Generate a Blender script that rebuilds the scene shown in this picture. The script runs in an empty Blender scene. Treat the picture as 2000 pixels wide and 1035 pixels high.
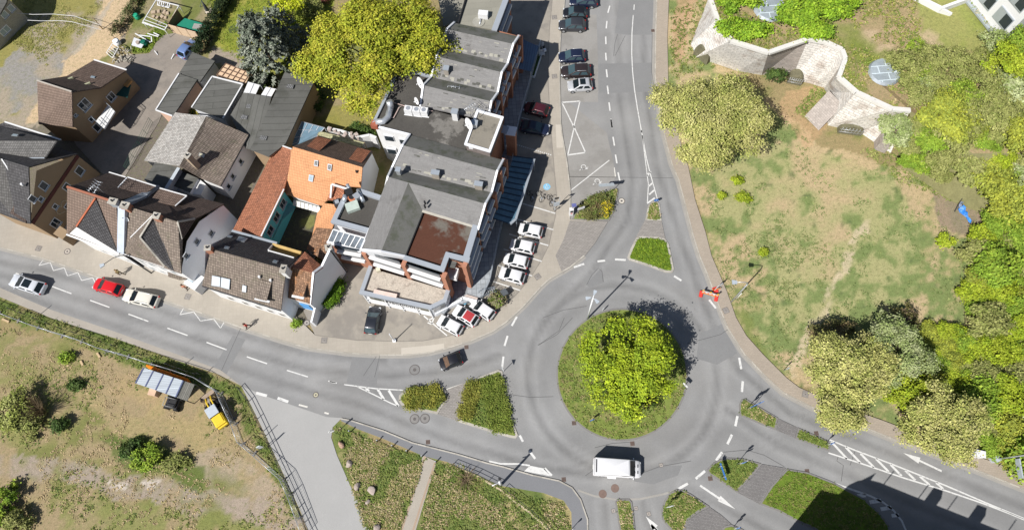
import bpy, bmesh, math, random
import numpy as np
from mathutils import Matrix, Vector
R_ = math.radians
scene = bpy.context.scene
col = scene.collection
# ------------------------------------------------------------------ camera
FPX, CH = 1333.0, 84.0                       # focal length in pixels of a 2000 px wide frame, flying height
TILT, ROLL = R_(20.527), R_(-4.597)
cam_d = bpy.data.cameras.new('camera'); cam_d.sensor_fit = 'HORIZONTAL'; cam_d.sensor_width = 36.0
cam_d.lens = FPX / 2000 * 36; cam_d.clip_end = 3000
cam = bpy.data.objects.new('camera', cam_d); col.objects.link(cam)
CR = Matrix.Rotation(TILT, 4, 'X') @ Matrix.Rotation(ROLL, 4, 'Z')
cam.matrix_world = Matrix.Translation((0, 0, CH)) @ CR
scene.camera = cam
# ------------------------------------------------------------------ light
SUN_AZ, SUN_EL = R_(41.5 + 180), R_(48.5)    # direction towards the sun, from +X counter-clockwise
world = bpy.data.worlds.new('World'); scene.world = world; world.use_nodes = True
wn = world.node_tree; bg = wn.nodes['Background']
sky = wn.nodes.new('ShaderNodeTexSky'); sky.sky_type = 'NISHITA'; sky.sun_disc = False
sky.sun_elevation = SUN_EL; sky.sun_rotation = R_(90) - SUN_AZ
wn.links.new(sky.outputs[0], bg.inputs[0]); bg.inputs[1].default_value = 0.058
sun_d = bpy.data.lights.new('sun', 'SUN'); sun_d.energy = 5.0; sun_d.angle = R_(0.53); sun_d.color = (1, .97, .925)
sun = bpy.data.objects.new('sun', sun_d); col.objects.link(sun)
sv = Vector((math.cos(SUN_AZ) * math.cos(SUN_EL), math.sin(SUN_AZ) * math.cos(SUN_EL), math.sin(SUN_EL)))
sun.rotation_euler = sv.to_track_quat('Z', 'Y').to_euler()
vs = scene.view_settings; vs.view_transform = 'Standard'; vs.look = 'None'; vs.exposure = 0.29; vs.gamma = 1
# ------------------------------------------------------------------ helpers
CR3 = CR.to_3x3()
def P(x, y, z=0.0):
    """ground point (or point at height z) seen at a place of the 2000 x 1035 photograph"""
    d = CR3 @ Vector(((x - 1000) / FPX, -(y - 517.5) / FPX, -1)); s = (CH - z) / -d.z
    return Vector((d.x * s, d.y * s, z))
def S(ox, oy, s): return lambda x, y: (ox + x / s, oy + y / s)
def PZ(q, pts, z=0.0): return [P(*q(a, b), z) for a, b in pts]
def ang(a, b):
    d = P(*b) - P(*a); return math.atan2(d.y, d.x)
ROOT = {}
def tag(o, label=None, cat=None, group=None, kind=None):
    if label: o['label'] = label
    if cat: o['category'] = cat
    if group: o['group'] = group
    if kind: o['kind'] = kind
    return o
def thing(name, label, cat, loc=(0, 0, 0), rz=0.0, group=None):
    o = bpy.data.objects.new(name, None); col.objects.link(o); o.empty_display_size = .3
    o.location = loc; o.rotation_euler = (0, 0, rz); tag(o, label, cat, group)
    ROOT[o.name] = Vector(loc); return o
class MB:
    def __init__(s): s.v = []; s.f = []; s.m = []; s.sm = []
    def face(s, pts, m=0, sm=False):
        i = len(s.v); s.v += [tuple(p) for p in pts]; s.f.append(list(range(i, i + len(pts)))); s.m.append(m); s.sm.append(sm)
    def box(s, c, size, rz=0.0, m=0, tilt=None):
        hx, hy, hz = size[0] / 2, size[1] / 2, size[2] / 2
        M = Matrix.Translation(c) @ Matrix.Rotation(rz, 4, 'Z')
        if tilt is not None: M = M @ tilt
        p = [M @ Vector((a * hx, b * hy, d * hz)) for d in (-1, 1) for a, b in ((-1, -1), (1, -1), (1, 1), (-1, 1))]
        i = len(s.v); s.v += [tuple(q) for q in p]
        for f in ((3, 2, 1, 0), (4, 5, 6, 7), (0, 1, 5, 4), (1, 2, 6, 5), (2, 3, 7, 6), (3, 0, 4, 7)):
            s.f.append([i + k for k in f]); s.m.append(m); s.sm.append(False)
    def bar(s, a, b, w, h, m=0):
        """box from a to b, w wide, h high"""
        a = Vector(a); b = Vector(b); d = b - a; L = d.length
        if L < 1e-5: return
        q = d.to_track_quat('X', 'Z').to_matrix().to_4x4()
        s.box((a + b) / 2, (L, w, h), 0, m, q)
    def slab(s, top, th=.18, m=0, ms=None):
        """solid under a (possibly sloping) top polygon"""
        top = [Vector(p) for p in top]
        if newell(top).z < 0: top.reverse()
        bot = [p - Vector((0, 0, th)) for p in top]
        s.face(top, m); s.face(bot[::-1], m if ms is None else ms)
        n = len(top)
        for k in range(n): s.face([bot[k], bot[(k + 1) % n], top[(k + 1) % n], top[k]], m if ms is None else ms)
    def prism(s, poly, z0, z1, m=0, ms=None):
        s.slab([(p[0], p[1], z1) for p in poly], z1 - z0, m, ms)
    def wall(s, tops, z0=0.0, m=0):
        for a, b in zip(tops[:-1], tops[1:]):
            s.face([(a[0], a[1], z0), (b[0], b[1], z0), tuple(b), tuple(a)], m)
    def tube(s, pts, r, n=8, m=0, cap=True):
        pts = [Vector(p) for p in pts]; rs = r if isinstance(r, (list, tuple)) else [r] * len(pts)
        rings = []
        for k, p in enumerate(pts):
            d = (pts[min(k + 1, len(pts) - 1)] - pts[max(k - 1, 0)]).normalized()
            u = d.orthogonal().normalized(); w = d.cross(u)
            if k and rings:
                pu = (s_prev - s_prev.dot(d) * d).normalized(); u = pu; w = d.cross(u)
            s_prev = u
            i = len(s.v)
            for j in range(n):
                a = 2 * math.pi * j / n; s.v.append(tuple(p + (u * math.cos(a) + w * math.sin(a)) * rs[k]))
            rings.append(i)
        for a, b in zip(rings[:-1], rings[1:]):
            for j in range(n):
                s.f.append([a + j, a + (j + 1) % n, b + (j + 1) % n, b + j]); s.m.append(m); s.sm.append(True)
        if cap:
            s.f.append([rings[0] + j for j in range(n)][::-1]); s.m.append(m); s.sm.append(False)
            s.f.append([rings[-1] + j for j in range(n)]); s.m.append(m); s.sm.append(False)
    def disc(s, c, r, n=20, m=0, z=None):
        s.face([(c[0] + r * math.cos(2 * math.pi * k / n), c[1] + r * math.sin(2 * math.pi * k / n), c[2]) for k in range(n)], m)
    def ribbon(s, pts, w, z, m=0, off=0.0):
        pts = [Vector((p[0], p[1], 0)) for p in pts]; L = []; Rr = []
        for k, p in enumerate(pts):
            d = (pts[min(k + 1, len(pts) - 1)] - pts[max(k - 1, 0)]).normalized(); nrm = Vector((-d.y, d.x, 0))
            L.append(p + nrm * (off + w / 2) + Vector((0, 0, z))); Rr.append(p + nrm * (off - w / 2) + Vector((0, 0, z)))
        for k in range(len(pts) - 1): s.face([Rr[k], Rr[k + 1], L[k + 1], L[k]], m)
    def build(s, name, mats, parent=None, world=True, bevel=0, sub=0):
        me = bpy.data.meshes.new(name)
        off = ROOT[parent.name] if (parent is not None and world) else Vector((0, 0, 0))
        me.from_pydata([(a[0] - off.x, a[1] - off.y, a[2] - off.z) for a in s.v], [], s.f)
        mats = mats if isinstance(mats, (list, tuple)) else [mats]
        for m in mats: me.materials.append(m)
        me.polygons.foreach_set('material_index', s.m); me.polygons.foreach_set('use_smooth', s.sm)
        uv = me.uv_layers.new(name='UVMap'); me.update()
        co = np.empty(len(me.vertices) * 3, 'f'); me.vertices.foreach_get('co', co); co = co.reshape(-1, 3) + np.array(off, 'f')
        li = np.empty(len(me.loops), 'i'); me.loops.foreach_get('vertex_index', li)
        nn = np.empty(len(me.polygons) * 3, 'f'); me.polygons.foreach_get('normal', nn); nn = nn.reshape(-1, 3)
        lt = np.empty(len(me.polygons), 'i'); me.polygons.foreach_get('loop_total', lt)
        u = np.stack([-nn[:, 1], nn[:, 0], np.zeros(len(nn))], 1); l = np.linalg.norm(u, axis=1)
        flat = l < .12; u[~flat] /= l[~flat][:, None]; u[flat] = (1, 0, 0)
        w = np.cross(nn, u); w[flat] = (0, 1, 0)
        ul = np.repeat(u, lt, 0); wl = np.repeat(w, lt, 0); c = co[li]
        out = np.stack([(c * ul).sum(1), (c * wl).sum(1)], 1).astype('f'); uv.data.foreach_set('uv', out.ravel())
        o = bpy.data.objects.new(name, me); col.objects.link(o)
        if parent is not None: o.parent = parent; ROOT[o.name] = off
        else: ROOT[o.name] = Vector((0, 0, 0))
        if bevel:
            b = o.modifiers.new('bevel', 'BEVEL'); b.width = bevel; b.segments = 2; b.limit_method = 'ANGLE'; b.angle_limit = R_(35)
        return o
def newell(p):
    n = Vector((0, 0, 0))
    for k in range(len(p)):
        a, b = p[k], p[(k + 1) % len(p)]
        n += Vector(((a.y - b.y) * (a.z + b.z), (a.z - b.z) * (a.x + b.x), (a.x - b.x) * (a.y + b.y)))
    return n
def inset(poly, d):
    """move the outline of a flat polygon inwards by d"""
    p = [Vector((q[0], q[1], 0)) for q in poly]; n = len(p)
    if newell(p).z < 0: p.reverse()
    out = []
    for k in range(n):
        a = (p[k] - p[k - 1]).normalized(); b = (p[(k + 1) % n] - p[k]).normalized()
        na = Vector((-a.y, a.x, 0)); nb = Vector((-b.y, b.x, 0)); m = (na + nb)
        if m.length < .2: m = na
        m.normalize(); out.append(p[k] + m * min(d / max(.35, m.dot(na)), 2.2 * d))
    return out
def rename_all(): pass
# ------------------------------------------------------------------ materials
def M(name, c, rough=.85, nv=(1.2, .18), fv=(14, .16), spec=.25, metal=0.0, pat=None, c2=None, mix2=None, bump=.0, attr=None, alpha=None, coat=0):
    """procedural material: base colour, two scales of noise, optional pattern in face coordinates (metres)"""
    m = bpy.data.materials.new(name); m.use_nodes = True; nt = m.node_tree; N = nt.nodes; Lk = nt.links.new
    b = N['Principled BSDF']; b.inputs['Roughness'].default_value = rough; b.inputs['Metallic'].default_value = metal
    b.inputs['Specular IOR Level'].default_value = spec
    if coat: b.inputs['Coat Weight'].default_value = coat; b.inputs['Coat Roughness'].default_value = .05
    geo = N.new('ShaderNodeNewGeometry'); uvn = N.new('ShaderNodeUVMap')
    def noise(scale, detail=3, rgh=.6, vec=None):
        t = N.new('ShaderNodeTexNoise'); t.inputs['Scale'].default_value = scale; t.inputs['Detail'].default_value = detail
        t.inputs['Roughness'].default_value = rgh; Lk(vec or geo.outputs['Position'], t.inputs['Vector']); return t
    def math_(op, a, bb):
        t = N.new('ShaderNodeMath'); t.operation = op
        for k, x in enumerate((a, bb)):
            if isinstance(x, (int, float)): t.inputs[k].default_value = x
            else: Lk(x, t.inputs[k])
        return t.outputs[0]
    if attr:
        at = N.new('ShaderNodeAttribute'); at.attribute_name = attr; cur = at.outputs['Color']
    else:
        rgb = N.new('ShaderNodeRGB'); rgb.outputs[0].default_value = (*c, 1); cur = rgb.outputs[0]
    def mixc(f, a, bb):
        t = N.new('ShaderNodeMix'); t.data_type = 'RGBA'
        if isinstance(f, (int, float)): t.inputs[0].default_value = f
        else: Lk(f, t.inputs[0])
        for k, x in ((6, a), (7, bb)):
            if isinstance(x, tuple): t.inputs[k].default_value = (*x, 1)
            else: Lk(x, t.inputs[k])
        return t.outputs[2]
    hgt = None
    if pat:
        br = N.new('ShaderNodeTexBrick'); Lk(uvn.outputs[0], br.inputs['Vector']); br.inputs['Scale'].default_value = 1
        br.inputs['Brick Width'].default_value = pat[0]; br.inputs['Row Height'].default_value = pat[1]
        br.inputs['Mortar Size'].default_value = pat[2]; br.inputs['Mortar Smooth'].default_value = .3; br.inputs['Bias'].default_value = 0
        br.offset = pat[4] if len(pat) > 4 else .5
        k = pat[5] if len(pat) > 5 else .18
        br.inputs['Color1'].default_value = (*[x * (1 - k) for x in c], 1); br.inputs['Color2'].default_value = (*[min(1, x * (1 + k)) for x in c], 1)
        br.inputs['Mortar'].default_value = (*[x * pat[3] for x in c], 1)
        cur = br.outputs['Color']; hgt = br.outputs['Fac']
    if c2 is not None:
        mix2x = mix2; ms, lo, hi = mix2[:3]; t = noise(ms, 5, .65); mr = N.new('ShaderNodeMapRange'); Lk(t.outputs[0], mr.inputs[0])
        mr.inputs[1].default_value = lo; mr.inputs[2].default_value = hi; mr.interpolation_type = 'SMOOTHSTEP'
        if len(mix2x) > 3: mr.inputs[4].default_value = mix2x[3]
        if pat:
            mul = N.new('ShaderNodeMix'); mul.data_type = 'RGBA'; mul.blend_type = 'MULTIPLY'; mul.inputs[0].default_value = 1
            Lk(cur, mul.inputs[6]); mul.inputs[7].default_value = (*[min(2, y / max(x, .01)) for x, y in zip(c, c2)], 1)
            cur = mixc(mr.outputs[0], cur, mul.outputs[2])
        else: cur = mixc(mr.outputs[0], cur, c2)
    f = None
    for sc, am in (nv, fv):
        if am <= 0: continue
        t = noise(sc, 4); x = math_('MULTIPLY_ADD', t.outputs[0], am * 2.6)
        x.node.inputs[2].default_value = 1 - am * 1.3
        f = x if f is None else math_('MULTIPLY', f, x)
    if f is not None:
        sc = N.new('ShaderNodeVectorMath'); sc.operation = 'SCALE'; Lk(cur, sc.inputs[0]); Lk(f, sc.inputs['Scale']); cur = sc.outputs[0]
    Lk(cur, b.inputs['Base Color'])
    if bump:
        bp = N.new('ShaderNodeBump'); bp.inputs['Strength'].default_value = bump; bp.inputs['Distance'].default_value = .05
        if hgt is not None:
            inv = math_('SUBTRACT', 1.0, hgt); Lk(inv, bp.inputs['Height'])
        else: Lk(noise(9, 5, .7).outputs[0], bp.inputs['Height'])
        Lk(bp.outputs[0], b.inputs['Normal'])
    return m
def glass(name, c=(.02, .03, .04), rough=.06, spec=.6): return M(name, c, rough, (1, .1), (1, 0), spec)
m_asph = M('asphalt', (.225, .224, .222), .9, (.35, .07), (9, .12), .2, attr='Col')
m_asph2 = M('asphalt_worn', (.27, .26, .245), .9, (.25, .1), (9, .12), .2, c2=(.235, .225, .21), mix2=(.2, .45, .6))
m_dark = M('asphalt_dark', (.185, .187, .195), .9, (.3, .08), (10, .1), .2)
m_side = M('side_road_surface', (.34, .335, .325), .9, (.3, .06), (8, .07), .2)
m_pave = M('pavement_slabs', (.36, .325, .275), .9, (.3, .1), (6, .08), .2, pat=(.5, .5, .02, .93, 0, .03))
m_pave2 = M('block_paving', (.27, .25, .23), .9, (.4, .1), (8, .1), .2, pat=(.4, .2, .025, .7, .5, .1))
m_fore = M('forecourt_surface', (.30, .272, .232), .9, (.3, .12), (8, .1), .2, c2=(.23, .21, .185), mix2=(.25, .45, .6))
m_yard = M('yard_surface', (.245, .215, .185), .9, (.25, .16), (7, .16), .2, c2=(.19, .17, .15), mix2=(.3, .45, .65))
m_kerb = M('kerb_stone', (.38, .355, .31), .85, (.8, .1), (10, .1), .2, pat=(1.0, 1.0, .02, .7))
m_kerbd = M('kerb_shadow_dark', (.2, .19, .18), .85, (.8, .1), (10, .1), .2)  # dark tone stands for the shadow line at island kerbs
m_gutter = M('gutter_stone', (.3, .285, .26), .85, (.8, .12), (10, .12), .2)
m_line = M('road_paint', (.60, .595, .575), .7, (2, .08), (12, .14), .3, c2=(.36, .355, .345), mix2=(3.0, .53, .70))
m_lineold = M('road_paint_worn', (.6, .58, .53), .7, (2, .16), (14, .25), .3)
m_blue = M('blue_road_paint', (.2, .44, .62), .7, (2, .1), (14, .1), .3)
m_cob = M('cobble_paving', (.215, .205, .2), .9, (.5, .1), (9, .14), .2, pat=(.16, .16, .03, .6, .5, .15))
m_soil = M('ground_cover', (.3, .25, .15), .95, (2.2, .22), (6.5, .42), .1, attr='Col', c2=(.15, .17, .065), mix2=(2.4, .52, .66, .5), bump=.8)
m_leaf = M('foliage', (.1, .2, .05), .7, (.6, .12), (3, 0), .2, attr='Col')
m_bark = M('bark', (.13, .1, .075), .9, (3, .25), (20, .25), .1)
m_white = M('white_render', (.64, .64, .635), .85, (.4, .06), (6, .04), .2)
m_wtrim = M('white_trim', (.66, .66, .66), .6, (1, .04), (6, .03), .3)
m_greyr = M('grey_render', (.56, .57, .59), .85, (.4, .07), (6, .05), .2)
m_lgrey = M('pale_grey_render', (.78, .79, .81), .85, (.4, .06), (6, .05), .2)
m_brownr = M('brown_render', (.30, .215, .135), .9, (.5, .1), (8, .1), .15)
m_brick = M('red_brick', (.36, .17, .11), .9, (.5, .12), (8, .08), .15, pat=(.25, .08, .012, 1.25, .5, .15))
m_zinc = M('zinc', (.42, .46, .5), .45, (.8, .1), (5, .06), .5, .4)
m_metal = M('galvanised_steel', (.55, .57, .6), .4, (2, .08), (9, .05), .5, .6)
m_dmetal = M('dark_steel', (.05, .05, .055), .5, (2, .1), (9, .1), .4, .3)
m_glass = glass('window_glass')
m_skyl = M('pale_glass', (.32, .4, .45), .08, (2, .1), (6, 0), .7)
m_black = M('black_plastic', (.02, .02, .022), .6, (2, .1), (9, .1), .3)
m_red = M('red_plastic', (.62, .05, .04), .6, (2, .05), (9, .05), .3)
m_orange = M('orange_plastic', (.8, .26, .02), .6, (2, .08), (9, .05), .3)
m_signblue = M('blue_sign_face', (.03, .16, .5), .4, (2, .03), (9, 0), .4)
m_wood = M('weathered_wood', (.30, .21, .13), .85, (2, .18), (14, .2), .15)
m_pwood = M('pale_planks', (.62, .47, .32), .8, (1, .1), (14, .08), .2, pat=(3.0, .16, .02, .6, .5, .08))
m_stone = M('boulder_stone', (.37, .31, .27), .9, (1.6, .2), (9, .2), .15, bump=.5)
m_felt = M('grey_roof_felt', (.115, .114, .105), .9, (.5, .13), (7, .12), .15, pat=(40, 1.0, .05, .62, .5, .1), c2=(.085, .085, .075), mix2=(.35, .48, .7))
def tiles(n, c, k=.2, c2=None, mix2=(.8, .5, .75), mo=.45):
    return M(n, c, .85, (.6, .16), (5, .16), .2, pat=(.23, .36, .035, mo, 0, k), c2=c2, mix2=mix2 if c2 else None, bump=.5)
t_brown = tiles('brown_tiles', (.175, .125, .1)); t_dark = tiles('shaded_brown_tiles', (.115, .085, .072))  # dark brown is the shaded copy for slopes facing away from the sun
t_grey = tiles('grey_brown_tiles', (.215, .175, .145), .22, (.17, .155, .11)); t_char = tiles('charcoal_and_shaded_tiles', (.085, .082, .084))  # charcoal also serves as the shaded copy on slopes facing off the sun
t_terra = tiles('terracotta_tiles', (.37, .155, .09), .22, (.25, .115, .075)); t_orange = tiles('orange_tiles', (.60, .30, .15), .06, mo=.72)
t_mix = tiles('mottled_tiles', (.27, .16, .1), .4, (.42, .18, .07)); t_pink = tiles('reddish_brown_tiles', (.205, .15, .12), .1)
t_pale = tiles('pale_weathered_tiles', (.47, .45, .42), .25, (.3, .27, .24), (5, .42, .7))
# ================================================================== SETTING
def struct(name, mb, mats): o = mb.build(name, mats); tag(o, kind='structure'); return o
rng = np.random.default_rng(7)
def vnoise(x, y, sc, seed):
    r = np.random.default_rng(seed); T = r.random((257, 257)); u = x / sc + 1000.3; v = y / sc + 1000.7
    i = np.floor(u).astype(int); j = np.floor(v).astype(int); fu = u - i; fv = v - j
    fu = fu * fu * (3 - 2 * fu); fv = fv * fv * (3 - 2 * fv); i %= 256; j %= 256
    return (T[i, j] * (1 - fu) + T[i + 1, j] * fu) * (1 - fv) + (T[i, j + 1] * (1 - fu) + T[i + 1, j + 1] * fu) * fv
def fbm(x, y, sc, seed): return sum(vnoise(x, y, sc / 2 ** k, seed + k) * .55 ** k for k in range(4)) / sum(.55 ** k for k in range(4))
def inpoly(x, y, poly):
    r = np.zeros(x.shape, bool); n = len(poly)
    for k in range(n):
        x0, y0 = poly[k][0], poly[k][1]; x1, y1 = poly[(k + 1) % n][0], poly[(k + 1) % n][1]
        if y0 == y1: continue
        c = ((y0 > y) != (y1 > y)) & (x < (x1 - x0) * (y - y0) / (y1 - y0) + x0); r ^= c
    return r
def ss(a, lo, hi):
    t = np.clip((a - lo) / (hi - lo), 0, 1); return t * t * (3 - 2 * t)
FORT_Z = 8.0
QF = S(1300, 0, 3.98)
fort_top = [QF(*p) for p in ((335, -40), (400, 150), (452, 190), (505, 320), (640, 362), (800, 412), (1110, 305), (1240, 330), (1370, 390), (1395, 460), (1345, 600), (1480, 720), (1760, 850), (1900, 862))]
plateau = [P(*p, FORT_Z) for p in fort_top] + [P(1830, 250, 7.5), P(1900, 300, 7), P(2000, 300, 7), P(2400, 300, 8), P(2400, -300, 8), P(1395, -300, 8)]
def colour_zones(X, Y):
    """albedo of the open ground: grass, dry grass, bare earth, gravel, by zone"""
    wx = X + (fbm(X, Y, 3, 50) - .5) * 2.2; wy = Y + (fbm(X, Y, 3, 60) - .5) * 2.2
    n1 = fbm(X, Y, 9, 1); n2 = fbm(X, Y, 2.6, 11); n3 = fbm(X, Y, 1.1, 21); n4 = vnoise(X, Y, .7, 31)
    C = np.zeros(X.shape + (3,))
    def lay(mask, c): 
        nonlocal C
        C = C * (1 - mask[..., None]) + np.array(c) * mask[..., None]
    def zone(pts, z=0): return inpoly(wx, wy, [P(*p, z) for p in pts]).astype(float)
    # default: dry meadow
    lay(np.ones(X.shape), (.27, .215, .11)); lay(ss(n2 * .6 + n1 * .4, .48, .62), (.17, .18, .06))
    # eastern lawn: bare earth showing through thin grass
    z = zone([(1290, -60), (1400, -60), (1345, 95), (1480, 170), (1600, 280), (1720, 320), (2100, 330), (2100, 1000), (1900, 900), (1640, 800), (1530, 740), (1440, 640), (1395, 520), (1335, 320), (1300, 150)])
    lay(z, (.42, .325, .19)); g = ss(n2 * .5 + n3 * .25 + n1 * .35, .50, .63) * z; lay(g * .8, (.28, .27, .115))
    mid = inpoly(wx, wy, [P(*p) for p in ((1400, 330), (1500, 270), (1620, 300), (1740, 350), (1800, 440), (1790, 560), (1700, 630), (1600, 640), (1520, 700), (1480, 660), (1500, 540), (1450, 440), (1390, 420))]).astype(float); lay(mid * ss(n1 * .5 + n2 * .5, .22, .46) * .85, (.31, .31, .14)); g2 = ss(n3 * .5 + n2 * .5 + n1 * .25, .60, .73) * z; lay(g2 * .9, (.155, .205, .07)); lay(ss(n4 * .5 + n3 * .5, .70, .78) * z * .6, (.09, .12, .05))
    lay(zone([(1345, 60), (1320, 150), (1310, 20), (1370, -40)]) * .6, (.42, .26, .16)); lay(zone([(1530, 180), (1610, 165), (1620, 240), (1570, 300), (1530, 230)]) * .5, (.44, .28, .16))
    lay(zone([(1690, 430), (1710, 430), (1640, 560), (1580, 680), (1555, 735), (1535, 740), (1575, 640), (1620, 560)]) * ss(n3, .3, .6) * .8, (.52, .425, .29))
    lay(zone([(1820, 370), (1980, 370), (2000, 440), (1900, 470), (1830, 440)]) * .8, (.24, .185, .14))
    vg = zone([(1389, 500), (1405, 495), (1450, 600), (1500, 690), (1545, 738), (1535, 745), (1455, 655), (1410, 560)]); lay(vg * ss(n2, .3, .6) * .8, (.17, .2, .06))
    # south-western field
    f = zone([(-200, 610), (100, 660), (330, 740), (440, 770), (460, 800), (530, 900), (600, 1040), (620, 1300), (-300, 1300)])
    lay(f, (.30, .232, .135)); lay(zone([(-100, 600), (60, 650), (150, 690), (90, 760), (-100, 740)]) * ss(n2 * .5 + n3 * .5, .35, .6) * .85, (.19, .19, .07)); lay(zone([(150, 700), (330, 760), (450, 820), (560, 960), (520, 1000), (400, 880), (250, 800)]) * ss(n2, .4, .65) * .6, (.37, .265, .15)); lay(ss(n2 * .5 + n1 * .5, .46, .6) * f * .6, (.31, .255, .12)); lay(ss(n1 * .55 + n2 * .45, .5, .62) * f * .85 * ss(1 - zone([(100, 720), (330, 780), (460, 830), (560, 1000), (400, 900), (200, 830)]), .2, .8), (.15, .165, .05))
    tr = zone([(-80, 868), (100, 890), (250, 925), (400, 955), (560, 975), (600, 1010), (560, 1035), (380, 1000), (200, 965), (80, 935), (-80, 925)]); lay(tr * ss(n3 * .5 + n2 * .5, .25, .6), (.31, .255, .205))
    lay(zone([(380, 880), (470, 880), (560, 960), (560, 1035), (430, 1000)]) * ss(n2, .35, .65) * .7, (.34, .275, .215))
    lay(zone([(185, 845), (260, 850), (300, 870), (400, 905), (400, 960), (330, 940), (270, 920), (230, 880)]) * .8, (.10, .135, .035))
    lay(zone([(212, 932), (250, 938), (245, 950), (225, 945)]), (.5, .44, .38)); lay(zone([(268, 945), (285, 938), (305, 945), (300, 956), (280, 955)]), (.5, .44, .38))
    lay(zone([(130, 980), (300, 985), (420, 1000), (520, 1020), (560, 1100), (100, 1100)]) * ss(n2 * .5 + n3 * .5, .3, .55) * .8, (.19, .205, .065)); lay(zone([(-100, 700), (60, 720), (110, 800), (150, 860), (60, 870), (-100, 860)]) * ss(n2, .3, .6) * .7, (.22, .215, .08))
    # verge along the street fence
    v = zone([(-200, 570), (0, 583), (130, 632), (250, 672), (420, 733), (470, 760), (520, 860), (590, 1005), (575, 1010), (505, 880), (455, 790), (440, 772), (330, 745), (220, 700), (100, 655), (0, 618), (-200, 600)])
    lay(v, (.2, .19, .075)); lay(ss(n2, .42, .55) * v, (.105, .14, .035))
    # southern meadow beside the footpath
    s = zone([(640, 822), (830, 890), (900, 900), (980, 945), (1060, 960), (1110, 980), (1125, 1100), (700, 1300), (650, 850)])
    lay(s, (.14, .17, .05)); lay(ss(n2 * .6 + n1 * .4, .48, .6) * s, (.36, .29, .15)); lay(ss(n3, .56, .66) * s * .8, (.1, .14, .04))
    lay(zone([(895, 915), (930, 912), (950, 950), (920, 970), (890, 945)]) * .5, (.2, .13, .07))
    # south-east verge
    e = zone([(1480, 984), (1535, 914), (1580, 922), (1640, 945), (1700, 975), (1765, 1035), (1800, 1200), (1500, 1200)]); lay(e, (.1, .155, .03)); lay(ss(n2, .5, .62) * e, (.24, .2, .08))
    # north-western waste ground with a dirt track
    w = zone([(-300, -400), (300, -400), (265, 0), (235, 80), (180, 130), (120, 250), (-200, 260)])
    lay(w, (.32, .27, .205)); lay(ss(n1 * .5 + n2 * .5, .44, .56) * w, (.25, .225, .075)); lay(zone([(30, 100), (110, 100), (150, 130), (100, 190), (0, 230), (-50, 180)]) * ss(n2, .3, .6) * w, (.26, .245, .225))
    lay(zone([(225, -60), (275, -60), (255, 30), (215, 110), (165, 135), (105, 200), (80, 240), (50, 240), (110, 150), (180, 60)]) * .95, (.5, .375, .235))
    lay(zone([(208, 10), (225, -10), (190, 60), (150, 110), (140, 105)]) * .6, (.36, .33, .28))
    # gardens
    a = zone([(275, -200), (460, -200), (440, 20), (415, 80), (345, 70), (300, 100), (262, 105), (235, 92), (260, 30)]); lay(a, (.15, .165, .05)); lay(ss(n2, .45, .6) * a, (.26, .22, .13))
    b = zone([(385, -200), (660, -200), (650, 60), (590, 150), (470, 140), (410, 92), (420, 40)]); lay(b, (.21, .24, .035)); lay(ss(n2, .48, .62) * b * .7, (.31, .28, .07)); lay(ss(n3, .6, .7) * b * .6, (.13, .18, .03))
    c = zone([(600, 150), (900, 60), (760, 260), (735, 300), (600, 250)]); lay(c, (.2, .19, .06)); lay(ss(n2, .45, .6) * c, (.27, .22, .12))
    lay(zone([(640, 205), (745, 200), (740, 262), (690, 268), (640, 240)]) * .8, (.24, .22, .06))
    t = zone([(410, 92), (470, 105), (480, 140), (440, 135), (405, 115)]); lay(t, (.3, .25, .2))
    # ground between the buildings
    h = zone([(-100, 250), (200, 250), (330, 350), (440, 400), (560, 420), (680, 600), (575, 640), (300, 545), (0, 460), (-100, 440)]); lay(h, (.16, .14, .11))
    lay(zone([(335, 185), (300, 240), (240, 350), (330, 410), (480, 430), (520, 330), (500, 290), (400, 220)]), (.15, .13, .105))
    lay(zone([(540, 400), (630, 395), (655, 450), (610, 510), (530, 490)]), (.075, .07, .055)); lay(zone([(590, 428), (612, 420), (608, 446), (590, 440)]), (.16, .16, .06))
    return C
def coloured_grid(name, xs, ys, zf, keep=None):
    X, Y = np.meshgrid(xs, ys); C = colour_zones(X, Y); Z = zf(X, Y); ny, nx = X.shape
    idx = np.arange(nx * ny).reshape(ny, nx); q = np.stack([idx[:-1, :-1], idx[:-1, 1:], idx[1:, 1:], idx[1:, :-1]], -1).reshape(-1, 4)
    me = bpy.data.meshes.new(name); me.vertices.add(nx * ny); me.vertices.foreach_set('co', np.stack([X, Y, Z], -1).astype('f').ravel())
    me.loops.add(len(q) * 4); me.loops.foreach_set('vertex_index', q.ravel().astype('i')); me.polygons.add(len(q)); me.polygons.foreach_set('loop_start', (np.arange(len(q)) * 4).astype('i'))
    a = me.color_attributes.new('Col', 'FLOAT_COLOR', 'POINT'); a.data.foreach_set('color', np.concatenate([C, np.ones(C.shape[:2] + (1,))], -1).astype('f').ravel())
    me.materials.append(m_soil); me.update(); o = bpy.data.objects.new(name, me); col.objects.link(o); tag(o, kind='structure'); return o
far = [-900, -500, -300, -200, -150]
xs = np.concatenate([far, np.arange(-112, 104, .4), [140, 200, 300, 500, 900]])
ys = np.concatenate([[-900, -500, -250, -120, -60, -35], np.arange(-20, 112, .4), [140, 200, 300, 500, 900]])
coloured_grid('ground', xs, ys, lambda X, Y: (fbm(X, Y, 6, 77) - .5) * .05)
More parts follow.
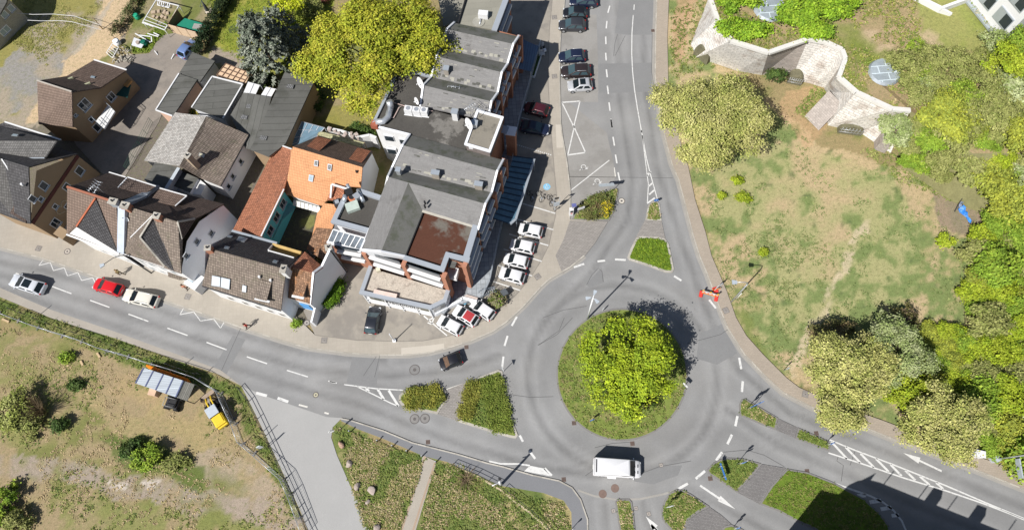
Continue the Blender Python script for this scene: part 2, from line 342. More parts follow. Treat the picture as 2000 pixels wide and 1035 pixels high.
# plateau above the old stone wall: a low bank that rises behind the wall crest
mb = MB()
def grid_in(poly, step, zf, name):
    px = [p.x for p in poly]; py = [p.y for p in poly]
    bm = bmesh.new(); vs_ = [bm.verts.new((p.x, p.y, p.z)) for p in poly]; bm.faces.new(vs_)
    bmesh.ops.triangulate(bm, faces=bm.faces[:])
    for _ in range(6):
        es = [e for e in bm.edges if e.calc_length() > step]
        if not es: break
        bmesh.ops.subdivide_edges(bm, edges=es, cuts=1); bmesh.ops.triangulate(bm, faces=[f for f in bm.faces if len(f.verts) > 3])
    bmesh.ops.recalc_face_normals(bm, faces=bm.faces[:])
    if sum(f.normal.z for f in bm.faces) < 0: bmesh.ops.reverse_faces(bm, faces=bm.faces[:])
    me = bpy.data.meshes.new(name); bm.to_mesh(me); bm.free()
    co = np.empty(len(me.vertices) * 3, 'f'); me.vertices.foreach_get('co', co); co = co.reshape(-1, 3)
    X, Y = co[:, 0], co[:, 1]; n1 = fbm(X, Y, 7, 301); n2 = fbm(X, Y, 2.5, 311); n3 = fbm(X, Y, 1.2, 321)
    C = np.ones((len(co), 4)); base = np.array((.33, .25, .14)); g = np.array((.17, .2, .045)); g2 = np.array((.24, .235, .09))
    k = ss(n2 * .5 + n1 * .5, .42, .58)[:, None]; C[:, :3] = base * (1 - k) + g2 * k; k = ss(n3 * .4 + n1 * .6, .5, .62)[:, None]; C[:, :3] = C[:, :3] * (1 - k) + g * k
    lw = inpoly(X, Y, [P(*p, FORT_Z) for p in ((1780, -60), (1880, 0), (1960, 90), (1930, 120), (1800, 60))]); C[lw, :3] = C[lw, :3] * .3 + np.array((.24, .27, .07)) * .7
    lw = inpoly(X, Y, [P(*p, FORT_Z) for p in ((1680, 60), (1830, 60), (1840, 90), (1720, 100))]) & (n2 > .42); C[lw, :3] = C[lw, :3] * .3 + np.array((.46, .35, .23)) * .7
    a = me.color_attributes.new('Col', 'FLOAT_COLOR', 'POINT'); a.data.foreach_set('color', C.astype('f').ravel())
    me.materials.append(m_soil); o = bpy.data.objects.new(name, me); col.objects.link(o); tag(o, kind='structure'); return o
grid_in(plateau, 1.2, None, 'hill_plateau')
# slope below the plateau on the east side, hidden under the thicket
mb = MB(); a = [P(*fort_top[-1], FORT_Z), P(1830, 250, 7.5), P(1900, 300, 7), P(2000, 300, 7), P(2400, 300, 8)]
b = [P(1765, 330), P(1850, 390), P(1950, 430), P(2080, 440), P(2500, 440)]
for k in range(4): mb.face([b[k], b[k + 1], a[k + 1], a[k]])
m_bank = M('bank_soil', (.2, .19, .09), .95, (.9, .25), (5, .3), .1)
struct('hill_slope', mb, m_bank)
# ---- roads
idq = lambda a, b: (a, b)
kerb_n = [(-500, 302), (-60, 463), (0, 485), (83, 506), (350, 598), (418, 622), (470, 641), (551, 667), (601, 681), (677, 691), (739, 695), (800, 695), (841, 690), (876, 681), (921, 667), (964, 648), (989, 631), (1022, 601), (1057, 562), (1072, 548), (1115, 523), (1142, 501)]
kerb_park = [(1114, 430), (1115, 373), (1108, 315), (1100, 270), (1096, 240), (1094, 151), (1095, 88), (1097, 50), (1103, 12), (1108, -60), (1122, -300)]
kerb_e = [(1290, -300), (1283, -60), (1281, 0), (1279, 63), (1278, 150), (1284, 200), (1296, 265), (1311, 323), (1324, 353), (1337, 403), (1352, 461), (1364, 500), (1379, 535), (1402, 598), (1419, 641), (1452, 693), (1497, 740), (1528, 768), (1585, 797), (1682, 834), (1756, 864), (1899, 917), (2000, 957), (2120, 1004), (2500, 1156)]
pav_e = [(1316, -300), (1308, -60), (1306, 0), (1303, 75), (1305, 170), (1320, 250), (1344, 328), (1357, 391), (1377, 453), (1389, 500), (1402, 530), (1419, 570), (1437, 621), (1457, 656), (1490, 693), (1535, 738), (1560, 757), (1640, 792), (1717, 819), (1771, 839), (1913, 893), (2000, 925), (2120, 970), (2500, 1122)]
kerb_s = [(667, 816), (687, 820), (750, 840), (806, 863), (893, 885), (950, 902), (984, 910), (1040, 926), (1092, 937), (1118, 951), (1135, 974), (1149, 1014), (1152, 1260)]
pav_s = [(667, 822), (700, 838), (750, 857), (827, 890), (875, 902), (930, 925), (978, 948), (1061, 962), (1101, 977), (1116, 1000), (1121, 1260)]
edge_sw = [(473, 754), (427, 731), (352, 706), (301, 681), (226, 661), (161, 641), (100, 621), (0, 580), (-60, 556), (-500, 395)]
g = lambda L, z=0: [P(*p, z) for p in L]
road_poly = g(kerb_n[:-1] + [(1100, 470)] + kerb_park + kerb_e + [(2500, 1260), (1152, 1260)] + kerb_s[::-1][1:] + [(638, 814), (521, 774)] + edge_sw)
def road_mesh(poly, z, step):
    """road sheet cut into small faces, coloured by wear: pale wheel paths, darker oil line between them, old patches"""
    bm = bmesh.new(); f = bm.faces.new([bm.verts.new((p.x, p.y, z)) for p in poly]); bmesh.ops.triangulate(bm, faces=[f])
    x0, x1, y0, y1 = min(p.x for p in poly), max(p.x for p in poly), min(p.y for p in poly), max(p.y for p in poly)
    for ax, lo, hi in ((0, x0, x1), (1, y0, y1)):
        v = lo + step
        while v < hi:
            co = (v, 0, 0) if ax == 0 else (0, v, 0); no = (1, 0, 0) if ax == 0 else (0, 1, 0)
            bmesh.ops.bisect_plane(bm, geom=bm.verts[:] + bm.edges[:] + bm.faces[:], plane_co=co, plane_no=no); v += step
    for f in bm.faces:
        f.normal_update()
        if f.normal.z < 0: f.normal_flip()
    me = bpy.data.meshes.new('road'); bm.to_mesh(me); bm.free()
    co = np.empty(len(me.vertices) * 3, 'f'); me.vertices.foreach_get('co', co); co = co.reshape(-1, 3); X, Y = co[:, 0], co[:, 1]
    lanes = [[(-60, 520), (100, 566), (350, 652), (600, 722), (760, 735), (900, 722), (985, 690)], [(-60, 500), (100, 532), (350, 618), (600, 690), (760, 705)], [(-60, 540), (100, 596), (350, 680), (560, 752), (700, 790), (900, 868), (1060, 915), (1180, 930)],
             [(1255, -60), (1258, 150), (1280, 320), (1330, 470), (1385, 620), (1440, 720), (1540, 805), (1700, 870), (2100, 1030)], [(1205, -60), (1210, 200), (1235, 350), (1225, 430), (1150, 540), (1050, 640)], [(1420, 800), (1520, 870), (1640, 920), (1800, 990), (2050, 1090)], [(1340, 950), (1450, 1010), (1560, 1070)], [(1180, 985), (1190, 1100)], [(1255, 985), (1290, 1080)], [(1130, 130), (1140, -60)]]
    cx = P(1214.5, 732); ring = [[(cx.x + r * math.cos(a), cx.y + r * math.sin(a)) for a in [k * math.pi / 60 for k in range(121)]] for r in (11.6,)]
    L = [[tuple(P(*p)[:2]) for p in l] for l in lanes] + ring; f = np.ones(len(X)); sm = (fbm(X, Y, 5, 601) - .5); d_min = np.full(len(X), 99.)
    for l in L:
        pts = []
        for a, b in zip(l[:-1], l[1:]):
            n_ = max(2, int(math.hypot(b[0] - a[0], b[1] - a[1]) / .6)); pts += [(a[0] + (b[0] - a[0]) * k / n_, a[1] + (b[1] - a[1]) * k / n_) for k in range(n_)]
        pts = np.array(pts); d = np.full(len(X), 99.)
        for k in range(0, len(pts), 40): d = np.minimum(d, np.sqrt(((co[:, None, :2] - pts[None, k:k + 40]) ** 2).sum(-1)).min(1))
        d_min = np.minimum(d_min, d)
    f += .16 * np.exp(-((d_min - .85) / .45) ** 2) - .2 * np.exp(-(d_min / .42) ** 2) + .05 * ss(d_min, 1.8, 3.2) + sm * .34 + (fbm(X, Y, 1.6, 611) - .5) * .2
    dr = np.abs(np.hypot(X - cx.x, Y - cx.y) - 10.2); f -= .06 * np.exp(-(dr / .8) ** 2) * (fbm(X, Y, 4, 621) > .45)
    C = np.ones((len(X), 4)); C[:, :3] = np.array((.226, .2245, .222)) * f[:, None]; w = ss(fbm(X, Y, 7, 631), .5, .7)[:, None] * .12; C[:, :3] = C[:, :3] * (1 - w) + np.array((.27, .255, .23)) * w
    at = me.color_attributes.new('Col', 'FLOAT_COLOR', 'POINT'); at.data.foreach_set('color', C.astype('f').ravel()); me.materials.append(m_asph); o = bpy.data.objects.new('road', me); col.objects.link(o); tag(o, kind='structure')
road_mesh(road_poly, .05, .55)

mb = MB(); mb.face([p + Vector((0, 0, .046)) for p in g([(470, 750), (521, 770), (638, 810), (672, 812), (650, 834), (647, 854), (658, 888), (678, 934), (707, 997), (730, 1060), (800, 1260), (690, 1260), (587, 997), (558, 934), (521, 854), (498, 806)])])
struct('side_road', mb, m_side)
# patches of different asphalt
mb = MB()
def patch(q, pts, z): mb.face([P(*q(a, b)) + Vector((0, 0, z)) for a, b in pts])
qi_ = S(1150, 740, 3.508); q0 = S(1000, 0, 3.98); q4 = S(700, 480, 3.98)
patch(q0, [(835, -20), (1105, -20), (1110, 275), (880, 275), (800, 260)], .054)
patch(q0, [(670, 500), (1105, 490), (1130, 715), (675, 730)], .054)
patch(idq, [(1366, 652), (1412, 632), (1440, 690), (1400, 712), (1360, 700)], .054); patch(idq, [(690, 690), (742, 697), (735, 760), (676, 752)], .054); patch(idq, [(455, 655), (480, 663), (440, 735), (415, 722)], .054); patch(q4, [(1770, 300), (1890, 170), (1910, 285), (1800, 330)], .054); patch(qi_, [(300, 660), (470, 600), (640, 590), (610, 660), (440, 720), (310, 700)], .054)
struct('road_patch', mb, M('asphalt_patch', (.205, .205, .204), .9, (.4, .1), (9, .12), .2))
mb = MB(); patch(idq, [(1094, 202), (1112, 202), (1185, 260), (1204, 345), (1160, 405), (1114, 432), (1116, 373), (1108, 315), (1098, 250)], .0575)
patch(idq, [(1098, 30), (1165, 30), (1168, 120), (1168, 200), (1094, 200)], .0575); struct('parking_lane', mb, m_asph2)
mb = MB(); mb.face([p + Vector((0, 0, .055)) for p in g([(-500, 395), (-60, 556), (0, 580), (100, 621), (226, 661), (352, 706), (427, 731), (473, 754), (430, 722), (352, 694), (226, 648), (100, 605), (0, 562), (-60, 540), (-500, 379)])]); struct('road_shoulder', mb, M('dusty_asphalt', (.33, .3, .26), .95, (.5, .12), (7, .1), .15))
# ---- pavements (a real step up from the road)
KZ = .16
fc_in = [(1092, -300), (1082, -60), (1078, 10), (1073, 60), (1070, 150), (1073, 210), (1075, 240), (1080, 305), (1085, 361), (1088, 391), (1084, 426), (1075, 466), (1072, 480), (1057, 510), (1039, 538), (1014, 570), (994, 591), (969, 608), (946, 626), (916, 641), (876, 657), (826, 666), (783, 667), (700, 665), (616, 655)]
mb = MB(); mb.prism(g(kerb_n + [(1163, 474), (1187, 434)] + kerb_park + fc_in + [(560, 600), (290, 510), (130, 440), (-60, 400), (-500, 240)]), -.05, KZ, 0, 1)
struct('pavement', mb, [m_pave, m_kerb])
mb = MB(); mb.face([P(*p) + Vector((0, 0, KZ + .005)) for p in fc_in + [(590, 600), (640, 500), (700, 470), (860, 300), (900, 100), (960, -60), (1000, -300)]]); struct('forecourt', mb, m_fore)
mb = MB(); mb.face([P(*p) + Vector((0, 0, KZ + .004)) for p in ((1113, 432), (1187, 434), (1163, 474), (1142, 501), (1115, 523), (1098, 535), (1085, 500), (1100, 470))]); struct('block_paving', mb, m_pave2)
mb = MB(); mb.face([P(*q4(a, b)) + Vector((0, 0, KZ + .006)) for a, b in ((335, 795), (560, 775), (665, 760), (672, 808), (500, 838), (335, 845))])
mb.face([P(*p) + Vector((0, 0, KZ + .006)) for p in ((1085, 245), (1096, 245), (1100, 290), (1087, 290))]); struct('pavement_repair', mb, M('new_concrete', (.46, .42, .36), .9, (.4, .05), (8, .05)))
mb = MB(); mb.prism(g(kerb_e + pav_e[::-1]), -.05, KZ, 0, 1); struct('pavement', mb, [M('pavement_east', (.34, .29, .235), .9, (.3, .1), (7, .08), .2, pat=(.4, .2, .02, .85, .5, .05)), m_kerb])
mb = MB(); mb.prism(g(kerb_s + pav_s[::-1]), -.05, KZ, 0, 1); struct('pavement', mb, [m_dark, m_kerb])
mb = MB(); mb.face([P(*p) + Vector((0, 0, .05)) for p in ((826, 889), (853, 901), (830, 975), (745, 1260), (715, 1260), (803, 975))]); struct('footpath', mb, M('path_gravel', (.36, .325, .275), .95, (.5, .08), (8, .12), .1))
mb = MB(); mb.ribbon(g([(832, 885), (806, 968), (776, 1062)]), .22, .06); mb.ribbon(g([(850, 902), (826, 975), (798, 1062)]), .22, .06); struct('path_edging', mb, M('edging', (.36, .27, .2), .9))
# yard behind the street houses
mb = MB(); mb.face([P(*p) + Vector((0, 0, .06)) for p in ((345, 65), (372, 75), (392, 88), (395, 100), (330, 190), (310, 240), (245, 345), (200, 340), (150, 285), (130, 250), (235, 110), (258, 108), (292, 105), (315, 70))]); struct('yard', mb, m_yard)
# kerb stones, gutters
mb = MB()
for L, off in ((kerb_n, .1), (kerb_park, .1), (kerb_e, .1), (kerb_s, -.1)): mb.ribbon(g(L), .16, KZ + .012, 0, off)
mb.ribbon(g(fc_in), .1, KZ + .01, 1)
struct('kerb', mb, [m_kerb, M('forecourt_edge', (.22, .2, .175), .9)])
mb = MB()
mb.ribbon(g(kerb_n), .3, .056, 0, -.17); mb.ribbon(g(kerb_e), .35, .056, 0, -.19)
mb.ribbon(g([(1129, 957), (1160, 968), (1203, 975), (1250, 974), (1298, 964), (1321, 956)]), .22, .058)
struct('gutter', mb, m_gutter)
# ---- traffic islands
m_isl = M('island_turf', (.165, .205, .05), .95, (.9, .25), (5, .3), .1, c2=(.25, .225, .095), mix2=(.5, .53, .68), bump=.5)
m_islg = M('island_turf_lush', (.12, .18, .025), .95, (.9, .2), (5, .3), .1, c2=(.17, .2, .04), mix2=(.5, .5, .65), bump=.5)
ISL = {}
def island(key, pts, mk=None, w=.2, turf=None, h=.15):
    poly = g(pts); mb = MB(); mb.prism(poly, 0, h, 0); inn = inset(poly, w); mb.slab([(p.x, p.y, h + .03) for p in inn], .2, 1)
    struct('traffic_island', mb, [mk or m_kerb, turf or m_isl]); ISL[key] = inset(poly, w + .12)
def cobbles(pts, m=None, h=.12): mb = MB(); mb.prism(g(pts), 0, h, 0); struct('island_crossing', mb, m or m_cob)
circ = [(1214.5 + 128 * math.cos(2 * math.pi * k / 64), 732 + 129 * math.sin(2 * math.pi * k / 64)) for k in range(64)]
island('round', circ, m_kerbd)
island('n1', [(1225, 503), (1229, 509), (1264, 520), (1300, 533), (1313, 533), (1316, 527), (1311, 500), (1306, 478), (1299, 467), (1281, 463), (1254, 462), (1242, 465), (1232, 485)], turf=m_islg, w=.3)
island('n2', [(1260, 431), (1266, 401), (1274, 394), (1283, 394), (1288, 399), (1292, 432)])
island('w1', [(779, 783), (780, 772), (785, 767), (795, 764), (830, 761), (860, 758), (870, 761), (873, 770), (866, 790), (855, 809), (818, 801), (784, 791)], w=.28)
island('w2', [(918, 745), (940, 735), (973, 722), (981, 725), (984, 740), (988, 760), (995, 795), (1004, 830), (1012, 850), (1007, 856), (995, 854), (960, 844), (896, 824), (906, 783)], w=.28)
island('e1', [(1444, 811), (1443, 790), (1447, 781), (1455, 778), (1466, 785), (1519, 816), (1514, 840), (1486, 829)], m_kerbd)
island('e2', [(1558, 835), (1617, 861), (1621, 872), (1618, 881), (1552, 856)], m_kerbd)
island('se1', [(1350, 965), (1335, 957), (1321, 955), (1309, 961), (1297, 977), (1291, 997), (1293, 1014), (1304, 1028), (1325, 1050), (1336, 1035), (1344, 1014), (1364, 999), (1386, 989)], m_kerbd)
island('se2', [(1380, 917), (1392, 904), (1405, 897), (1421, 894), (1449, 895), (1486, 905), (1464, 934), (1438, 961), (1407, 940), (1384, 925)], m_kerbd)
island('s1', [(1201, 980), (1204, 975), (1210, 974), (1229, 974), (1234, 980), (1237, 1000), (1243, 1060), (1214, 1060), (1205, 1005)], m_kerbd)
island('s2', [(1408, 1035), (1414, 1027), (1428, 1024), (1450, 1033), (1480, 1060), (1405, 1060)], m_kerbd)
island('north', [(1116, 431), (1122, 418), (1158, 394), (1190, 370), (1203, 368), (1208, 371), (1207, 380), (1201, 411), (1190, 432)], m_kerbd)
island('se3', [(1482, 984), (1506, 948), (1536, 915), (1577, 922), (1628, 942), (1685, 972), (1716, 1000), (1735, 1025), (1742, 1070), (1640, 1070), (1590, 1032), (1555, 1017), (1520, 998)], m_kerbd, turf=m_islg)
cobbles([(1241, 466), (1259, 432), (1292, 433), (1299, 466)], m_pave2); cobbles([(873, 761), (920, 743), (906, 783), (897, 823), (856, 809), (872, 777)], m_pave2)
cobbles([(1519, 817), (1557, 835), (1552, 855), (1516, 840)]); cobbles([(1487, 906), (1535, 914), (1506, 947), (1481, 983), (1439, 961), (1465, 934)])
cobbles([(1345, 1014), (1365, 1000), (1386, 990), (1408, 1005), (1428, 1023), (1413, 1027), (1407, 1036), (1405, 1060), (1330, 1060), (1337, 1036)])
# ---- road markings (sheets a few millimetres above the asphalt)
LM, LO, LB = MB(), MB(), MB(); LZ = .062
def line(q, pts, w=.13, m=LM, z=LZ): m.ribbon([P(*q(a, b)) for a, b in pts], w, z)
idq = lambda a, b: (a, b)
qa, qb, qc = S(0, 480, 3.98), S(350, 480, 3.98), S(1000, 240, 3.98)
for a, b in (((125, 215), (150, 222)), ((408, 317), (558, 373)), ((702, 424), (853, 479)), ((1000, 531), (1155, 588)), ((1303, 640), (1460, 697)), ((1607, 750), (1763, 808)), ((1920, 862), (2078, 916))): line(qa, (a, b), .15)
for a, b in (((838, 967), (1002, 1018)), ((1160, 1050), (1220, 1062))): line(qb, (a, b), .15)
zigs = [[(338, 112), (303, 155), (393, 132), (418, 194), (502, 172), (527, 235), (608, 209), (637, 271), (724, 250), (750, 305)], [(1428, 487), (1400, 536), (1508, 514), (1560, 585), (1662, 568), (1716, 641), (1742, 597)]]
for Z in zigs:
    for a, b in zip(Z[:-1], Z[1:]): line(qa, (a, b), .1)
for a, b in (((760, 50), (745, 105)), ((738, 168), (732, 226)), ((728, 288), (730, 348)), ((728, 415), (732, 475)), ((733, 543), (740, 605)), ((741, 670), (749, 735)), ((754, 800), (762, 865)), ((768, 932), (778, 1000))): line(q0, (a, b), .2)
for a, b in (((768, -28), (778, 42)), ((785, 112), (796, 180)), ((804, 250), (815, 317)), ((824, 387), (838, 455))): line(qc, (a, b), .2)
line(q0, [(957, -15), (955, 0)], .14); line(q0, [(950, 40), (947, 82)], .14)
line(q0, [(942, 122), (932, 260), (930, 420), (937, 560), (952, 700), (975, 850), (1008, 1035)], .14)
line(qc, [(1005, 60), (1045, 280), (1075, 400), (1128, 590)], .13); line(qc, [(1012, 100), (1052, 420), (1060, 480), (1052, 620)], .12)
for a, b in (((1050, 415), (1078, 380)), ((1062, 495), (1092, 470)), ((1066, 560), (1105, 525)), ((1050, 628), (1110, 585))): line(qc, (a, b), .22)
# parking area
line(q0, [(388, 800), (528, 790)], .2); line(q0, [(388, 800), (478, 985)], .16); line(q0, [(528, 790), (480, 985)], .16)
line(qc, [(478, 25), (572, 235)], .16); line(qc, [(486, 25), (434, 250)], .16); line(qc, [(432, 253), (574, 233)], .2); line(qc, [(458, 527), (756, 293)], .13)
line(qc, [(795, 350), (803, 420)], .12, LO)
def badge(c, r):
    p = P(*c); LM.ribbon([p + Vector((r * math.cos(a), r * math.sin(a), 0)) for a in [k * math.pi / 6 for k in range(13)]], .09, LZ)
    LM.ribbon([p + Vector((-2.0 * r, -1.5 * r, 0)), p + Vector((-.6 * r, -.8 * r, 0))], .1, LZ); LM.ribbon([p + Vector((-1.3 * r, -1.0 * r, 0)), p + Vector((1.6 * r, -1.0 * r, 0))], .12, LZ); LM.ribbon([p + Vector((.4 * r, -.8 * r, 0)), p + Vector((1.9 * r, -.3 * r, 0))], .09, LZ)
badge(qc(556, 345), .33); badge(qc(662, 455), .33)
FZ = KZ + .011
qd = S(700, 240, 3.98)
for a, b in (((1265, 628), (1530, 708)), ((1235, 752), (1515, 835)), ((1172, 868), (1476, 957)), ((1130, 985), (1424, 1080))): LM.ribbon([P(*qd(*a)), P(*qd(*b))], .16, FZ)
for a, b in (((1085, 155), (1350, 237)), ((1048, 280), (1258, 350)), ((690, 525), (850, 643)), ((510, 547), (690, 700))): LM.ribbon([P(*q4(*a)), P(*q4(*b))], .15, FZ)
for a, b in (((545, 580), (590, 560)), ((590, 560), (570, 612)), ((570, 612), (540, 600))): LM.ribbon([P(*q4(*a)), P(*q4(*b))], .15, FZ)
qe = S(930, 170, 6.47)
for k in range(18): 
    t = k / 18; a = (490 + 470 * t, 732 + 140 * t); LM.ribbon([P(*qe(*a)), P(*qe(a[0] + 14, a[1] + 4))], .16, FZ)
LM.ribbon([P(*qe(560, 392)), P(*qe(830, 470))], .12, FZ)
# blue accessible-parking disc
mb = MB(); c = P(1068, 366); mb.disc((c.x, c.y, FZ), .5, 28); struct('painted_disc', mb, m_blue)
mb = MB(); z = FZ + .004
mb.ribbon([c + Vector((.22 * math.cos(a), -.06 + .22 * math.sin(a), 0)) for a in [k * math.pi / 7 + 2.4 for k in range(11)]], .06, z); mb.ribbon([c + Vector((-.03, .26, 0)), c + Vector((.01, .03, 0)), c + Vector((.18, .01, 0)), c + Vector((.27, -.2, 0))], .06, z); mb.disc((c.x - .03, c.y + .33, z), .07, 10); struct('painted_disc_symbol', mb, m_line)
# roundabout give-way dashes
qg, qh, qi, qj = S(1050, 480, 3.98), S(750, 740, 3.508), S(1150, 740, 3.508), S(1500, 740, 3.508)
for a, b in (((282, 168), (362, 142)), ((465, 123), (525, 116)), ((601, 107), (685, 112)), ((1060, 236), (1117, 272)), ((1333, 420), (1385, 486)), ((1566, 870), (1582, 958))): line(qg, (a, b), .27)
for a, b in (((1192, 622), (1232, 552)), ((1136, 778), (1160, 700)), ((1118, 945), (1128, 860))): line(q4, (a, b), .25)
for a, b in (((930, 385), (952, 428)), ((995, 490), (1036, 545)), ((1100, 610), (1150, 660))): line(qh, (a, b), .27)
for a, b in (((1054, 15), (1048, 88)), ((1018, 252), (1003, 322)), ((980, 380), (949, 445)), ((912, 500), (872, 557)), ((795, 628), (732, 682)), ((678, 714), (612, 752))): line(qi, (a, b), .29)
qk = S(450, 740, 3.508)
for a, b in (((178, 95), (252, 115)), ((325, 130), (398, 156)), ((470, 176), (530, 192)), ((645, 230), (675, 238))): line(qk, (a, b), .34 if a[0] < 460 else .2, LM if a[0] < 460 else LO)
line(qk, [(680, 17), (730, 28)], .16); line(qk, [(780, 38), (1000, 66), (1182, 76)], .14); line(qk, [(870, 52), (1000, 115), (1100, 165), (1155, 187)], .14)
for a, b in (((1085, 78), (1152, 185)), ((1010, 70), (1052, 138)), ((930, 60), (950, 85))): line(qk, (a, b), .3)
line(qk, [(1478, 72), (1650, 15)], .14, LO)
line(qh, [(720, 562), (800, 580), (920, 580), (1000, 592)], .2); LM.face([P(*qh(a, b)) + Vector((0, 0, LZ)) for a, b in ((1000, 592), (1100, 612), (1140, 664), (960, 630))])
# arrows and hatching in the eastern legs
def arrow(q, tail, tip, w=.18, hw=.75, hl=1.7):
    a, b = P(*q(*tail)), P(*q(*tip)); d = (b - a).normalized(); n = Vector((-d.y, d.x, 0)); m_ = b - d * hl
    LM.ribbon([a, m_], w, LZ); LM.face([p + Vector((0, 0, LZ)) for p in (m_ + n * hw / 2, m_ - n * hw / 2, b)][::-1])
arrow(qi, (762, 728), (1003, 890), .24, .7, 2.1); arrow(qi, (490, 1060), (390, 938), .25, .8, 1.6); arrow(qj, (1188, 630), (925, 505), .22, .75, 1.9)
LM.face([P(*qi(a, b)) + Vector((0, 0, LZ)) for a, b in ((430, 990), (500, 1060), (470, 1070), (420, 1010))])
line(qj, [(420, 415), (590, 485), (830, 575), (1200, 722), (1500, 850), (1754, 955)], .17); line(qj, [(413, 505), (640, 578), (940, 680), (1220, 765), (1450, 843), (1640, 915), (1754, 962)], .17)
for a, b in (((432, 428), (540, 545)), ((530, 465), (632, 573)), ((632, 510), (724, 603)), ((738, 545), (826, 634)), ((838, 585), (914, 663)), ((938, 625), (1008, 692)), ((1038, 665), (1106, 724)), ((1150, 708), (1200, 752))): line(qj, (a, b), .26)
line(qj, [(270, 640), (450, 712), (600, 765), (700, 800), (790, 845), (860, 900), (915, 970), (950, 1050)], .22)
for a, b in (((610, 800), (668, 795)), ((695, 843), (775, 830)), ((770, 890), (845, 878)), ((845, 935), (895, 930))): line(qj, (a, b), .4)
struct('road_marking', LM, m_line); struct('worn_road_marking', LO, m_lineold)
# cracks and joints in the asphalt
mb = MB()
for q, pts in ((q0, [(820, 270), (800, 340), (790, 440)]), (q0, [(880, 280), (830, 380), (800, 440)]), (qg, [(0, 775), (150, 690), (270, 560)]), (qg, [(380, 305), (420, 230), (470, 175), (500, 200), (510, 280)]), (q4, [(1400, 770), (1560, 660), (1600, 560)]), (qi, [(320, 660), (480, 600), (700, 560)]), (qi, [(920, 500), (1080, 485), (1200, 520), (1340, 600)]), (qb, [(330, 970), (480, 640)]), (qb, [(1520, 1020), (1560, 850)]), (qc, [(440, 420), (780, 425), (1250, 430)]), (qg, [(1160, 760), (1420, 690), (1480, 650)]), (qg, [(40, 560), (200, 500), (380, 470)]), (qi, [(40, 470), (160, 440), (300, 430)]), (qh, [(860, 105), (1000, 125), (1160, 120)]), (qh, [(1380, 660), (1440, 620)]), (q4, [(40, 1010), (140, 860)]), (q0, [(1090, 260), (1085, 560), (1110, 720)]), (qj, [(600, 480), (560, 590)]), (qj, [(500, 700), (515, 590), (470, 560), (480, 530)])):
    mb.ribbon([P(*q(a, b)) for a, b in pts], .06, .0575)
struct('asphalt_crack', mb, M('tar_seal', (.1, .1, .1), .8))
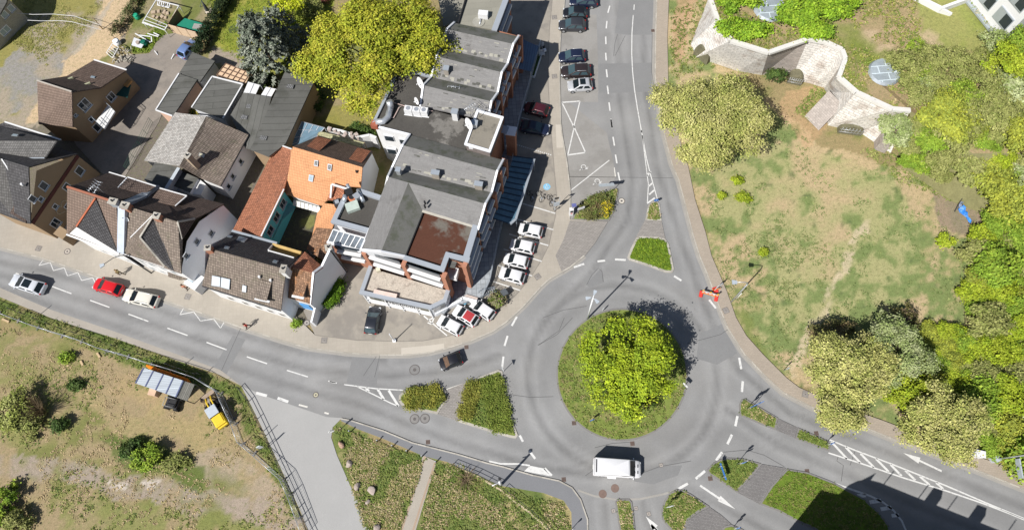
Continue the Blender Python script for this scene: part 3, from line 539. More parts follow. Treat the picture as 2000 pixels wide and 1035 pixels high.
# ================================================================== BUILDINGS
def pz(pts): return [P(*p) for p in pts]
class House:
    """roof polygons and walls given where they are seen (x, y of the photo, height); walls stand under the roof edges"""
    def __init__(s, name, label, cat, base, cen, group=None, inset=.22):
        s.t = thing(name, label, cat, P(*base), 0, group); s.c = P(*cen[:2], cen[2] if len(cen) > 2 else 4); s.i = inset; s.roofs = MB(); s.W = MB()
    def roof(s, pts, mat, th=.2, name='roof', side=None):
        mb = MB(); mb.slab(pz(pts), th, 0, 1 if side else None); return mb.build(name, [mat, side] if side else mat, s.t)
    def ins(s, p, d=None):
        v = Vector((s.c.x - p.x, s.c.y - p.y, 0)); L = v.length; return p + v / max(L, .01) * (s.i if d is None else d)
    def walls(s, chains, mat, z0=0, drop=.16, name='wall', mb=None, proj=True):
        o = None
        for ch in chains:
            mb = MB(); L = [s.ins(p) - Vector((0, 0, drop)) for p in pz(ch)]
            if len(L) > 2 and proj:                                   # a gable wall is flat: keep the upper points over the base line
                d = Vector((L[-1].x - L[0].x, L[-1].y - L[0].y, 0)).normalized()
                L = [Vector((L[0].x, L[0].y, p.z)) + d * d.dot(Vector((p.x - L[0].x, p.y - L[0].y, 0))) for p in L]
            mb.wall(L, z0); w_ = mb.build(name, mat, s.t); o = o or w_
        return o
    def window(s, a, b, t, z, w, h, wallobj, frame=None, depth=.07, sill=True, name='window', pane=None):
        A, B = s.ins(P(*a)), s.ins(P(*b)); d = Vector((B.x - A.x, B.y - A.y, 0)); L = d.length; d /= L; n = Vector((d.y, -d.x, 0))
        c = Vector((A.x, A.y, 0)) + d * (t * L)
        if n.dot(Vector((s.c.x - c.x, s.c.y - c.y, 0))) > 0: n = -n
        c = c + Vector((0, 0, z + h / 2)); rz = math.atan2(d.y, d.x)
        mb = MB(); fw = .09
        for dx in (-w / 2 + fw / 2, w / 2 - fw / 2): mb.box(c + d * dx + n * depth / 2, (fw, depth, h), rz)
        for dz in (-h / 2 + fw / 2, h / 2 - fw / 2): mb.box(c + Vector((0, 0, dz)) + n * depth / 2, (w - 2 * fw, depth, fw), rz)
        if w > 1.1: mb.box(c + n * depth / 2, (.07, depth, h - 2 * fw), rz)
        f = mb.build(name, frame or m_wtrim, wallobj); mb = MB(); mb.box(c + n * .015, (w - .16, .03, h - .16), rz); mb.build('pane', pane or m_glass, f)
        if sill: mb = MB(); mb.box(c + n * .09 + Vector((0, 0, -h / 2 - .04)), (w + .16, .2, .06), rz); mb.build('sill', m_zinc, f)
        return f
    def chimney(s, p, size, rz, ztop, roofobj=None, mat=None, zb=2.0, pots=1, capm=None):
        c = P(*p, ztop); mb = MB(); mb.box((c.x, c.y, ztop - zb / 2), (size[0], size[1], zb), rz)
        o = mb.build('chimney', mat or m_brick, roofobj or s.t); mb = MB(); mb.box((c.x, c.y, ztop + .05), (size[0] + .14, size[1] + .14, .1), rz); mb.build('cap', capm or m_kerb, o)
        mb = MB()
        for k in range(pots): mb.tube([(c.x + (k - (pots - 1) / 2) * .35 * math.cos(rz), c.y + (k - (pots - 1) / 2) * .35 * math.sin(rz), ztop + .1), (c.x + (k - (pots - 1) / 2) * .35 * math.cos(rz), c.y + (k - (pots - 1) / 2) * .35 * math.sin(rz), ztop + .4)], .11, 10)
        mb.build('chimney_pot', m_black, o); return o
    def skylight(s, a, b, c, d, roofobj, pane=None):
        """roof window given by its four corners (x, y, z) on the slope"""
        p = pz([a, b, c, d]); n = newell(p).normalized(); n = n if n.z > 0 else -n; ce = sum(p, Vector()) / 4
        mb = MB(); q = [x + n * .09 for x in p]; mb.slab(q, .14); f = mb.build('roof_window', m_zinc, roofobj)
        mb = MB(); mb.face([ce + (x - ce) * .8 + n * .096 for x in p]) ; mb.build('pane', pane or m_skyl, f); return f
    def trim(s, pts, w, h, mat, name='gutter', parent=None, dz=0):
        mb = MB(); L = [p + Vector((0, 0, dz)) for p in pz(pts)]
        for a, b in zip(L[:-1], L[1:]): mb.bar(a, b, w, h)
        return mb.build(name, mat, parent or s.t)
def zq(q, pts, z=None):
    return [(*q(p[0], p[1]), p[2] if len(p) > 2 else z) for p in pts]
def onslope(q, tri, pts):
    """photo places lying on the plane of three (x, y, z) points -> (x, y, z)"""
    A, B, C = (P(*q(t[0], t[1]), t[2]) for t in tri); n = (B - A).cross(C - A); out = []
    for x, y in pts:
        px, py = q(x, y); d = P(px, py, 0) - Vector((0, 0, CH)); o = Vector((0, 0, CH)); s_ = n.dot(A - o) / n.dot(d); out.append((px, py, (o + d * s_).z))
    return out
# ---------------------------------------------------------------- white street house with the long front roof (beside the grey alley)
q = S(380, 430, 4.703); ZR, ZE = 9.0, 5.1
h5 = House('town_house', 'white street house, brown ribbed roof, two bright roof windows, annex with terracotta patch', 'house', (500, 590), (*q(520, 420), 5))
R0, R1 = (150, 265, ZR), (838, 452, ZR); F0, F1 = (68, 600, ZE), (792, 826, ZE); B0, B1 = (350, 104, ZE), (1000, 295, ZE)
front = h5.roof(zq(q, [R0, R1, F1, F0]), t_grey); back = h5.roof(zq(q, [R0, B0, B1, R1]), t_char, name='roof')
w5 = h5.walls([zq(q, [F0, F1]), zq(q, [B0, B1])], m_white); w5g = h5.walls([zq(q, [F0, R0, B0]), zq(q, [B1, R1, F1])], m_lgrey)
h5.trim(zq(q, [(68, 603, ZE), (792, 829, ZE)]), .16, .12, m_dmetal, dz=-.1)
h5.trim(zq(q, [(345, 100, ZE), (760, 215, ZE)]), .3, .1, m_zinc, dz=.1)
for t in (.16, .33, .5, .66, .82): h5.window(F0 and (*q(68, 600), ZE), (*q(792, 826), ZE), t, 3.1, .8, 1.1, w5, m_white, .03, False, pane=m_skyl)
for t in (.2, .4, .58, .74, .9): h5.window((*q(68, 600), ZE), (*q(792, 826), ZE), t, .9, .9, 1.3, w5, m_white, .03, False)
for t in (.13, .35, .6, .8, .95):
    pass
sl = [R0, R1, F1]
m_sky2 = M('bright_roof_glass', (.75, .78, .8), .25, (1, .04), (3, 0), .6)
for Q in ([(165, 505), (240, 520), (238, 608), (158, 598)], [(248, 522), (330, 540), (322, 634), (244, 612)], [(445, 592), (480, 602), (476, 660), (438, 652)]): h5.skylight(*onslope(q, sl, Q), front, m_sky2)
slb = [R0, B0, R1]
for Q in ([(410, 150), (490, 170), (455, 207), (382, 190)], [(310, 140), (352, 150), (335, 166), (292, 155)], [(280, 240), (325, 250), (310, 270), (268, 262)], [(730, 368), (770, 378), (752, 400), (712, 390)]): h5.skylight(*onslope(q, slb, Q), back)
# front dormer with a shallow ribbed roof
d = onslope(q, sl, [(605, 540), (705, 568), (555, 722)]); dz = [(*q(605, 545), d[0][2] + .05), (*q(708, 573), d[1][2] + .05), (*q(660, 742), ZE + 1.45), (*q(552, 718), ZE + 1.4)]
dm = h5.roof(dz, t_grey, .1, 'dormer'); mb = MB(); a, b, c_ = P(*dz[1]), P(*dz[2]), P(*dz[3]); dn = Vector((0, 0, -.1))
lo = P(*onslope(q, sl, [(660, 760)])[0]); mb.face([a + dn, lo, b + dn]); lo2 = P(*onslope(q, sl, [(552, 730)])[0]); mb.face([b + dn, lo, lo2, c_ + dn]); mb.build('dormer_wall', m_dmetal, dm)
h5.trim([(*q(552, 720), ZE + 1.36), (*q(690, 750), ZE + 1.36)], .25, .12, m_wtrim, 'dormer_gutter', dm)
for p in ((605, 530), (708, 562)): a = P(*onslope(q, sl, [p])[0]); mb = MB(); mb.tube([a, a + Vector((0, 0, .55))], .14, 10); mb.build('vent_pipe', m_wtrim, front)
h5.chimney(q(120, 255), (.7, .6), .0, ZR + .7, front); h5.chimney(q(815, 448), (.6, .9), -.2, ZR + .7, front, m_white)
# rear terrace let into the back slope
tp = onslope(q, slb, [(725, 232), (985, 310), (918, 350), (682, 283)])
mb = MB(); pp = [p + Vector((0, 0, .03)) for p in pz(tp)]; mb.face(pp); ter = mb.build('roof_terrace', M('terrace_planks', (.2, .15, .05), .9), h5.t)
h5.trim([tp[0], tp[1]], .35, .4, M('ochre_parapet', (.52, .36, .14), .85), 'parapet', ter, .2); h5.trim([tp[3], tp[2]], .12, .2, m_wtrim, 'railing', ter, .15); h5.trim([tp[0], tp[3]], .12, .3, m_wtrim, 'railing', ter, .15)
# lower annex to the right, set back, with a tall grey party wall
A0, A1, A2, A3 = (888, 432, 7.8), (1102, 490, 7.95), (1070, 770, 3.95), (858, 712, 4.1)
anx = h5.roof(zq(q, [A0, A1, A2, A3]), t_mix, name='annex_roof'); an2 = h5.roof(zq(q, [(888, 432, 7.8), (1012, 288, 6.8), (1180, 430, 7.0), (1102, 490, 7.95)]), t_terra, name='annex_roof')
mb = MB(); mb.face([p + Vector((0, 0, .03)) for p in pz(onslope(q, [A0, A1, A2], [(960, 520), (1038, 543), (1005, 640), (930, 618)]))]); mb.build('tile_patch', t_orange, anx)
d = onslope(q, [A0, A1, A2], [(960, 560), (1036, 575), (1030, 712), (905, 690)]); dd = [d[0], (*q(1036, 570), d[1][2] + .1), (*q(1000, 705), 5.9), (*q(900, 685), 5.9)]; ad = h5.roof(dd, t_mix, .08, 'dormer')
h5.trim([(*q(895, 695), 5.8), (*q(1005, 718), 5.8)], .3, .15, m_wtrim, 'dormer_gutter', ad)
mb = MB(); mb.face([P(*dd[1]), P(*d[2]), P(*dd[2])]); mb.build('dormer_wall', m_dmetal, ad)
tops = pz(zq(q, [(1066, 771, 3.93), (1102, 487, 8.1), (1180, 427, 7.15), (1254, 270, 7.9)])); B0, B1 = P(*q(1150, 860)), P(*q(1400, 480)); d = (B1 - B0).normalized(); nw = Vector((-d.y, d.x, 0))
tops = [B0 + d * d.dot(p - B0) * 1.0 + Vector((0, 0, p.z)) for p in [Vector((p.x, p.y, p.z)) for p in tops]]; tops = [Vector((p.x, p.y, t_)) for p, t_ in zip(tops, (3.95, 8.1, 7.15, 7.95))]
mb = MB(); mb.wall(tops); mb.wall([p + nw * .28 for p in tops][::-1])
for a_, b_ in zip(tops[:-1], tops[1:]): mb.face([a_, b_, b_ + nw * .28, a_ + nw * .28])
for e_ in (tops[0], tops[-1]): f_ = e_ + nw * .28; mb.face([(e_.x, e_.y, 0), (f_.x, f_.y, 0), f_, e_])
mb.build('party_wall', m_lgrey, h5.t); mb = MB(); mb.tube([(B1.x, B1.y, .1), (B1.x, B1.y, 7.9)], .09, 8); mb.build('downpipe', m_black, h5.t)
mb = MB(); mb.wall(pz(zq(q, [(858, 714, 4.0), (1068, 771, 3.85)]))); fw = mb.build('wall', m_white, h5.t)
mb = MB(); a, b = P(*q(960, 762), 3.2), P(*q(1050, 785), 3.2); mb.bar(a + Vector((0, 0, -1)), b + Vector((0, 0, -1)), .1, 2.0); mb.build('door', M('blue_door', (.1, .3, .6), .5), h5.t)
h5.chimney(q(1230, 250), (.7, .7), .2, 7.8, None, m_zinc, 1.5, 1)
mb = MB(); a, b = P(*q(1150, 860)), P(*q(1108, 978)); 
mb.face([(a.x, a.y, 0), (b.x, b.y, 0), (b.x, b.y, 2.1), (a.x, a.y, 2.6)]); n = Vector((.25, .05, 0)); a2, b2 = a + n, b + n
mb.face([(b2.x, b2.y, 0), (a2.x, a2.y, 0), (a2.x, a2.y, 2.6), (b2.x, b2.y, 2.1)]); mb.face([(a.x, a.y, 2.6), (b.x, b.y, 2.1), (b2.x, b2.y, 2.1), (a2.x, a2.y, 2.6)]); mb.face([(b.x, b.y, 0), (b2.x, b2.y, 0), (b2.x, b2.y, 2.1), (b.x, b.y, 2.1)]); mb.build('side_wall', m_lgrey, h5.t)
# ---------------------------------------------------------------- pair of white gabled houses
q = S(120, 320, 3.98); ZR, ZE = 10.0, 5.8
h3 = House('town_house', 'white street house with red-edged ridge tiles and a triangular gable over a green awning', 'house', (200, 500), (*q(240, 380), 6))
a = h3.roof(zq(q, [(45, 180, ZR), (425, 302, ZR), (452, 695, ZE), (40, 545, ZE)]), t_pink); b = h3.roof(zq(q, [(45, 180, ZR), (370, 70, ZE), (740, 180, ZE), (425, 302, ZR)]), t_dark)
w = h3.walls([zq(q, [(40, 545, ZE), (452, 695, ZE)]), zq(q, [(370, 70, ZE), (740, 180, ZE)])], m_white); h3.walls([zq(q, [(40, 545, ZE), (45, 180, ZR), (370, 70, ZE)])], m_greyr)
g0, g1 = (*q(265, 268), ZR - .05), (*q(118, 488), 8.6)
h3.roof([g0, g1, (*q(45, 542), ZE)], t_pink, .14, 'cross_gable'); h3.roof([g0, g1, (*q(440, 690), ZE + .05)], t_char, .14, 'cross_gable')
mb = MB(); mb.face(pz([(*q(118, 492), 8.5), (*q(60, 545), ZE), (*q(440, 690), ZE)])); mb.build('gable_wall', m_white, h3.t)
h3.trim([g0, g1], .22, .16, M('red_ridge', (.4, .12, .06), .8), 'ridge_tiles'); h3.trim([(*q(45, 180), ZR), (*q(400, 294), ZR)], .26, .14, M('red_ridge_b', (.33, .13, .08), .8), 'ridge_tiles', dz=.05)
h3.trim(zq(q, [(85, 510, ZE), (240, 565, ZE)]), .5, .5, M('green_awning', (.2, .26, .23), .7), 'awning'); h3.trim(zq(q, [(40, 550, ZE), (450, 700, ZE)]), .2, .14, m_wtrim, 'gutter')
h3.trim(zq(q, [(370, 66, ZE), (500, 105, ZE)]), .14, .1, m_wtrim, 'gutter')
for t in (.3, .55, .8):
    for z in (1.0, 3.7): h3.window((*q(40, 545), ZE), (*q(452, 695), ZE), t, z, .8, 1.1, w, m_white, .03, False, pane=m_skyl)
d = onslope(q, [(45, 180, ZR), (370, 70, ZE), (740, 180, ZE)], [(515, 105), (730, 175), (625, 232), (440, 185)]); dd = [(x, y, z + (1.2 if k < 2 else .15)) for k, (x, y, z) in enumerate(d)]
bd = h3.roof([(*q(515, 105), 7.6), (*q(735, 175), 7.6), (*q(640, 238), d[2][2] + .1), (*q(440, 186), d[3][2] + .1)], t_dark, .12, 'dormer')
h3.trim([(*q(515, 105), 7.6), (*q(735, 175), 7.6)], .14, .12, m_wtrim, 'dormer_gutter', bd); h3.trim([(*q(515, 105), 7.6), (*q(440, 186), d[3][2] + .1)], .14, .12, m_wtrim, 'dormer_trim', bd)
h3.chimney(q(400, 292), (1.0, .7), -.3, ZR + .7, a, m_zinc, 1.6, 1)
# tv aerials
def aerial(parent, p, hgt, n=6, wid=.9, rz=.4, name='aerial'):
    c = P(*p); mb = MB(); mb.tube([c, c + Vector((0, 0, hgt))], .035, 6); d = Vector((math.cos(rz), math.sin(rz), 0)); s_ = Vector((-d.y, d.x, 0)); top = c + Vector((0, 0, hgt - .1))
    mb.tube([top - d * .8, top + d * .8], .03, 6)
    for k in range(n): f = -.75 + 1.5 * k / (n - 1); L = wid * (.5 + .08 * k); mb.tube([top + d * f - s_ * L * .5, top + d * f + s_ * L * .5], .025, 5)
    return mb.build(name, m_metal, parent)
pl = [(45, 180, ZR), (370, 70, ZE), (740, 180, ZE)]
aerial(b, onslope(q, pl, [(300, 215)])[0], 1.6, 6, 1.1, .9); aerial(b, onslope(q, pl, [(345, 235)])[0], 1.9, 5, .9, 1.2)
# party strip between the two houses
h3.trim(zq(q, [(478, 335, ZR + .12), (470, 688, ZE + .12)]), 1.0, .5, M('blue_grey_flashing', (.42, .46, .53), .6), 'parapet_wall'); h3.trim(zq(q, [(490, 318, ZR + .1), (640, 250, 7.9), (735, 178, ZE + .1)]), 1.0, .45, M('shaded_flashing', (.27, .3, .34), .6), 'parapet_wall')  # rear stretch is the same flashing darkened for its shaded side
h4 = House('town_house', 'white corner house with hipped gable, small half-hip and pale end wall beside the narrow alley', 'house', (320, 510), (*q(760, 480), 6))
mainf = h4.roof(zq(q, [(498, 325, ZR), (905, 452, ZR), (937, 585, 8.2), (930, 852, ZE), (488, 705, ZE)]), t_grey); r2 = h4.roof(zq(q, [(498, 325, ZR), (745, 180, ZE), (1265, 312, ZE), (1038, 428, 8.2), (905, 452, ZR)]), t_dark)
h4.roof(zq(q, [(905, 452, ZR), (1038, 428, 8.2), (937, 585, 8.2)]), t_dark, .15, 'half_hip')
w = h4.walls([zq(q, [(488, 705, ZE), (930, 852, ZE)]), zq(q, [(745, 180, ZE), (1265, 312, ZE)])], m_white); wg = h4.walls([zq(q, [(930, 852, ZE), (937, 585, 8.2), (1038, 428, 8.2), (1265, 312, ZE)])], m_lgrey)
g0, g1 = (*q(718, 398), ZR - .1), (*q(610, 572), 9.4); e0, e1 = (*q(475, 690), ZE + .1), (*q(800, 796), ZE + .1)
h4.roof([g0, g1, e0, (*q(535, 575), 7.3)], t_grey, .14, 'cross_gable'); h4.roof([g0, g1, e1, (*q(872, 832), ZE + .1)], t_char, .14, 'cross_gable'); h4.roof([g1, e0, e1], t_grey, .14, 'cross_gable')
h4.trim([g0, g1], .22, .14, m_kerb, 'ridge_tiles'); h4.trim([g1, e1], .2, .14, m_kerb, 'ridge_tiles'); h4.trim([g0, (*q(540, 575), 7.4)], .1, .08, m_wtrim, 'valley_flashing', dz=.1); h4.trim(zq(q, [(905, 452, ZR), (937, 585, 8.2)]), .2, .14, m_kerb, 'ridge_tiles', dz=.05); h4.trim(zq(q, [(905, 452, ZR), (1038, 428, 8.2)]), .2, .14, m_kerb, 'ridge_tiles', dz=.05)
h4.trim(zq(q, [(475, 695, ZE), (800, 800, ZE)]), .2, .14, m_wtrim, 'gutter')
for t in (.15, .35, .55, .75):
    for z in (1.0, 3.6): h4.window((*q(488, 705), ZE), (*q(930, 852), ZE), t, z, .8, 1.1, w, m_white, .03, False, pane=m_skyl)
for t, z, s_ in ((.2, 6.2, .7), (.42, 5.9, .8), (.62, 4.2, .8)): h4.window((*q(930, 852), ZE), (*q(1265, 312), ZE), t, z, s_, .95, wg, m_greyr)
h4.chimney(q(492, 325), (1.0, .8), -.3, ZR + .6, mainf, m_brick); h4.chimney(q(738, 405), (.8, .7), -.3, ZR + .6, mainf, m_brick)
bd = h4.roof([(*q(765, 190), 7.5), (*q(975, 250), 7.5), (*q(885, 328), 7.9), (*q(690, 285), 7.9)], t_brown, .12, 'dormer'); h4.trim([(*q(765, 190), 7.5), (*q(975, 250), 7.5), (*q(885, 328), 7.9)], .14, .12, m_wtrim, 'dormer_gutter', bd)
sl = [(498, 325, ZR), (905, 452, ZR), (930, 852, ZE)]
c_ = P(*onslope(q, sl, [(500, 440)])[0]); mb = MB(); mb.tube([c_, c_ + Vector((0, 0, .8))], .04, 6); mb.build('dish_mast', m_metal, mainf)
def dish(parent, p, r, az, tilt=.5, name='satellite_dish', mast=.5):
    c = P(*p); mb = MB(); mb.tube([c - Vector((0, 0, mast)), c], .035, 6)
    n = Vector((math.cos(az) * math.cos(tilt), math.sin(az) * math.cos(tilt), math.sin(tilt))); u = n.orthogonal().normalized(); w_ = n.cross(u); rings = []
    for k in range(5):
        f = k / 4; i = len(mb.v); rings.append(i)
        for j in range(18): a = 2 * math.pi * j / 18; mb.v.append(tuple(c + (u * math.cos(a) + w_ * math.sin(a) * .9) * r * f + n * (.22 * r * f * f)))
    for a, b in zip(rings[:-1], rings[1:]):
        for j in range(18): mb.f.append([a + j, a + (j + 1) % 18, b + (j + 1) % 18, b + j]); mb.m.append(0); mb.sm.append(True)
    mb.tube([c - w_ * r * .8, c + n * r * .9], .025, 5); mb.box(c + n * r * .9, (.12, .12, .12)); return mb.build(name, m_wtrim, parent)
dish(mainf, (*q(505, 425), 9.0), .45, -2.0)
# porch roof and low entrance at the right corner
mb = MB(); mb.prism([P(*q(*p), 3) for p in ((815, 828), (905, 862), (1000, 842), (960, 895), (905, 895), (825, 872))], 2.6, 2.8); mb.build('porch_roof', t_grey, h4.t)
mb = MB(); mb.box(P(*q(1030, 905), 2.2) + Vector((0, 0, -1.1)), (1.9, 2.0, 2.2), -.6); po = mb.build('porch', m_white, h4.t); mb = MB(); mb.box(P(*q(1010, 890), 2.25), (1.0, .8, .06), -.6); mb.build('pane', m_skyl, po)
# ---------------------------------------------------------------- house with the half-pale weathered roof, set back
q = S(270, 90, 4.311); ZR, ZE = 6.6, 4.3
h6 = House('back_house', 'white backyard house, left roof half pale and weathered, right half grey-brown with a tall chimney', 'house', (385, 330), (*q(500, 800), 4))
ql = S(0, 240, 3.98); cv = lambda p: ((ql(*p)[0] - 270) * 4.311, (ql(*p)[1] - 90) * 4.311)
r0, r1 = (570, 595, ZR), (*cv((1395, 335)), ZR)
a = h6.roof(zq(q, [r0, r1, (*cv((1120, 292)), ZE - .6), (310, 560, ZE - .6)]), t_pale); b = h6.roof(zq(q, [r0, (928, 747, ZE), (*cv((1712, 492)), ZE), (*cv((1560, 430)), ZE + .2), r1]), t_grey)
w = h6.walls([zq(q, [(928, 747, ZE), (*cv((1712, 492)), ZE)])], m_lgrey); w2 = h6.walls([zq(q, [(*cv((1712, 492)), ZE), (*cv((1560, 430)), ZE + .2)])], m_white)
h6.walls([zq(q, [(310, 560, ZE - .6), r0, (928, 747, ZE)]), zq(q, [(310, 560, ZE - .6), (*cv((1120, 292)), ZE - .6)])], m_lgrey)
for t, z in ((.42, 2.2), (.72, 2.2), (.9, 1.9)): h6.window(zq(q, [(928, 747, ZE)])[0], zq(q, [(*cv((1712, 492)), ZE)])[0], t, z, .7, 1.0, w)
h6.chimney(q(415, 925), (.75, .6), 1.0, 8.0, a, M('sandy_brick', (.42, .33, .24), .9), 3, 1)
sl = [r0, (928, 747, ZE), r1]; h6.skylight(*onslope(q, sl, [(515, 900), (558, 915), (550, 940), (508, 925)]), b, M('cream_vent', (.6, .55, .4), .7))
h6.trim(zq(q, [(*cv((1930, 100)), ZE), (*cv((1712, 492)), ZE)]), .14, .12, m_black, dz=-.08)
# flat-roofed wing
FZ2 = 4.6
mb = MB(); mb.prism([P(*ql(*p), FZ2) for p in ((1215, 292), (1392, 352), (1292, 515), (1120, 442))], 0, FZ2, 0, 1); mb.build('wing', [m_felt, m_greyr], h6.t)
mb = MB(); mb.prism([P(*ql(*p), 3.6) for p in ((1410, 375), (1540, 432), (1478, 545), (1330, 485))], 0, 3.6, 0, 1); wg = mb.build('wing', [m_felt, m_lgrey], h6.t)
h6.trim([(*ql(1392, 352), FZ2 + .1), (*ql(1292, 515), FZ2 + .1)], .45, .25, M('pale_coping', (.45, .49, .53), .6), 'parapet')
mb = MB(); mb.prism([P(*ql(*p), 3.2) for p in ((1548, 436), (1600, 480), (1560, 560), (1475, 552))], 0, 3.2, 0, 0); mb.build('wing', m_white, h6.t)
# ---------------------------------------------------------------- brown house at the upper left
q = S(60, 100, 5.175); ZR = 8.7
h1 = House('brown_house', 'brown rendered house with reddish roof and a white balcony slab on its dark side wall', 'house', (150, 240), (*q(420, 480), 5))
a = h1.roof(zq(q, [(65, 300, ZR), (415, 413, ZR), (422, 765, 4.6), (78, 735, 4.6)]), t_pink)
b = h1.roof(zq(q, [(65, 300, ZR), (360, 255, 6.2), (705, 370, 6.2), (415, 413, ZR)]), t_dark); c_ = h1.roof(zq(q, [(360, 255, 6.2), (640, 92, 4.2), (967, 195, 4.2), (705, 370, 6.2)]), t_brown)
w = h1.walls([zq(q, [(422, 765, 4.6), (415, 413, ZR), (705, 370, 6.2), (967, 195, 4.2)])], m_brownr); h1.walls([zq(q, [(78, 735, 4.6), (422, 765, 4.6)]), zq(q, [(640, 92, 4.2), (967, 195, 4.2)]), zq(q, [(78, 735, 4.6), (65, 300, ZR), (360, 255, 6.2), (640, 92, 4.2)])], m_brownr)
h1.trim(zq(q, [(65, 300, ZR), (415, 413, ZR)]), .18, .12, M('pale_ridge', (.42, .38, .33), .8), 'ridge_tiles', dz=.05); h1.trim(zq(q, [(640, 90, 4.2), (970, 193, 4.2)]), .2, .14, m_wtrim)
wa, wb = (*q(422, 765), 4.6), (*q(967, 195), 4.2)
for t, z, ww, hh in ((.3, 4.6, 1.5, 1.7), (.22, 2.6, .7, .8), (.22, .6, 1.6, 1.4), (.12, 5.2, .5, .4), (.62, 2.4, 1.2, 1.3)): h1.window(wa, wb, t, z, ww, hh, w)
h1.skylight(*onslope(q, [(360, 255, 6.2), (640, 92, 4.2), (967, 195, 4.2)], [(615, 255), (655, 262), (645, 280), (602, 272)]), c_)
for p in ((400, 285), (575, 338)): x = onslope(q, [(360, 255, 6.2), (640, 92, 4.2), (967, 195, 4.2)], [p])[0]; mb = MB(); mb.box(P(*x) + Vector((0, 0, .1)), (.9, .22, .25), .4); mb.build('roof_vent', M('olive_vent', (.3, .3, .2), .7), c_)
x = onslope(q, [(65, 300, ZR), (415, 413, ZR), (422, 765, 4.6)], [(122, 640)])[0]; mb = MB(); mb.tube([P(*x), P(*x) + Vector((0, 0, .6))], .16, 10); mb.build('vent_pipe', m_wtrim, a)
bal = MB(); bp = [P(*q(*p), 3.0) for p in ((780, 545), (850, 608), (740, 785), (660, 710))]; bal.prism(bp, 2.75, 3.0); bo = bal.build('balcony', m_wtrim, h1.t)
mb = MB()
for k in (0, 1, 2):
    A_, B_ = bp[k], bp[(k + 1) % 4]; mb.bar(A_ + Vector((0, 0, .95)), B_ + Vector((0, 0, .95)), .06, .06); mb.bar(A_ + Vector((0, 0, .5)), B_ + Vector((0, 0, .5)), .04, .04)
    for f in (0, .5): mb.tube([A_.lerp(B_, f), A_.lerp(B_, f) + Vector((0, 0, .95))], .03, 6)
mb.build('railing', m_zinc, bo)
mb = MB(); mb.prism([P(*q(*p), 2.6) for p in ((905, 262), (915, 268), (1010, 340), (975, 470), (805, 430))], 2.45, 2.6); mb.build('lean_to_roof', M('green_tarpaulin', (.02, .08, .07), .5), h1.t)
mb = MB(); mb.box(P(*q(960, 320), 2.7), (1.4, 1.1, .25), -.5); mb.build('timber_stack', M('orange_timber', (.5, .27, .1), .8), h1.t)
# ---------------------------------------------------------------- dark-roofed corner building on the far left
q = S(0, 230, 4.141); ZR, ZE = 9.4, 5.6
h2 = House('corner_house', 'dark-roofed brown house with a heart-shaped outline and dark red strip on its big side wall', 'house', (60, 400), (*q(60, 480), 5))
a = h2.roof(zq(q, [(18, 335, ZR), (230, 400, ZR), (245, 855, ZE), (205, 850, ZE), (-120, 730, ZE), (-150, 290, ZR)]), t_char); b = h2.roof(zq(q, [(18, 335, ZR), (-150, 290, ZR), (200, 160, ZE), (625, 290, ZE), (230, 400, ZR)]), t_char)
n1 = h2.roof(zq(q, [(-200, 185, 9.9), (455, 188, 9.9), (360, 328, 8.0), (20, 330, 8.0), (-200, 330, 8.0)]), M('grey_tiles_lit', (.16, .155, .15), .85, (.6, .1), (5, .1), .2, pat=(.23, .36, .035, .4, 0, .2)), name='wing_roof')  # sunlight put into the tile colour: paler than the north slope
n2 = h2.roof(zq(q, [(-200, 185, 9.9), (-200, 60, 7.5), (-20, 60, 7.5), (40, 35, 7.6), (492, 180, 7.6), (455, 188, 9.9)]), t_char, name='wing_roof')
h2.trim(zq(q, [(40, 35, 7.65), (492, 180, 7.65)]), .18, .14, m_wtrim); h2.trim(zq(q, [(18, 330, 8.1), (360, 326, 8.1)]), .14, .1, m_zinc, 'valley_flashing'); h2.trim(zq(q, [(18, 337, ZR), (180, 590, 7.2)]), .14, .1, m_wtrim, 'valley_flashing', dz=.1)
h2.roof(zq(q, [(-200, 350, 9.3), (18, 337, ZR), (182, 590, 7.4), (80, 770, 6.0), (-80, 560, 7.0)]), M('dark_lit_tiles', (.12, .115, .11), .85, (.6, .1), (5, .1), .2, pat=(.23, .36, .035, .42, 0, .2)), .3, 'cross_gable')  # sunlit facet: charcoal tiles lightened in their colour
h2.roof(zq(q, [(182, 590, 7.4), (220, 760, 5.9), (210, 852, 5.7), (80, 770, 6.0)]), t_dark, .2, 'cross_gable')
w = h2.walls([zq(q, [(245, 855, ZE), (230, 400, ZR), (625, 290, ZE)])], m_brownr); h2.walls([zq(q, [(245, 855, ZE), (-120, 730, ZE)]), zq(q, [(625, 290, ZE), (-20, 80, ZE)])], m_brownr)
wa, wb = (*q(245, 855), ZE), (*q(625, 290), ZE); A_, B_ = h2.ins(P(*wa)), h2.ins(P(*wb)); dd = (B_ - A_).normalized(); nn_ = Vector((dd.y, -dd.x, 0)); nn_ = nn_ if nn_.dot(h2.c - A_) < 0 else -nn_
mb = MB(); mb.bar(Vector((A_.x, A_.y, 5.15)) + nn_ * .05, Vector((B_.x, B_.y, 5.15)) + nn_ * .05, .08, .55); mb.build('red_band', M('dark_red_cladding', (.1, .035, .03), .8), w)
for t, z, ww, hh, s_ in ((.25, 6.8, .8, 1.1, 0), (.45, 6.4, 1.0, 1.3, 1), (.3, 5.9, .7, .7, 0), (.6, 3.1, 1.0, 1.3, 1), (.32, 3.2, .7, .8, 0), (.86, 2.8, 1.1, 1.4, 1), (.15, 1.2, 1.2, 1.5, 1), (.42, .9, 1.1, 1.4, 1)): h2.window(wa, wb, t, z, ww, hh, w)
mb = MB(); hc = A_.lerp(B_, .36); pts = []
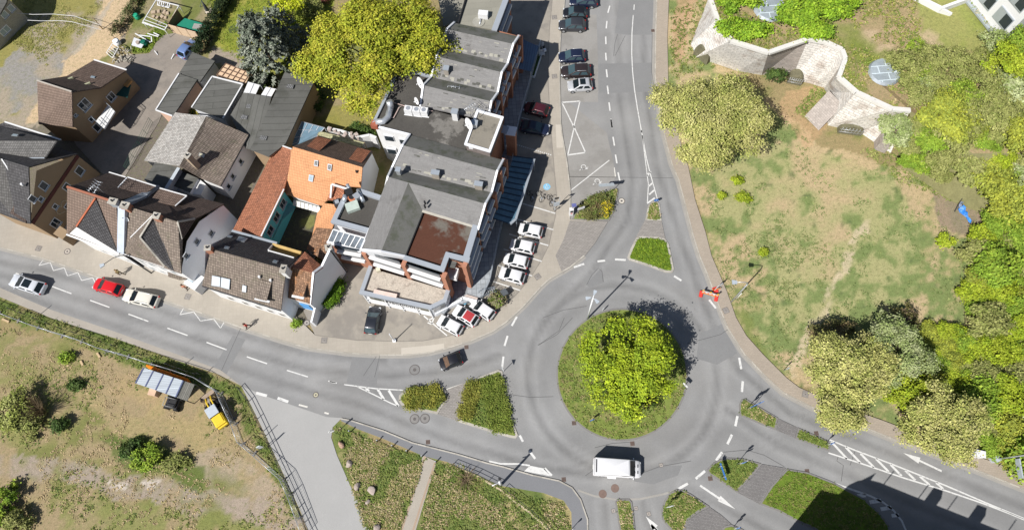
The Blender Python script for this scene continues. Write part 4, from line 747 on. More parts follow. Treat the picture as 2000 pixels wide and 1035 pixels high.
for k in range(25):
    t_ = 2 * math.pi * k / 24; hx = 16 * math.sin(t_) ** 3 / 16; hz = (13 * math.cos(t_) - 5 * math.cos(2 * t_) - 2 * math.cos(3 * t_) - math.cos(4 * t_)) / 16
    pts.append(Vector((hc.x, hc.y, 2.35)) + dd * hx * 1.0 + Vector((0, 0, hz * .95)) + nn_ * .04)
mb.tube(pts, .05, 6); mb.build('heart_outline', M('pale_garland', (.5, .42, .3), .8), w)
h2.skylight(*onslope(q, [(-200, 185, 9.9), (40, 35, 7.6), (455, 188, 9.9)], [(110, 135), (150, 140), (140, 155), (92, 150)]), n2); mb = MB(); c_ = P(*q(195, 552), 8.3); mb.tube([c_, c_ + Vector((0, 0, .6))], .14, 8); mb.build('vent_pipe', m_wtrim, a)
mb = MB(); c_ = P(*q(495, 930), 2.4); mb.box(c_ + Vector((0, 0, -1.2)), (1.7, 1.3, 2.4), -.6); mb.build('entrance_porch', m_brownr, h2.t)
# ---------------------------------------------------------------- long terracotta-roofed house with a turquoise wall
q = S(440, 230, 3.834)
h7 = House('side_house', 'long narrow house with weathered terracotta roof and turquoise courtyard wall', 'house', (510, 380), (*q(280, 560), 3))
ra, rb, rc, rd = (385, 198, 3.4), (500, 238, 5.3), (270, 890, 5.3), (58, 838, 3.4)
a = h7.roof(zq(q, [ra, rb, (495, 330, 5.3), (440, 540, 5.3), rc, rd]), t_terra); w = h7.walls([zq(q, [(440, 540, 5.3), rc])], M('turquoise_render', (.1, .42, .46), .8, (.4, .08), (6, .05)), z0=0); [h7.walls([zq(q, c)], m_lgrey) for c in ([rc, rd], [rd, ra], [ra, rb])]
h7.trim(zq(q, [(440, 537, 5.3), (270, 888, 5.3)]), .16, .14, m_wtrim, dz=.04); h7.trim(zq(q, [ra, rb]), .16, .12, m_wtrim, dz=.06); h7.trim(zq(q, [(498, 240, 5.3), (490, 400, 5.3)]), .2, .12, m_terra_r if 'm_terra_r' in globals() else t_orange, 'verge', dz=.05)
for t in (.2, .5, .8): h7.window((*q(440, 540), 5.3), (*q(270, 890), 5.3), t, 3.1, 1.3, 1.3, w, m_zinc)
mb = MB(); mb.prism([P(*q(*p), 2.4) for p in ((400, 660), (485, 640), (520, 680), (430, 760), (360, 900), (310, 900))], 2.3, 2.4); mb.build('courtyard_glazing', M('teal_glass', (.12, .3, .32), .2, (1, .2), (4, .2), .5), h7.t)
x = onslope(q, [ra, rb, rd], [(410, 510)])[0]
# ---------------------------------------------------------------- bright orange-roofed house
ZR, ZE = 8.3, 4.2
h8 = House('orange_house', 'bright orange-tiled house with two barred roof lights and a chimney of dark rear dormers', 'house', (650, 350), (*q(740, 430), 4))
h8.t['label'] = 'house with bright orange front roof, three small roof lights and dark red rear slope'
O0, O1 = (505, 218, ZR), (1027, 372, ZR); F0, F1 = (450, 545, ZE), (745, 630, ZE)
a = h8.roof(zq(q, [O0, O1, (1015, 520, 6.3), (798, 500, 5.6), (792, 600, 4.6), F1, F0]), t_orange); b = h8.roof(zq(q, [O0, (705, 135, ZE + .6), (1105, 250, ZE + .6), O1]), t_brown)
lo_ = h8.roof(zq(q, [(450, 548, 4.1), (745, 634, 4.1), (735, 660, 3.6), (690, 650, 3.6), (520, 592, 3.6), (455, 575, 3.6)]), t_orange, .15, 'lower_roof')
w = h8.walls([zq(q, [(1015, 520, 6.3), O1, (1105, 250, ZE + .6)])], m_lgrey); h8.walls([zq(q, [F0, O0, (705, 135, ZE + .6)])], m_lgrey); h8.walls([zq(q, [(705, 135, ZE + .6), (1105, 250, ZE + .6)])], m_lgrey); h8.walls([zq(q, [F0, F1])], m_lgrey, drop=.6)
sl = [O0, O1, F0]; m_bar = M('barred_light', (.2, .2, .2), .5, (1, .1), (8, .2), .5, pat=(.3, .25, .05, .35))
for Q, mm in (([(670, 318), (698, 320), (694, 364), (666, 358)], m_bar), ([(770, 345), (800, 350), (794, 398), (766, 388)], m_bar), ([(630, 425), (664, 432), (656, 480), (624, 470)], m_skyl)): h8.skylight(*onslope(q, sl, Q), a, mm)
for Q in ([(795, 165), (705, 250), (610, 215), (690, 140)], [(1090, 248), (1020, 340), (925, 310), (990, 225)]):
    p = onslope(q, [O0, (705, 135, ZE + .6), O1], Q); p = [(p[0][0], p[0][1], p[0][2] + 1.1), (p[1][0], p[1][1], p[1][2] + .1), (p[2][0], p[2][1], p[2][2] + .1), (p[3][0], p[3][1], p[3][2] + 1.1)]; h8.roof(p, t_terra, .7, 'dormer', m_dmetal)
mb = MB(); c_ = P(*onslope(q, sl, [(985, 410)])[0]); mb.tube([c_, c_ + Vector((0, 0, .4))], .12, 8); mb.build('vent_pipe', m_black, a)
# orange wing that runs down to the street house
h8.roof(zq(q, [(745, 640, 5.2), (862, 655, 5.4), (800, 832, 5.4), (683, 822, 4.2), (650, 885, 3.4), (688, 715, 4.0)]), t_orange, .2, 'wing_roof'); h8.roof(zq(q, [(683, 824, 4.2), (802, 834, 5.4), (770, 960, 5.4), (742, 1075, 5.0), (640, 1005, 4.2), (608, 985, 3.6), (648, 890, 3.6)]), t_mix, .2, 'wing_roof')
h8.roof(zq(q, [(800, 505, 5.4), (890, 520, 5.5), (885, 625, 5.2), (762, 615, 4.8)]), t_terra, .2, 'wing_roof'); h8.trim(zq(q, [(798, 500, 6.2), (915, 535, 6.2)]), .2, .3, m_wtrim, 'parapet'); h8.trim(zq(q, [(798, 500, 6.2), (790, 600, 5.2)]), .2, .3, m_wtrim, 'parapet')
mb = MB(); mb.wall(pz(zq(q, [(690, 715, 3.9), (650, 885, 3.3), (608, 985, 3.5)]))); mb.wall(pz(zq(q, [(862, 655, 5.2), (742, 1075, 4.9)]))); mb.build('wing_wall', m_lgrey, h8.t)
mb = MB(); c_ = P(*q(838, 632), 5.9); mb.box(c_ + Vector((0, 0, -.6)), (.95, .95, 1.2), .3); ch_ = mb.build('chimney', m_dmetal, h8.t); mb = MB(); mb.box(c_ + Vector((0, 0, .1)), (.5, .5, .2), .3); mb.build('chimney_pot', m_zinc, ch_)
mb = MB()
for k in range(7): 
    x0 = 510 + k * 29; mb.face([P(*q(x0, 615 + 8 * k), 3.0), P(*q(x0 + 25, 623 + 8 * k), 3.0), P(*q(x0 + 20, 665 + 8 * k), 2.6), P(*q(x0 - 5, 657 + 8 * k), 2.6)])
mb.build('veranda_roof', M('pale_polycarbonate', (.5, .5, .46), .3), h8.t)
mb = MB(); mb.wall(pz(zq(q, [(515, 592, 3.4), (695, 650, 3.4)]))); mb.build('wall', m_white, h8.t)
# ---------------------------------------------------------------- greenhouse and pergola roofs behind it
t = thing('glass_lean_to', 'blue-tinted glass lean-to roof beside the long felt roof', 'glass roof', P(590, 265)); q = S(440, 230, 3.834)
gp = [P(*q(*p), z) for p, z in (((575, 32), 3.0), ((745, 78), 3.0), ((690, 140), 2.4), ((520, 210), 2.4), ((490, 205), 2.4))]
mb = MB(); mb.slab(gp, .05); mb.build('pane', M('blue_glass', (.14, .22, .28), .1, (.8, .3), (4, .1), .7), t)
mb = MB()
for f in (0, .25, .5, .75, 1): mb.bar(gp[0].lerp(gp[1], f) + Vector((0, 0, .05)), gp[4].lerp(gp[2], f) + Vector((0, 0, .05)), .09, .09)
for f in (0, .35, .7, 1): mb.bar(gp[0].lerp(gp[4], f) + Vector((0, 0, .05)), gp[1].lerp(gp[2], f) + Vector((0, 0, .05)), .08, .08)
mb.build('glazing_bar', m_metal, t); mb = MB()
for p in gp: mb.tube([(p.x, p.y, 0), p], .06, 6)
mb.build('post', m_metal, t)
t = thing('pergola', 'pale slatted pergola roof behind the orange house', 'pergola', P(685, 275)); gp = [P(*q(*p), 2.8) for p in ((700, 100), (1040, 185), (1020, 222), (690, 130))]
mb = MB(); mb.slab(gp, .06); mb.build('canopy', M('olive_canvas', (.42, .4, .24), .6, (.6, .1), (5, .1), .3, pat=(.8, .35, .04, .5)), t); mb = MB()
for p in gp: mb.tube([(p.x, p.y, 0), p], .06, 6)
mb.build('post', m_wood, t)
t = thing('garden_wall', 'white parapet wall with clutter along the garden side', 'wall', P(650, 250)); mb = MB()
L = [P(*q(*p), 2.9) for p in ((765, 78), (870, 100), (1000, 145), (1080, 130), (1130, 150))]
for a_, b_ in zip(L[:-1], L[1:]): mb.bar(a_ + Vector((0, 0, -1.4)), b_ + Vector((0, 0, -1.4)), .35, 2.9)
mb.build('wall', m_white, t); mb = MB(); R2 = random.Random(3)
for k in range(14): f = R2.random(); p = L[0].lerp(L[2], f) + Vector((R2.uniform(-.3, .3), R2.uniform(-.5, .2), .1)); mb.box(p, (R2.uniform(.2, .5), R2.uniform(.2, .5), R2.uniform(.2, .5)), R2.random() * 3)
mb.build('clutter', M('clutter', (.4, .33, .3), .8, (3, .5), (10, .4)), t)
# ================================================================== THE LONG BRICK BUILDING
qA, qB, qE, qG, qK, qT = S(700, 0, 3.98), S(700, 240, 3.98), S(640, 330, 4.93), S(720, 120, 4.93), S(840, 0, 5.75), S(640, 440, 5.175)
ZV, ZR = 9.0, 10.3
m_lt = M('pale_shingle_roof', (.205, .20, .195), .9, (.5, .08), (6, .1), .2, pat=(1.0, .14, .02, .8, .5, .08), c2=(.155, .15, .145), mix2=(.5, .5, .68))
m_dk = M('shaded_mossy_shingle', (.15, .148, .135), .9, (.5, .12), (7, .15), .2, c2=(.105, .11, .085), mix2=(.7, .45, .65))  # shade in the base colour for slopes away from the sun; mossy blotches
m_flat = M('bitumen_roof', (.075, .07, .063), .9, (.35, .2), (5, .25), .2, c2=(.17, .16, .145), mix2=(.18, .58, .64))
m_rust = M('rusty_roof', (.15, .135, .115), .85, (.35, .15), (5, .2), .2, c2=(.085, .035, .022), mix2=(.17, .43, .53))
m_nfl = M('beige_roof_felt', (.25, .24, .2), .9, (.4, .1), (6, .08), .2, pat=(40, 1.0, .02, .82, .5, .05))
m_gravel = M('roof_gravel', (.44, .39, .33), .95, (1.2, .12), (9, .5), .1, c2=(.3, .26, .22), mix2=(1.5, .5, .7))
m_par = M('parapet_metal', (.36, .39, .43), .5, (.7, .08), (6, .05), .4, .2)
m_fascia = M('white_fascia', (.74, .75, .78), .5, (1, .04), (6, .02), .4)
big = thing('office_building', 'long red-brick building with wave-like row of grey folded roofs and flat roof ends', 'office building', P(850, 420))
def roof(q, pts, mat, th=.2, name='roof', side=None): mb = MB(); mb.slab(pz(zq(q, pts)), th, 0, 1 if side else None); return mb.build(name, [mat, side] if side else mat, big)
def ribbonbar(q, pts, w, h, mat, name='parapet', dz=0, parent=None):
    mb = MB(); L = [p + Vector((0, 0, dz)) for p in pz(zq(q, pts))]
    for k, (a, b) in enumerate(zip(L[:-1], L[1:])):
        d = (b - a).normalized(); u = Vector((0, 0, .004 * (k % 3))); mb.bar(a - d * w * .45 + u, b + d * w * .45 + u, w, h)
    return mb.build(name, mat, parent or big)
# folded roofs, north group
nb = [((745, 180), (1245, 285)), ((690, 230), (1205, 345)), ((640, 378), (1160, 497)), ((608, 440), (1115, 565)), ((568, 602), (1083, 722)), ((505, 665), (1035, 790)), ((482, 828), (1008, 935))]
zz_ = [ZV + .2, ZR, ZV, ZR, ZV, ZR, ZV]
patchm = M('light_patch', (.30, .29, .25), .9, (2, .2), (9, .2)); drkm = M('dark_patch', (.09, .09, .08), .9, (2, .2), (9, .2))
RB = random.Random(5)
def fold(q, lines, zs):
    """folded roof: slopes coloured as shaded and sunlit in turn; the pale ones carry lighter and darker felt patches"""
    for k in range(len(lines) - 1):
        (a, b), (c, d) = lines[k], lines[k + 1]; A, B, D, C_ = pz(zq(q, [(*a, zs[k]), (*b, zs[k]), (*d, zs[k + 1]), (*c, zs[k + 1])])); mb = MB(); mb.slab([A, B, D, C_], .2, 0)
        if k % 2:
            f = lambda u, w, i: A.lerp(B, u).lerp(C_.lerp(D, u), w) + Vector((0, 0, .02 + .002 * i))
            for i in range(24):
                if i < 15: u0 = .08 + .86 * i / 15 + RB.uniform(-.02, .02); u1 = u0 + RB.uniform(.035, .065); w0 = RB.uniform(.68, .84); w1 = w0 + RB.uniform(.08, .16)
                else: u0 = RB.uniform(.05, .9); u1 = u0 + RB.uniform(.02, .08); w0 = RB.uniform(.1, .6); w1 = w0 + RB.uniform(.02, .05)
                mb.face([f(u0, w0, i), f(u0, w1, i), f(u1, w1, i), f(u1, w0, i)], 1 if RB.random() < .62 else 2)
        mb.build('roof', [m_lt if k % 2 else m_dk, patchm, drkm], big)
    for side in (0, 1):
        ribbonbar(q, [(*l[side], z) for l, z in zip(lines, zs)], .24, .3, m_fascia, 'verge_trim', .02)
fold(qA, nb, zz_)
sb = [((400, 95), (1125, 290)), ((345, 175), (1080, 375)), ((262, 352), (1037, 542)), ((230, 420), (988, 630))]
fold(qB, sb, [ZV, ZR, ZV, ZR])
roof(qB, [(388, 465, ZR), (988, 630, ZR), (932, 826, ZV), (505, 692, ZV)], m_lt); ribbonbar(qB, [(988, 630, ZR), (932, 826, ZV)], .24, .3, m_fascia, 'verge_trim', .02); ribbonbar(qB, [(505, 690, ZV), (890, 806, ZV)], .3, .08, M('pale_flashing', (.45, .42, .36), .8), 'flashing', .06)
# cross gable with the long ridge towards the street
roof(qB, [(230, 420, ZR), (388, 465, ZR), (178, 998, ZR), (20, 985, ZV), (190, 590, ZV)], m_lt); roof(qB, [(388, 465, ZR), (505, 692, ZV), (365, 1037, ZV), (178, 998, ZR)], m_dk)
ribbonbar(qB, [(230, 420, ZR), (190, 590, ZV), (20, 985, ZV)], .2, .3, m_fascia, 'verge_trim', .02); ribbonbar(qB, [(20, 985, ZV), (178, 998, ZR), (365, 1037, ZV)], .2, .35, m_fascia, 'verge_trim', -.05)
ribbonbar(qB, [(505, 694, ZV - .05), (368, 1034, ZV - .05)], .12, .2, m_black, 'gutter', 0)
mb = MB(); mb.wall(pz(zq(qB, [(20, 990, ZV - .2), (178, 1003, ZR - .2), (365, 1042, ZV - .2)])), 7.6); mb.build('gable_panel', m_greyr, big)
# flat roofs
FZ_ = 8.9
roof(qG, [(290, 70, FZ_), (600, 160, FZ_), (525, 245, FZ_), (480, 430, FZ_), (640, 478, FZ_), (1050, 590, FZ_), (1010, 600, FZ_), (930, 862, FZ_), (395, 712, FZ_), (105, 640, FZ_), (50, 600, FZ_), (200, 290, FZ_)], m_flat, .3)
ribbonbar(qG, [(50, 605, FZ_), (200, 290, FZ_), (290, 70, FZ_), (590, 155, FZ_)], .35, .35, m_par, 'parapet', .12); ribbonbar(qG, [(105, 640, FZ_), (395, 712, FZ_)], .25, .3, m_fascia, 'parapet', .1)
roof(qE, [(918, 412, 8.75), (1395, 562, 8.75), (1420, 600, 8.75), (1330, 880, 8.75), (1145, 828, 8.75), (1100, 960, 8.75), (752, 850, 8.75)], m_rust, .3)
ribbonbar(qE, [(1420, 570, 9.0), (1330, 868, 9.0)], .75, .35, m_par); ribbonbar(qE, [(1345, 875, 9.0), (1155, 828, 9.0), (1105, 965, 9.0)], .6, .35, m_par, dz=.004); ribbonbar(qE, [(1105, 968, 8.98), (752, 858, 8.98)], .55, .35, m_par, dz=.008)
roof(qE, [(150, 330, 7.6), (75, 505, 7.6), (400, 605, 7.6), (525, 300, 7.6), (330, 215, 7.6)], m_flat, .3); ribbonbar(qE, [(150, 330, 7.7), (65, 510, 7.7), (395, 600, 7.7)], .6, .5, m_par, dz=.1); ribbonbar(qE, [(320, 225, 7.7), (525, 290, 7.7)], .6, .5, m_par, dz=.1)
# glazed lean-to on the south-west corner
gp = pz(zq(qE, [(55, 585, 7.3), (380, 672, 7.3), (312, 782, 6.5), (5, 700, 6.5)])); mb = MB(); mb.slab(gp, .06); cg = mb.build('conservatory_roof', M('conservatory_glass', (.10, .12, .145), .5, (.9, .6), (3, .4), .1), big)
mb = MB()
for k in range(7): mb.bar(gp[0].lerp(gp[1], k / 6) + Vector((0, 0, .05)), gp[3].lerp(gp[2], k / 6) + Vector((0, 0, .05)), .11, .1)
mb.bar(gp[3] + Vector((0, 0, .05)), gp[2] + Vector((0, 0, .05)), .16, .14); mb.bar(gp[0] + Vector((0, 0, .05)), gp[1] + Vector((0, 0, .05)), .14, .14); mb.build('glazing_bar', m_wtrim, cg)
ribbonbar(qE, [(5, 706, 6.35), (312, 788, 6.35)], .3, .5, m_fascia, 'parapet', -.1)
# roof tower on the middle flat roof
tw = [P(*qG(*p), 10.3) for p in ((1050, 482), (1288, 547), (1165, 868), (935, 800))]
mb = MB(); mb.slab(tw, .2, 0); mb.build('roof', M('tower_felt', (.22, .2, .165), .9, (.5, .1), (6, .1), .2, c2=(.13, .12, .1), mix2=(.4, .5, .62)), big); mb = MB()
for k in range(4): mb.wall([tw[k] - Vector((0, 0, .15)), tw[(k + 1) % 4] - Vector((0, 0, .15))], 8.8)
mb.build('tower_wall', M('slate_cladding', (.2, .17, .16), .8, (1, .1), (6, .1), .2, pat=(.3, .15, .02, .7)), big); mb = MB()
for k in range(4): a, b = tw[k], tw[(k + 1) % 4]; d = (b - a).normalized(); mb.bar(a - d * .1 + Vector((0, 0, .06 + .004 * k)), b + d * .1 + Vector((0, 0, .06 + .004 * k)), .32, .22)
mb.build('parapet', m_fascia, big); mb = MB(); mb.box(P(*qG(985, 832), 9.8), (.5, .14, .5), -.25); mb.build('vent_grille', m_wtrim, big)
# north flat roof
roof(qK, [(425, -120, 8.7), (318, 272, 8.7), (700, 335, 8.7), (740, 340, 8.7), (905, -120, 8.7)], m_nfl, .3); ribbonbar(qK, [(890, -100, 8.85), (728, 330, 8.85)], .75, .3, m_par); ribbonbar(qK, [(440, -120, 8.8), (318, 268, 8.8)], .16, .5, m_black)
roof(qK, [(60, -160, 6.2), (430, -160, 6.2), (318, 250, 6.2), (150, 300, 6.2)], m_nfl, .3)
# ---- walls
def bigwall(q, pts, mat, z0=0, name='wall'): mb = MB(); mb.wall(pz(zq(q, pts)), z0); return mb.build(name, mat, big)
sw = bigwall(qT, [(350, 268, 7.6), (770, 392, 7.9), (1150, 500, 8.6)], m_brick); bigwall(qT, [(18, 205, 6.2), (350, 268, 6.2)], m_brick); bigwall(qT, [(1150, 500, 8.6), (1205, 330, 8.6)], m_brick); bigwall(qT, [(1205, 335, 8.6), (1385, 385, 8.6)], m_brick)
for pts in ([(1385, 390), (1500, 50)],): ew = bigwall(qT, [(*p, 8.7) for p in pts], m_brick)
e_top = [(*qB(*p), z) for p, z in (((925, 826), 8.8), ((985, 632), ZR - .25), ((1035, 545), ZV - .2), ((1078, 377), ZR - .25), ((1122, 292), ZV - .2))]
mb = MB(); mb.wall(pz(e_top)); ew1 = mb.build('wall', m_brick, big)
n_top = [(*qA(*p), z) for p, z in (((1005, 935), ZV - .2), ((1032, 792), ZR - .25), ((1080, 724), ZV - .2), ((1112, 567), ZR - .25), ((1157, 500), ZV - .2), ((1202, 347), ZR - .25), ((1242, 287), ZV))]
mb = MB(); mb.wall(pz(n_top)); ew2 = mb.build('wall', m_brick, big)
mb = MB(); mb.wall(pz(zq(qK, [(740, 340, 8.6), (900, -100, 8.6)]))); mb.build('wall', m_brick, big); mb = MB(); mb.wall(pz(zq(qK, [(740, 340, 8.6), (1000, 410, 8.6)]))); mb.build('wall', m_brick, big)
mb = MB(); mb.wall(pz(zq(qG, [(1165, 868, 8.8), (1288, 547, 8.8)]))); mb.build('wall', m_brick, big)
bigwall(qG, [(50, 605, 8.8), (105, 640, 8.8), (395, 712, 8.8)], m_white); bigwall(qG, [(395, 712, 8.8), (240, 1035, 8.7)], m_white); bigwall(qG, [(50, 605, 8.8), (290, 70, 8.8)], m_lgrey); bigwall(qB, [(262, 352, 8.8), (190, 590, 8.8), (20, 985, 8.8)], m_lgrey); bigwall(qA, [(482, 828, 8.8), (568, 602, 8.8), (640, 378, 8.8), (745, 180, 8.8)], m_lgrey); bigwall(qE, [(75, 505, 7.5), (150, 330, 7.5)], m_lgrey); bigwall(qE, [(65, 510, 7.5), (395, 600, 7.5)], m_lgrey)
# white window bands and brick piers on the facades
def facade(pts, bands, piers, out, skip=(), zb=0, frac=(.08, .92), pw=.55, h=.75, dep=.42):
    """pts: (x, y, z) roof-edge places along a facade, one bay between each pair; bands: heights of the white window bands"""
    L = pz(pts)
    for k in range(len(L) - 1):
        a, b = Vector((L[k].x, L[k].y, 0)), Vector((L[k + 1].x, L[k + 1].y, 0)); d = (b - a).normalized(); n = Vector((d.y, -d.x, 0)) * out
        if k not in skip:
            for z in bands:
                A, B = a.lerp(b, frac[0]) + n * dep / 2 + Vector((0, 0, z)), a.lerp(b, frac[1]) + n * dep / 2 + Vector((0, 0, z)); mb = MB(); mb.bar(A, B, dep, .42); o = mb.build('window_band', m_wtrim, big)
                mb = MB(); mb.bar(A - n * (dep / 2 - .06) + Vector((0, 0, .95)), B - n * (dep / 2 - .06) + Vector((0, 0, .95)), .08, 1.1); f = mb.build('pane', m_glass, o)
    for (p, ztop) in piers:
        mb = MB(); c = P(*p, ztop); a, b = L[0], L[-1]; rz = math.atan2(b.y - a.y, b.x - a.x); mb.box((c.x, c.y, (ztop + zb) / 2), (pw, .75, ztop - zb), rz); mb.build('brick_pier', m_brick, big)
south = zq(qT, [(390, 283, 7.6), (768, 392, 7.9), (1165, 505, 8.6)])
facade(south, (7.15, 4.75), [(qT(372, 262), 8.3), (qT(772, 380), 8.6), (qT(1178, 500), 8.8), (qT(1388, 390), 8.8)], 1)
facade(zq(qT, [(60, 215, 6.2), (350, 268, 6.2)]), (5.3, 3.2), [], 1)
facade(e_top[::-1], (7.3, 4.9, 2.6), [((e[0] + 3, e[1]), e[2] - .3) for e in e_top[2:]], -1, pw=.5, dep=.42); facade(n_top[::-1], (7.3, 4.9), [((e[0] + 3, e[1]), min(e[2], 9.0) - .3) for e in n_top[1:]], -1, pw=.5, dep=.42)
facade(zq(qK, [(740, 340, 8.6), (890, -60, 8.6)]), (7.2, 4.8), [], 1, dep=.5); facade(zq(qT, [(1385, 390, 8.7), (1500, 50, 8.7)]), (7.2, 4.8, 2.6), [], 1, dep=.5)
mb = MB()
pc = P(*S(930, 170, 6.47)(440, 560), 6.6); mb.box((pc.x, pc.y, 3.3), (1.2, 1.2, 6.6), -.25); pi = mb.build('brick_pier', m_brick, big); mb = MB(); mb.box((pc.x, pc.y, 6.66), (1.35, 1.35, .12), -.25); mb.build('cap', m_fascia, pi)
mb = MB(); a_, b_ = P(*S(930, 170, 6.47)(320, 530), 6.7), P(*S(930, 170, 6.47)(400, 555), 6.7); mb.bar(a_, b_, 1.1, .15); mb.build('canopy', m_par, big)
# white rear wall windows
for p in ((qG(200, 725), 6.9), (qG(225, 850), 3.8), (qG(345, 760), 6.9)):
    mb = MB(); c = P(*p[0], p[1]); mb.box((c.x, c.y - .15, c.z), (1.3, .3, 1.2), -.25); o = mb.build('window', m_greyr, big); mb = MB(); mb.box((c.x, c.y - .22, c.z), (1.1, .3, 1.0), -.25); mb.build('pane', m_glass, o)
# balconies in the notch at the south-east corner
for z in (6.3, 3.4):
    mb = MB(); mb.prism([P(*qT(*p), z) for p in ((1215, 430), (1330, 465), (1305, 560), (1205, 530))], z - .2, z); mb.prism([P(*qT(*p), z) for p in ((1300, 455), (1332, 463), (1306, 562), (1285, 552))], z, z + .9); mb.build('balcony', m_wtrim, big)
mb = MB(); mb.prism([P(*qT(*p), 8.4) for p in ((1228, 342), (1305, 368), (1285, 430), (1215, 420))], 8.2, 8.4); mb.build('bay_roof', m_felt, big)
# ---- podium with the gravel roof and the shop front
PT = 4.0
po = [P(*qT(*p), PT) for p in ((432, 432), (345, 680), (1040, 832), (1185, 762), (1218, 660), (1160, 640), (440, 430))]
mb = MB(); mb.slab([p - Vector((0, 0, .15)) for p in po], .25); mb.build('gravel_roof', m_gravel, big)
ribbonbar(qT, [(432, 432, PT), (345, 680, PT)], .5, .5, m_par, dz=-.02); ribbonbar(qT, [(345, 680, PT), (1040, 832, PT)], .5, .5, m_par, dz=.004); ribbonbar(qT, [(1040, 832, PT), (1185, 762, PT), (1218, 660, PT)], .5, .5, m_par, dz=-.008)
def shopwall(a, b, z0, z1, mat, name, off=0.0, f0=0, f1=1, th=.1):
    A, B = P(*a, PT), P(*b, PT); d = (B - A).normalized(); n = Vector((d.y, -d.x, 0)); A2 = A.lerp(B, f0) + n * off; B2 = A.lerp(B, f1) + n * off; z = (z0 + z1) / 2
    mb = MB(); mb.bar((A2.x, A2.y, z), (B2.x, B2.y, z), th, z1 - z0); return mb.build(name, mat, big)
a, b, c_, d_ = qT(345, 680), qT(1040, 832), qT(1185, 762), qT(1218, 660)
shopwall(a, b, 0, 3.8, m_lgrey, 'shop_front'); shopwall(b, c_, 0, 3.8, m_lgrey, 'shop_front'); shopwall(c_, d_, 0, 3.8, m_greyr, 'shop_front'); shopwall(qT(432, 432), a, 0, 3.8, m_greyr, 'shop_front', -.1)
for f0, f1 in ((.09, .31), (.80, .97)): shopwall(a, b, 2.3, 3.5, M('display_glass', (.08, .08, .05), .1, (1, .3), (3, 0), .6), 'shop_window', .1, f0, f1, .06)
for f in (.02, .33, .55, .78, .98): shopwall(a, b, 0, 3.7, m_wtrim, 'shop_post', .16, f - .008, f + .008, .14)
for z in (1.15, 2.15): shopwall(a, b, z, z + .12, m_wtrim, 'shop_rail', .14, .02, .98, .12)
shopwall(b, c_, 2.1, 3.5, M('display_glass_b', (.3, .3, .3), .1, (1, .3), (3, 0), .6), 'shop_window', .1, .1, .9, .06)
sg = shopwall(a, b, 2.75, 3.62, m_black, 'shop_sign', .22, .345, .775, .08)
A, B = P(*a, PT), P(*b, PT); d = (B - A).normalized(); n = Vector((d.y, -d.x, 0))
FONT = {'E': ['11', '10', '11', '10', '11'], 'M': ['10001', '11011', '10101', '10001', '10001'], 'I': ['1'] * 5, 'N': ['1001', '1101', '1011', '1001', '1001'], 'H': ['101', '101', '111', '101', '101'], 'O': ['111', '101', '101', '101', '111'], 'U': ['101', '101', '101', '101', '111'], 'S': ['111', '100', '111', '001', '111'], 'P': ['111', '101', '111', '100', '100'], 'A': ['010', '101', '111', '101', '101'], 'R': ['110', '101', '110', '101', '101'], 'K': ['101', '101', '110', '101', '101']}
def letters(text, org, d, up, n, px, mat, parent, gap=1):
    x = 0
    for ch in text:
        if ch == ' ': x += 2; continue
        mb = MB()
        G_ = FONT[ch]
        for r, row in enumerate(G_):
            for k, v in enumerate(row):
                if v == '1':
                    o = org + d * ((x + k) * px) + up * ((4 - r) * px) + n * .012; mb.face([o, o + d * px, o + d * px + up * px, o + up * px])
        x += len(G_[0]) + gap; mb.build('letter', mat, parent)
o = A.lerp(B, .375); letters('EMINHOUSE', Vector((o.x, o.y, 2.92)) + n * .265, d, Vector((0, 0, 1)), n, .125, m_wtrim, sg)
mb = MB(); mb.bar(P(*qT(470, 668), PT + .15), P(*qT(700, 718), PT + .15), .5, .4); mb.build('roof_box', M('pinkish_board', (.62, .5, .44), .7), big)
mb = MB(); mb.box(P(*qT(512, 452), PT + .3), (.5, .5, .6), .3); mb.build('roof_vent', M('cream_box', (.6, .55, .42), .7), big)
# ---- raised walkway on the east side, retaining edge, steps
dk = [P(*p, 1.1) for p in ((1056, 86), (1013, 240), (985, 415), (957, 548), (943, 578), (905, 592), (885, 590), (868, 612), (856, 607), (880, 520), (930, 330), (990, 160), (1010, 95))]
mb = MB(); mb.prism(dk, .1, 1.1); dko = mb.build('terrace_deck', M('deck_slabs', (.3, .32, .34), .85, (.5, .15), (6, .1), .2, pat=(.6, .6, .03, .6, 0, .15)), big)
mb = MB()
L = [P(*p, 1.1) for p in ((1056, 86), (1013, 240), (985, 415), (957, 548), (943, 576))]
for a_, b_ in zip(L[:-1], L[1:]):
    for z in (.35, .7, 1.05): mb.bar(a_ + Vector((0, 0, z)), b_ + Vector((0, 0, z)), .05, .05)
    nseg = max(1, int((b_ - a_).length / 2))
    for k in range(nseg): p = a_.lerp(b_, k / nseg); mb.tube([p, p + Vector((0, 0, 1.05))], .035, 6)
mb.build('railing', m_zinc, dko)
q8 = S(850, 540, 10.35); mb = MB()
for k in range(9):
    f = k / 9; z = 1.0 - .11 * k; p = [P(*q8(*x), z) for x in ((870 + 40 * k, 290 - 11 * k), (905 + 40 * k, 392 - 12 * k), (940 + 40 * k, 380 - 12 * k), (905 + 40 * k, 280 - 11 * k))]; mb.prism(p, .1, z)
mb.build('steps', M('steel_step', (.3, .31, .32), .5, (2, .1), (9, .1), .4, .3), big)
mb = MB()
for side in (((870, 285), (1200, 200)), ((910, 400), (1230, 300))):
    a_, b_ = P(*q8(*side[0]), 1.9), P(*q8(*side[1]), 1.0); mb.bar(a_, b_, .05, .05); mb.bar(a_ - Vector((0, 0, .4)), b_ - Vector((0, 0, .4)), .04, .04)
    for f in (0, .5, 1): p = a_.lerp(b_, f); mb.tube([p - Vector((0, 0, .9)), p], .03, 6)
mb.build('step_railing', m_zinc, big)
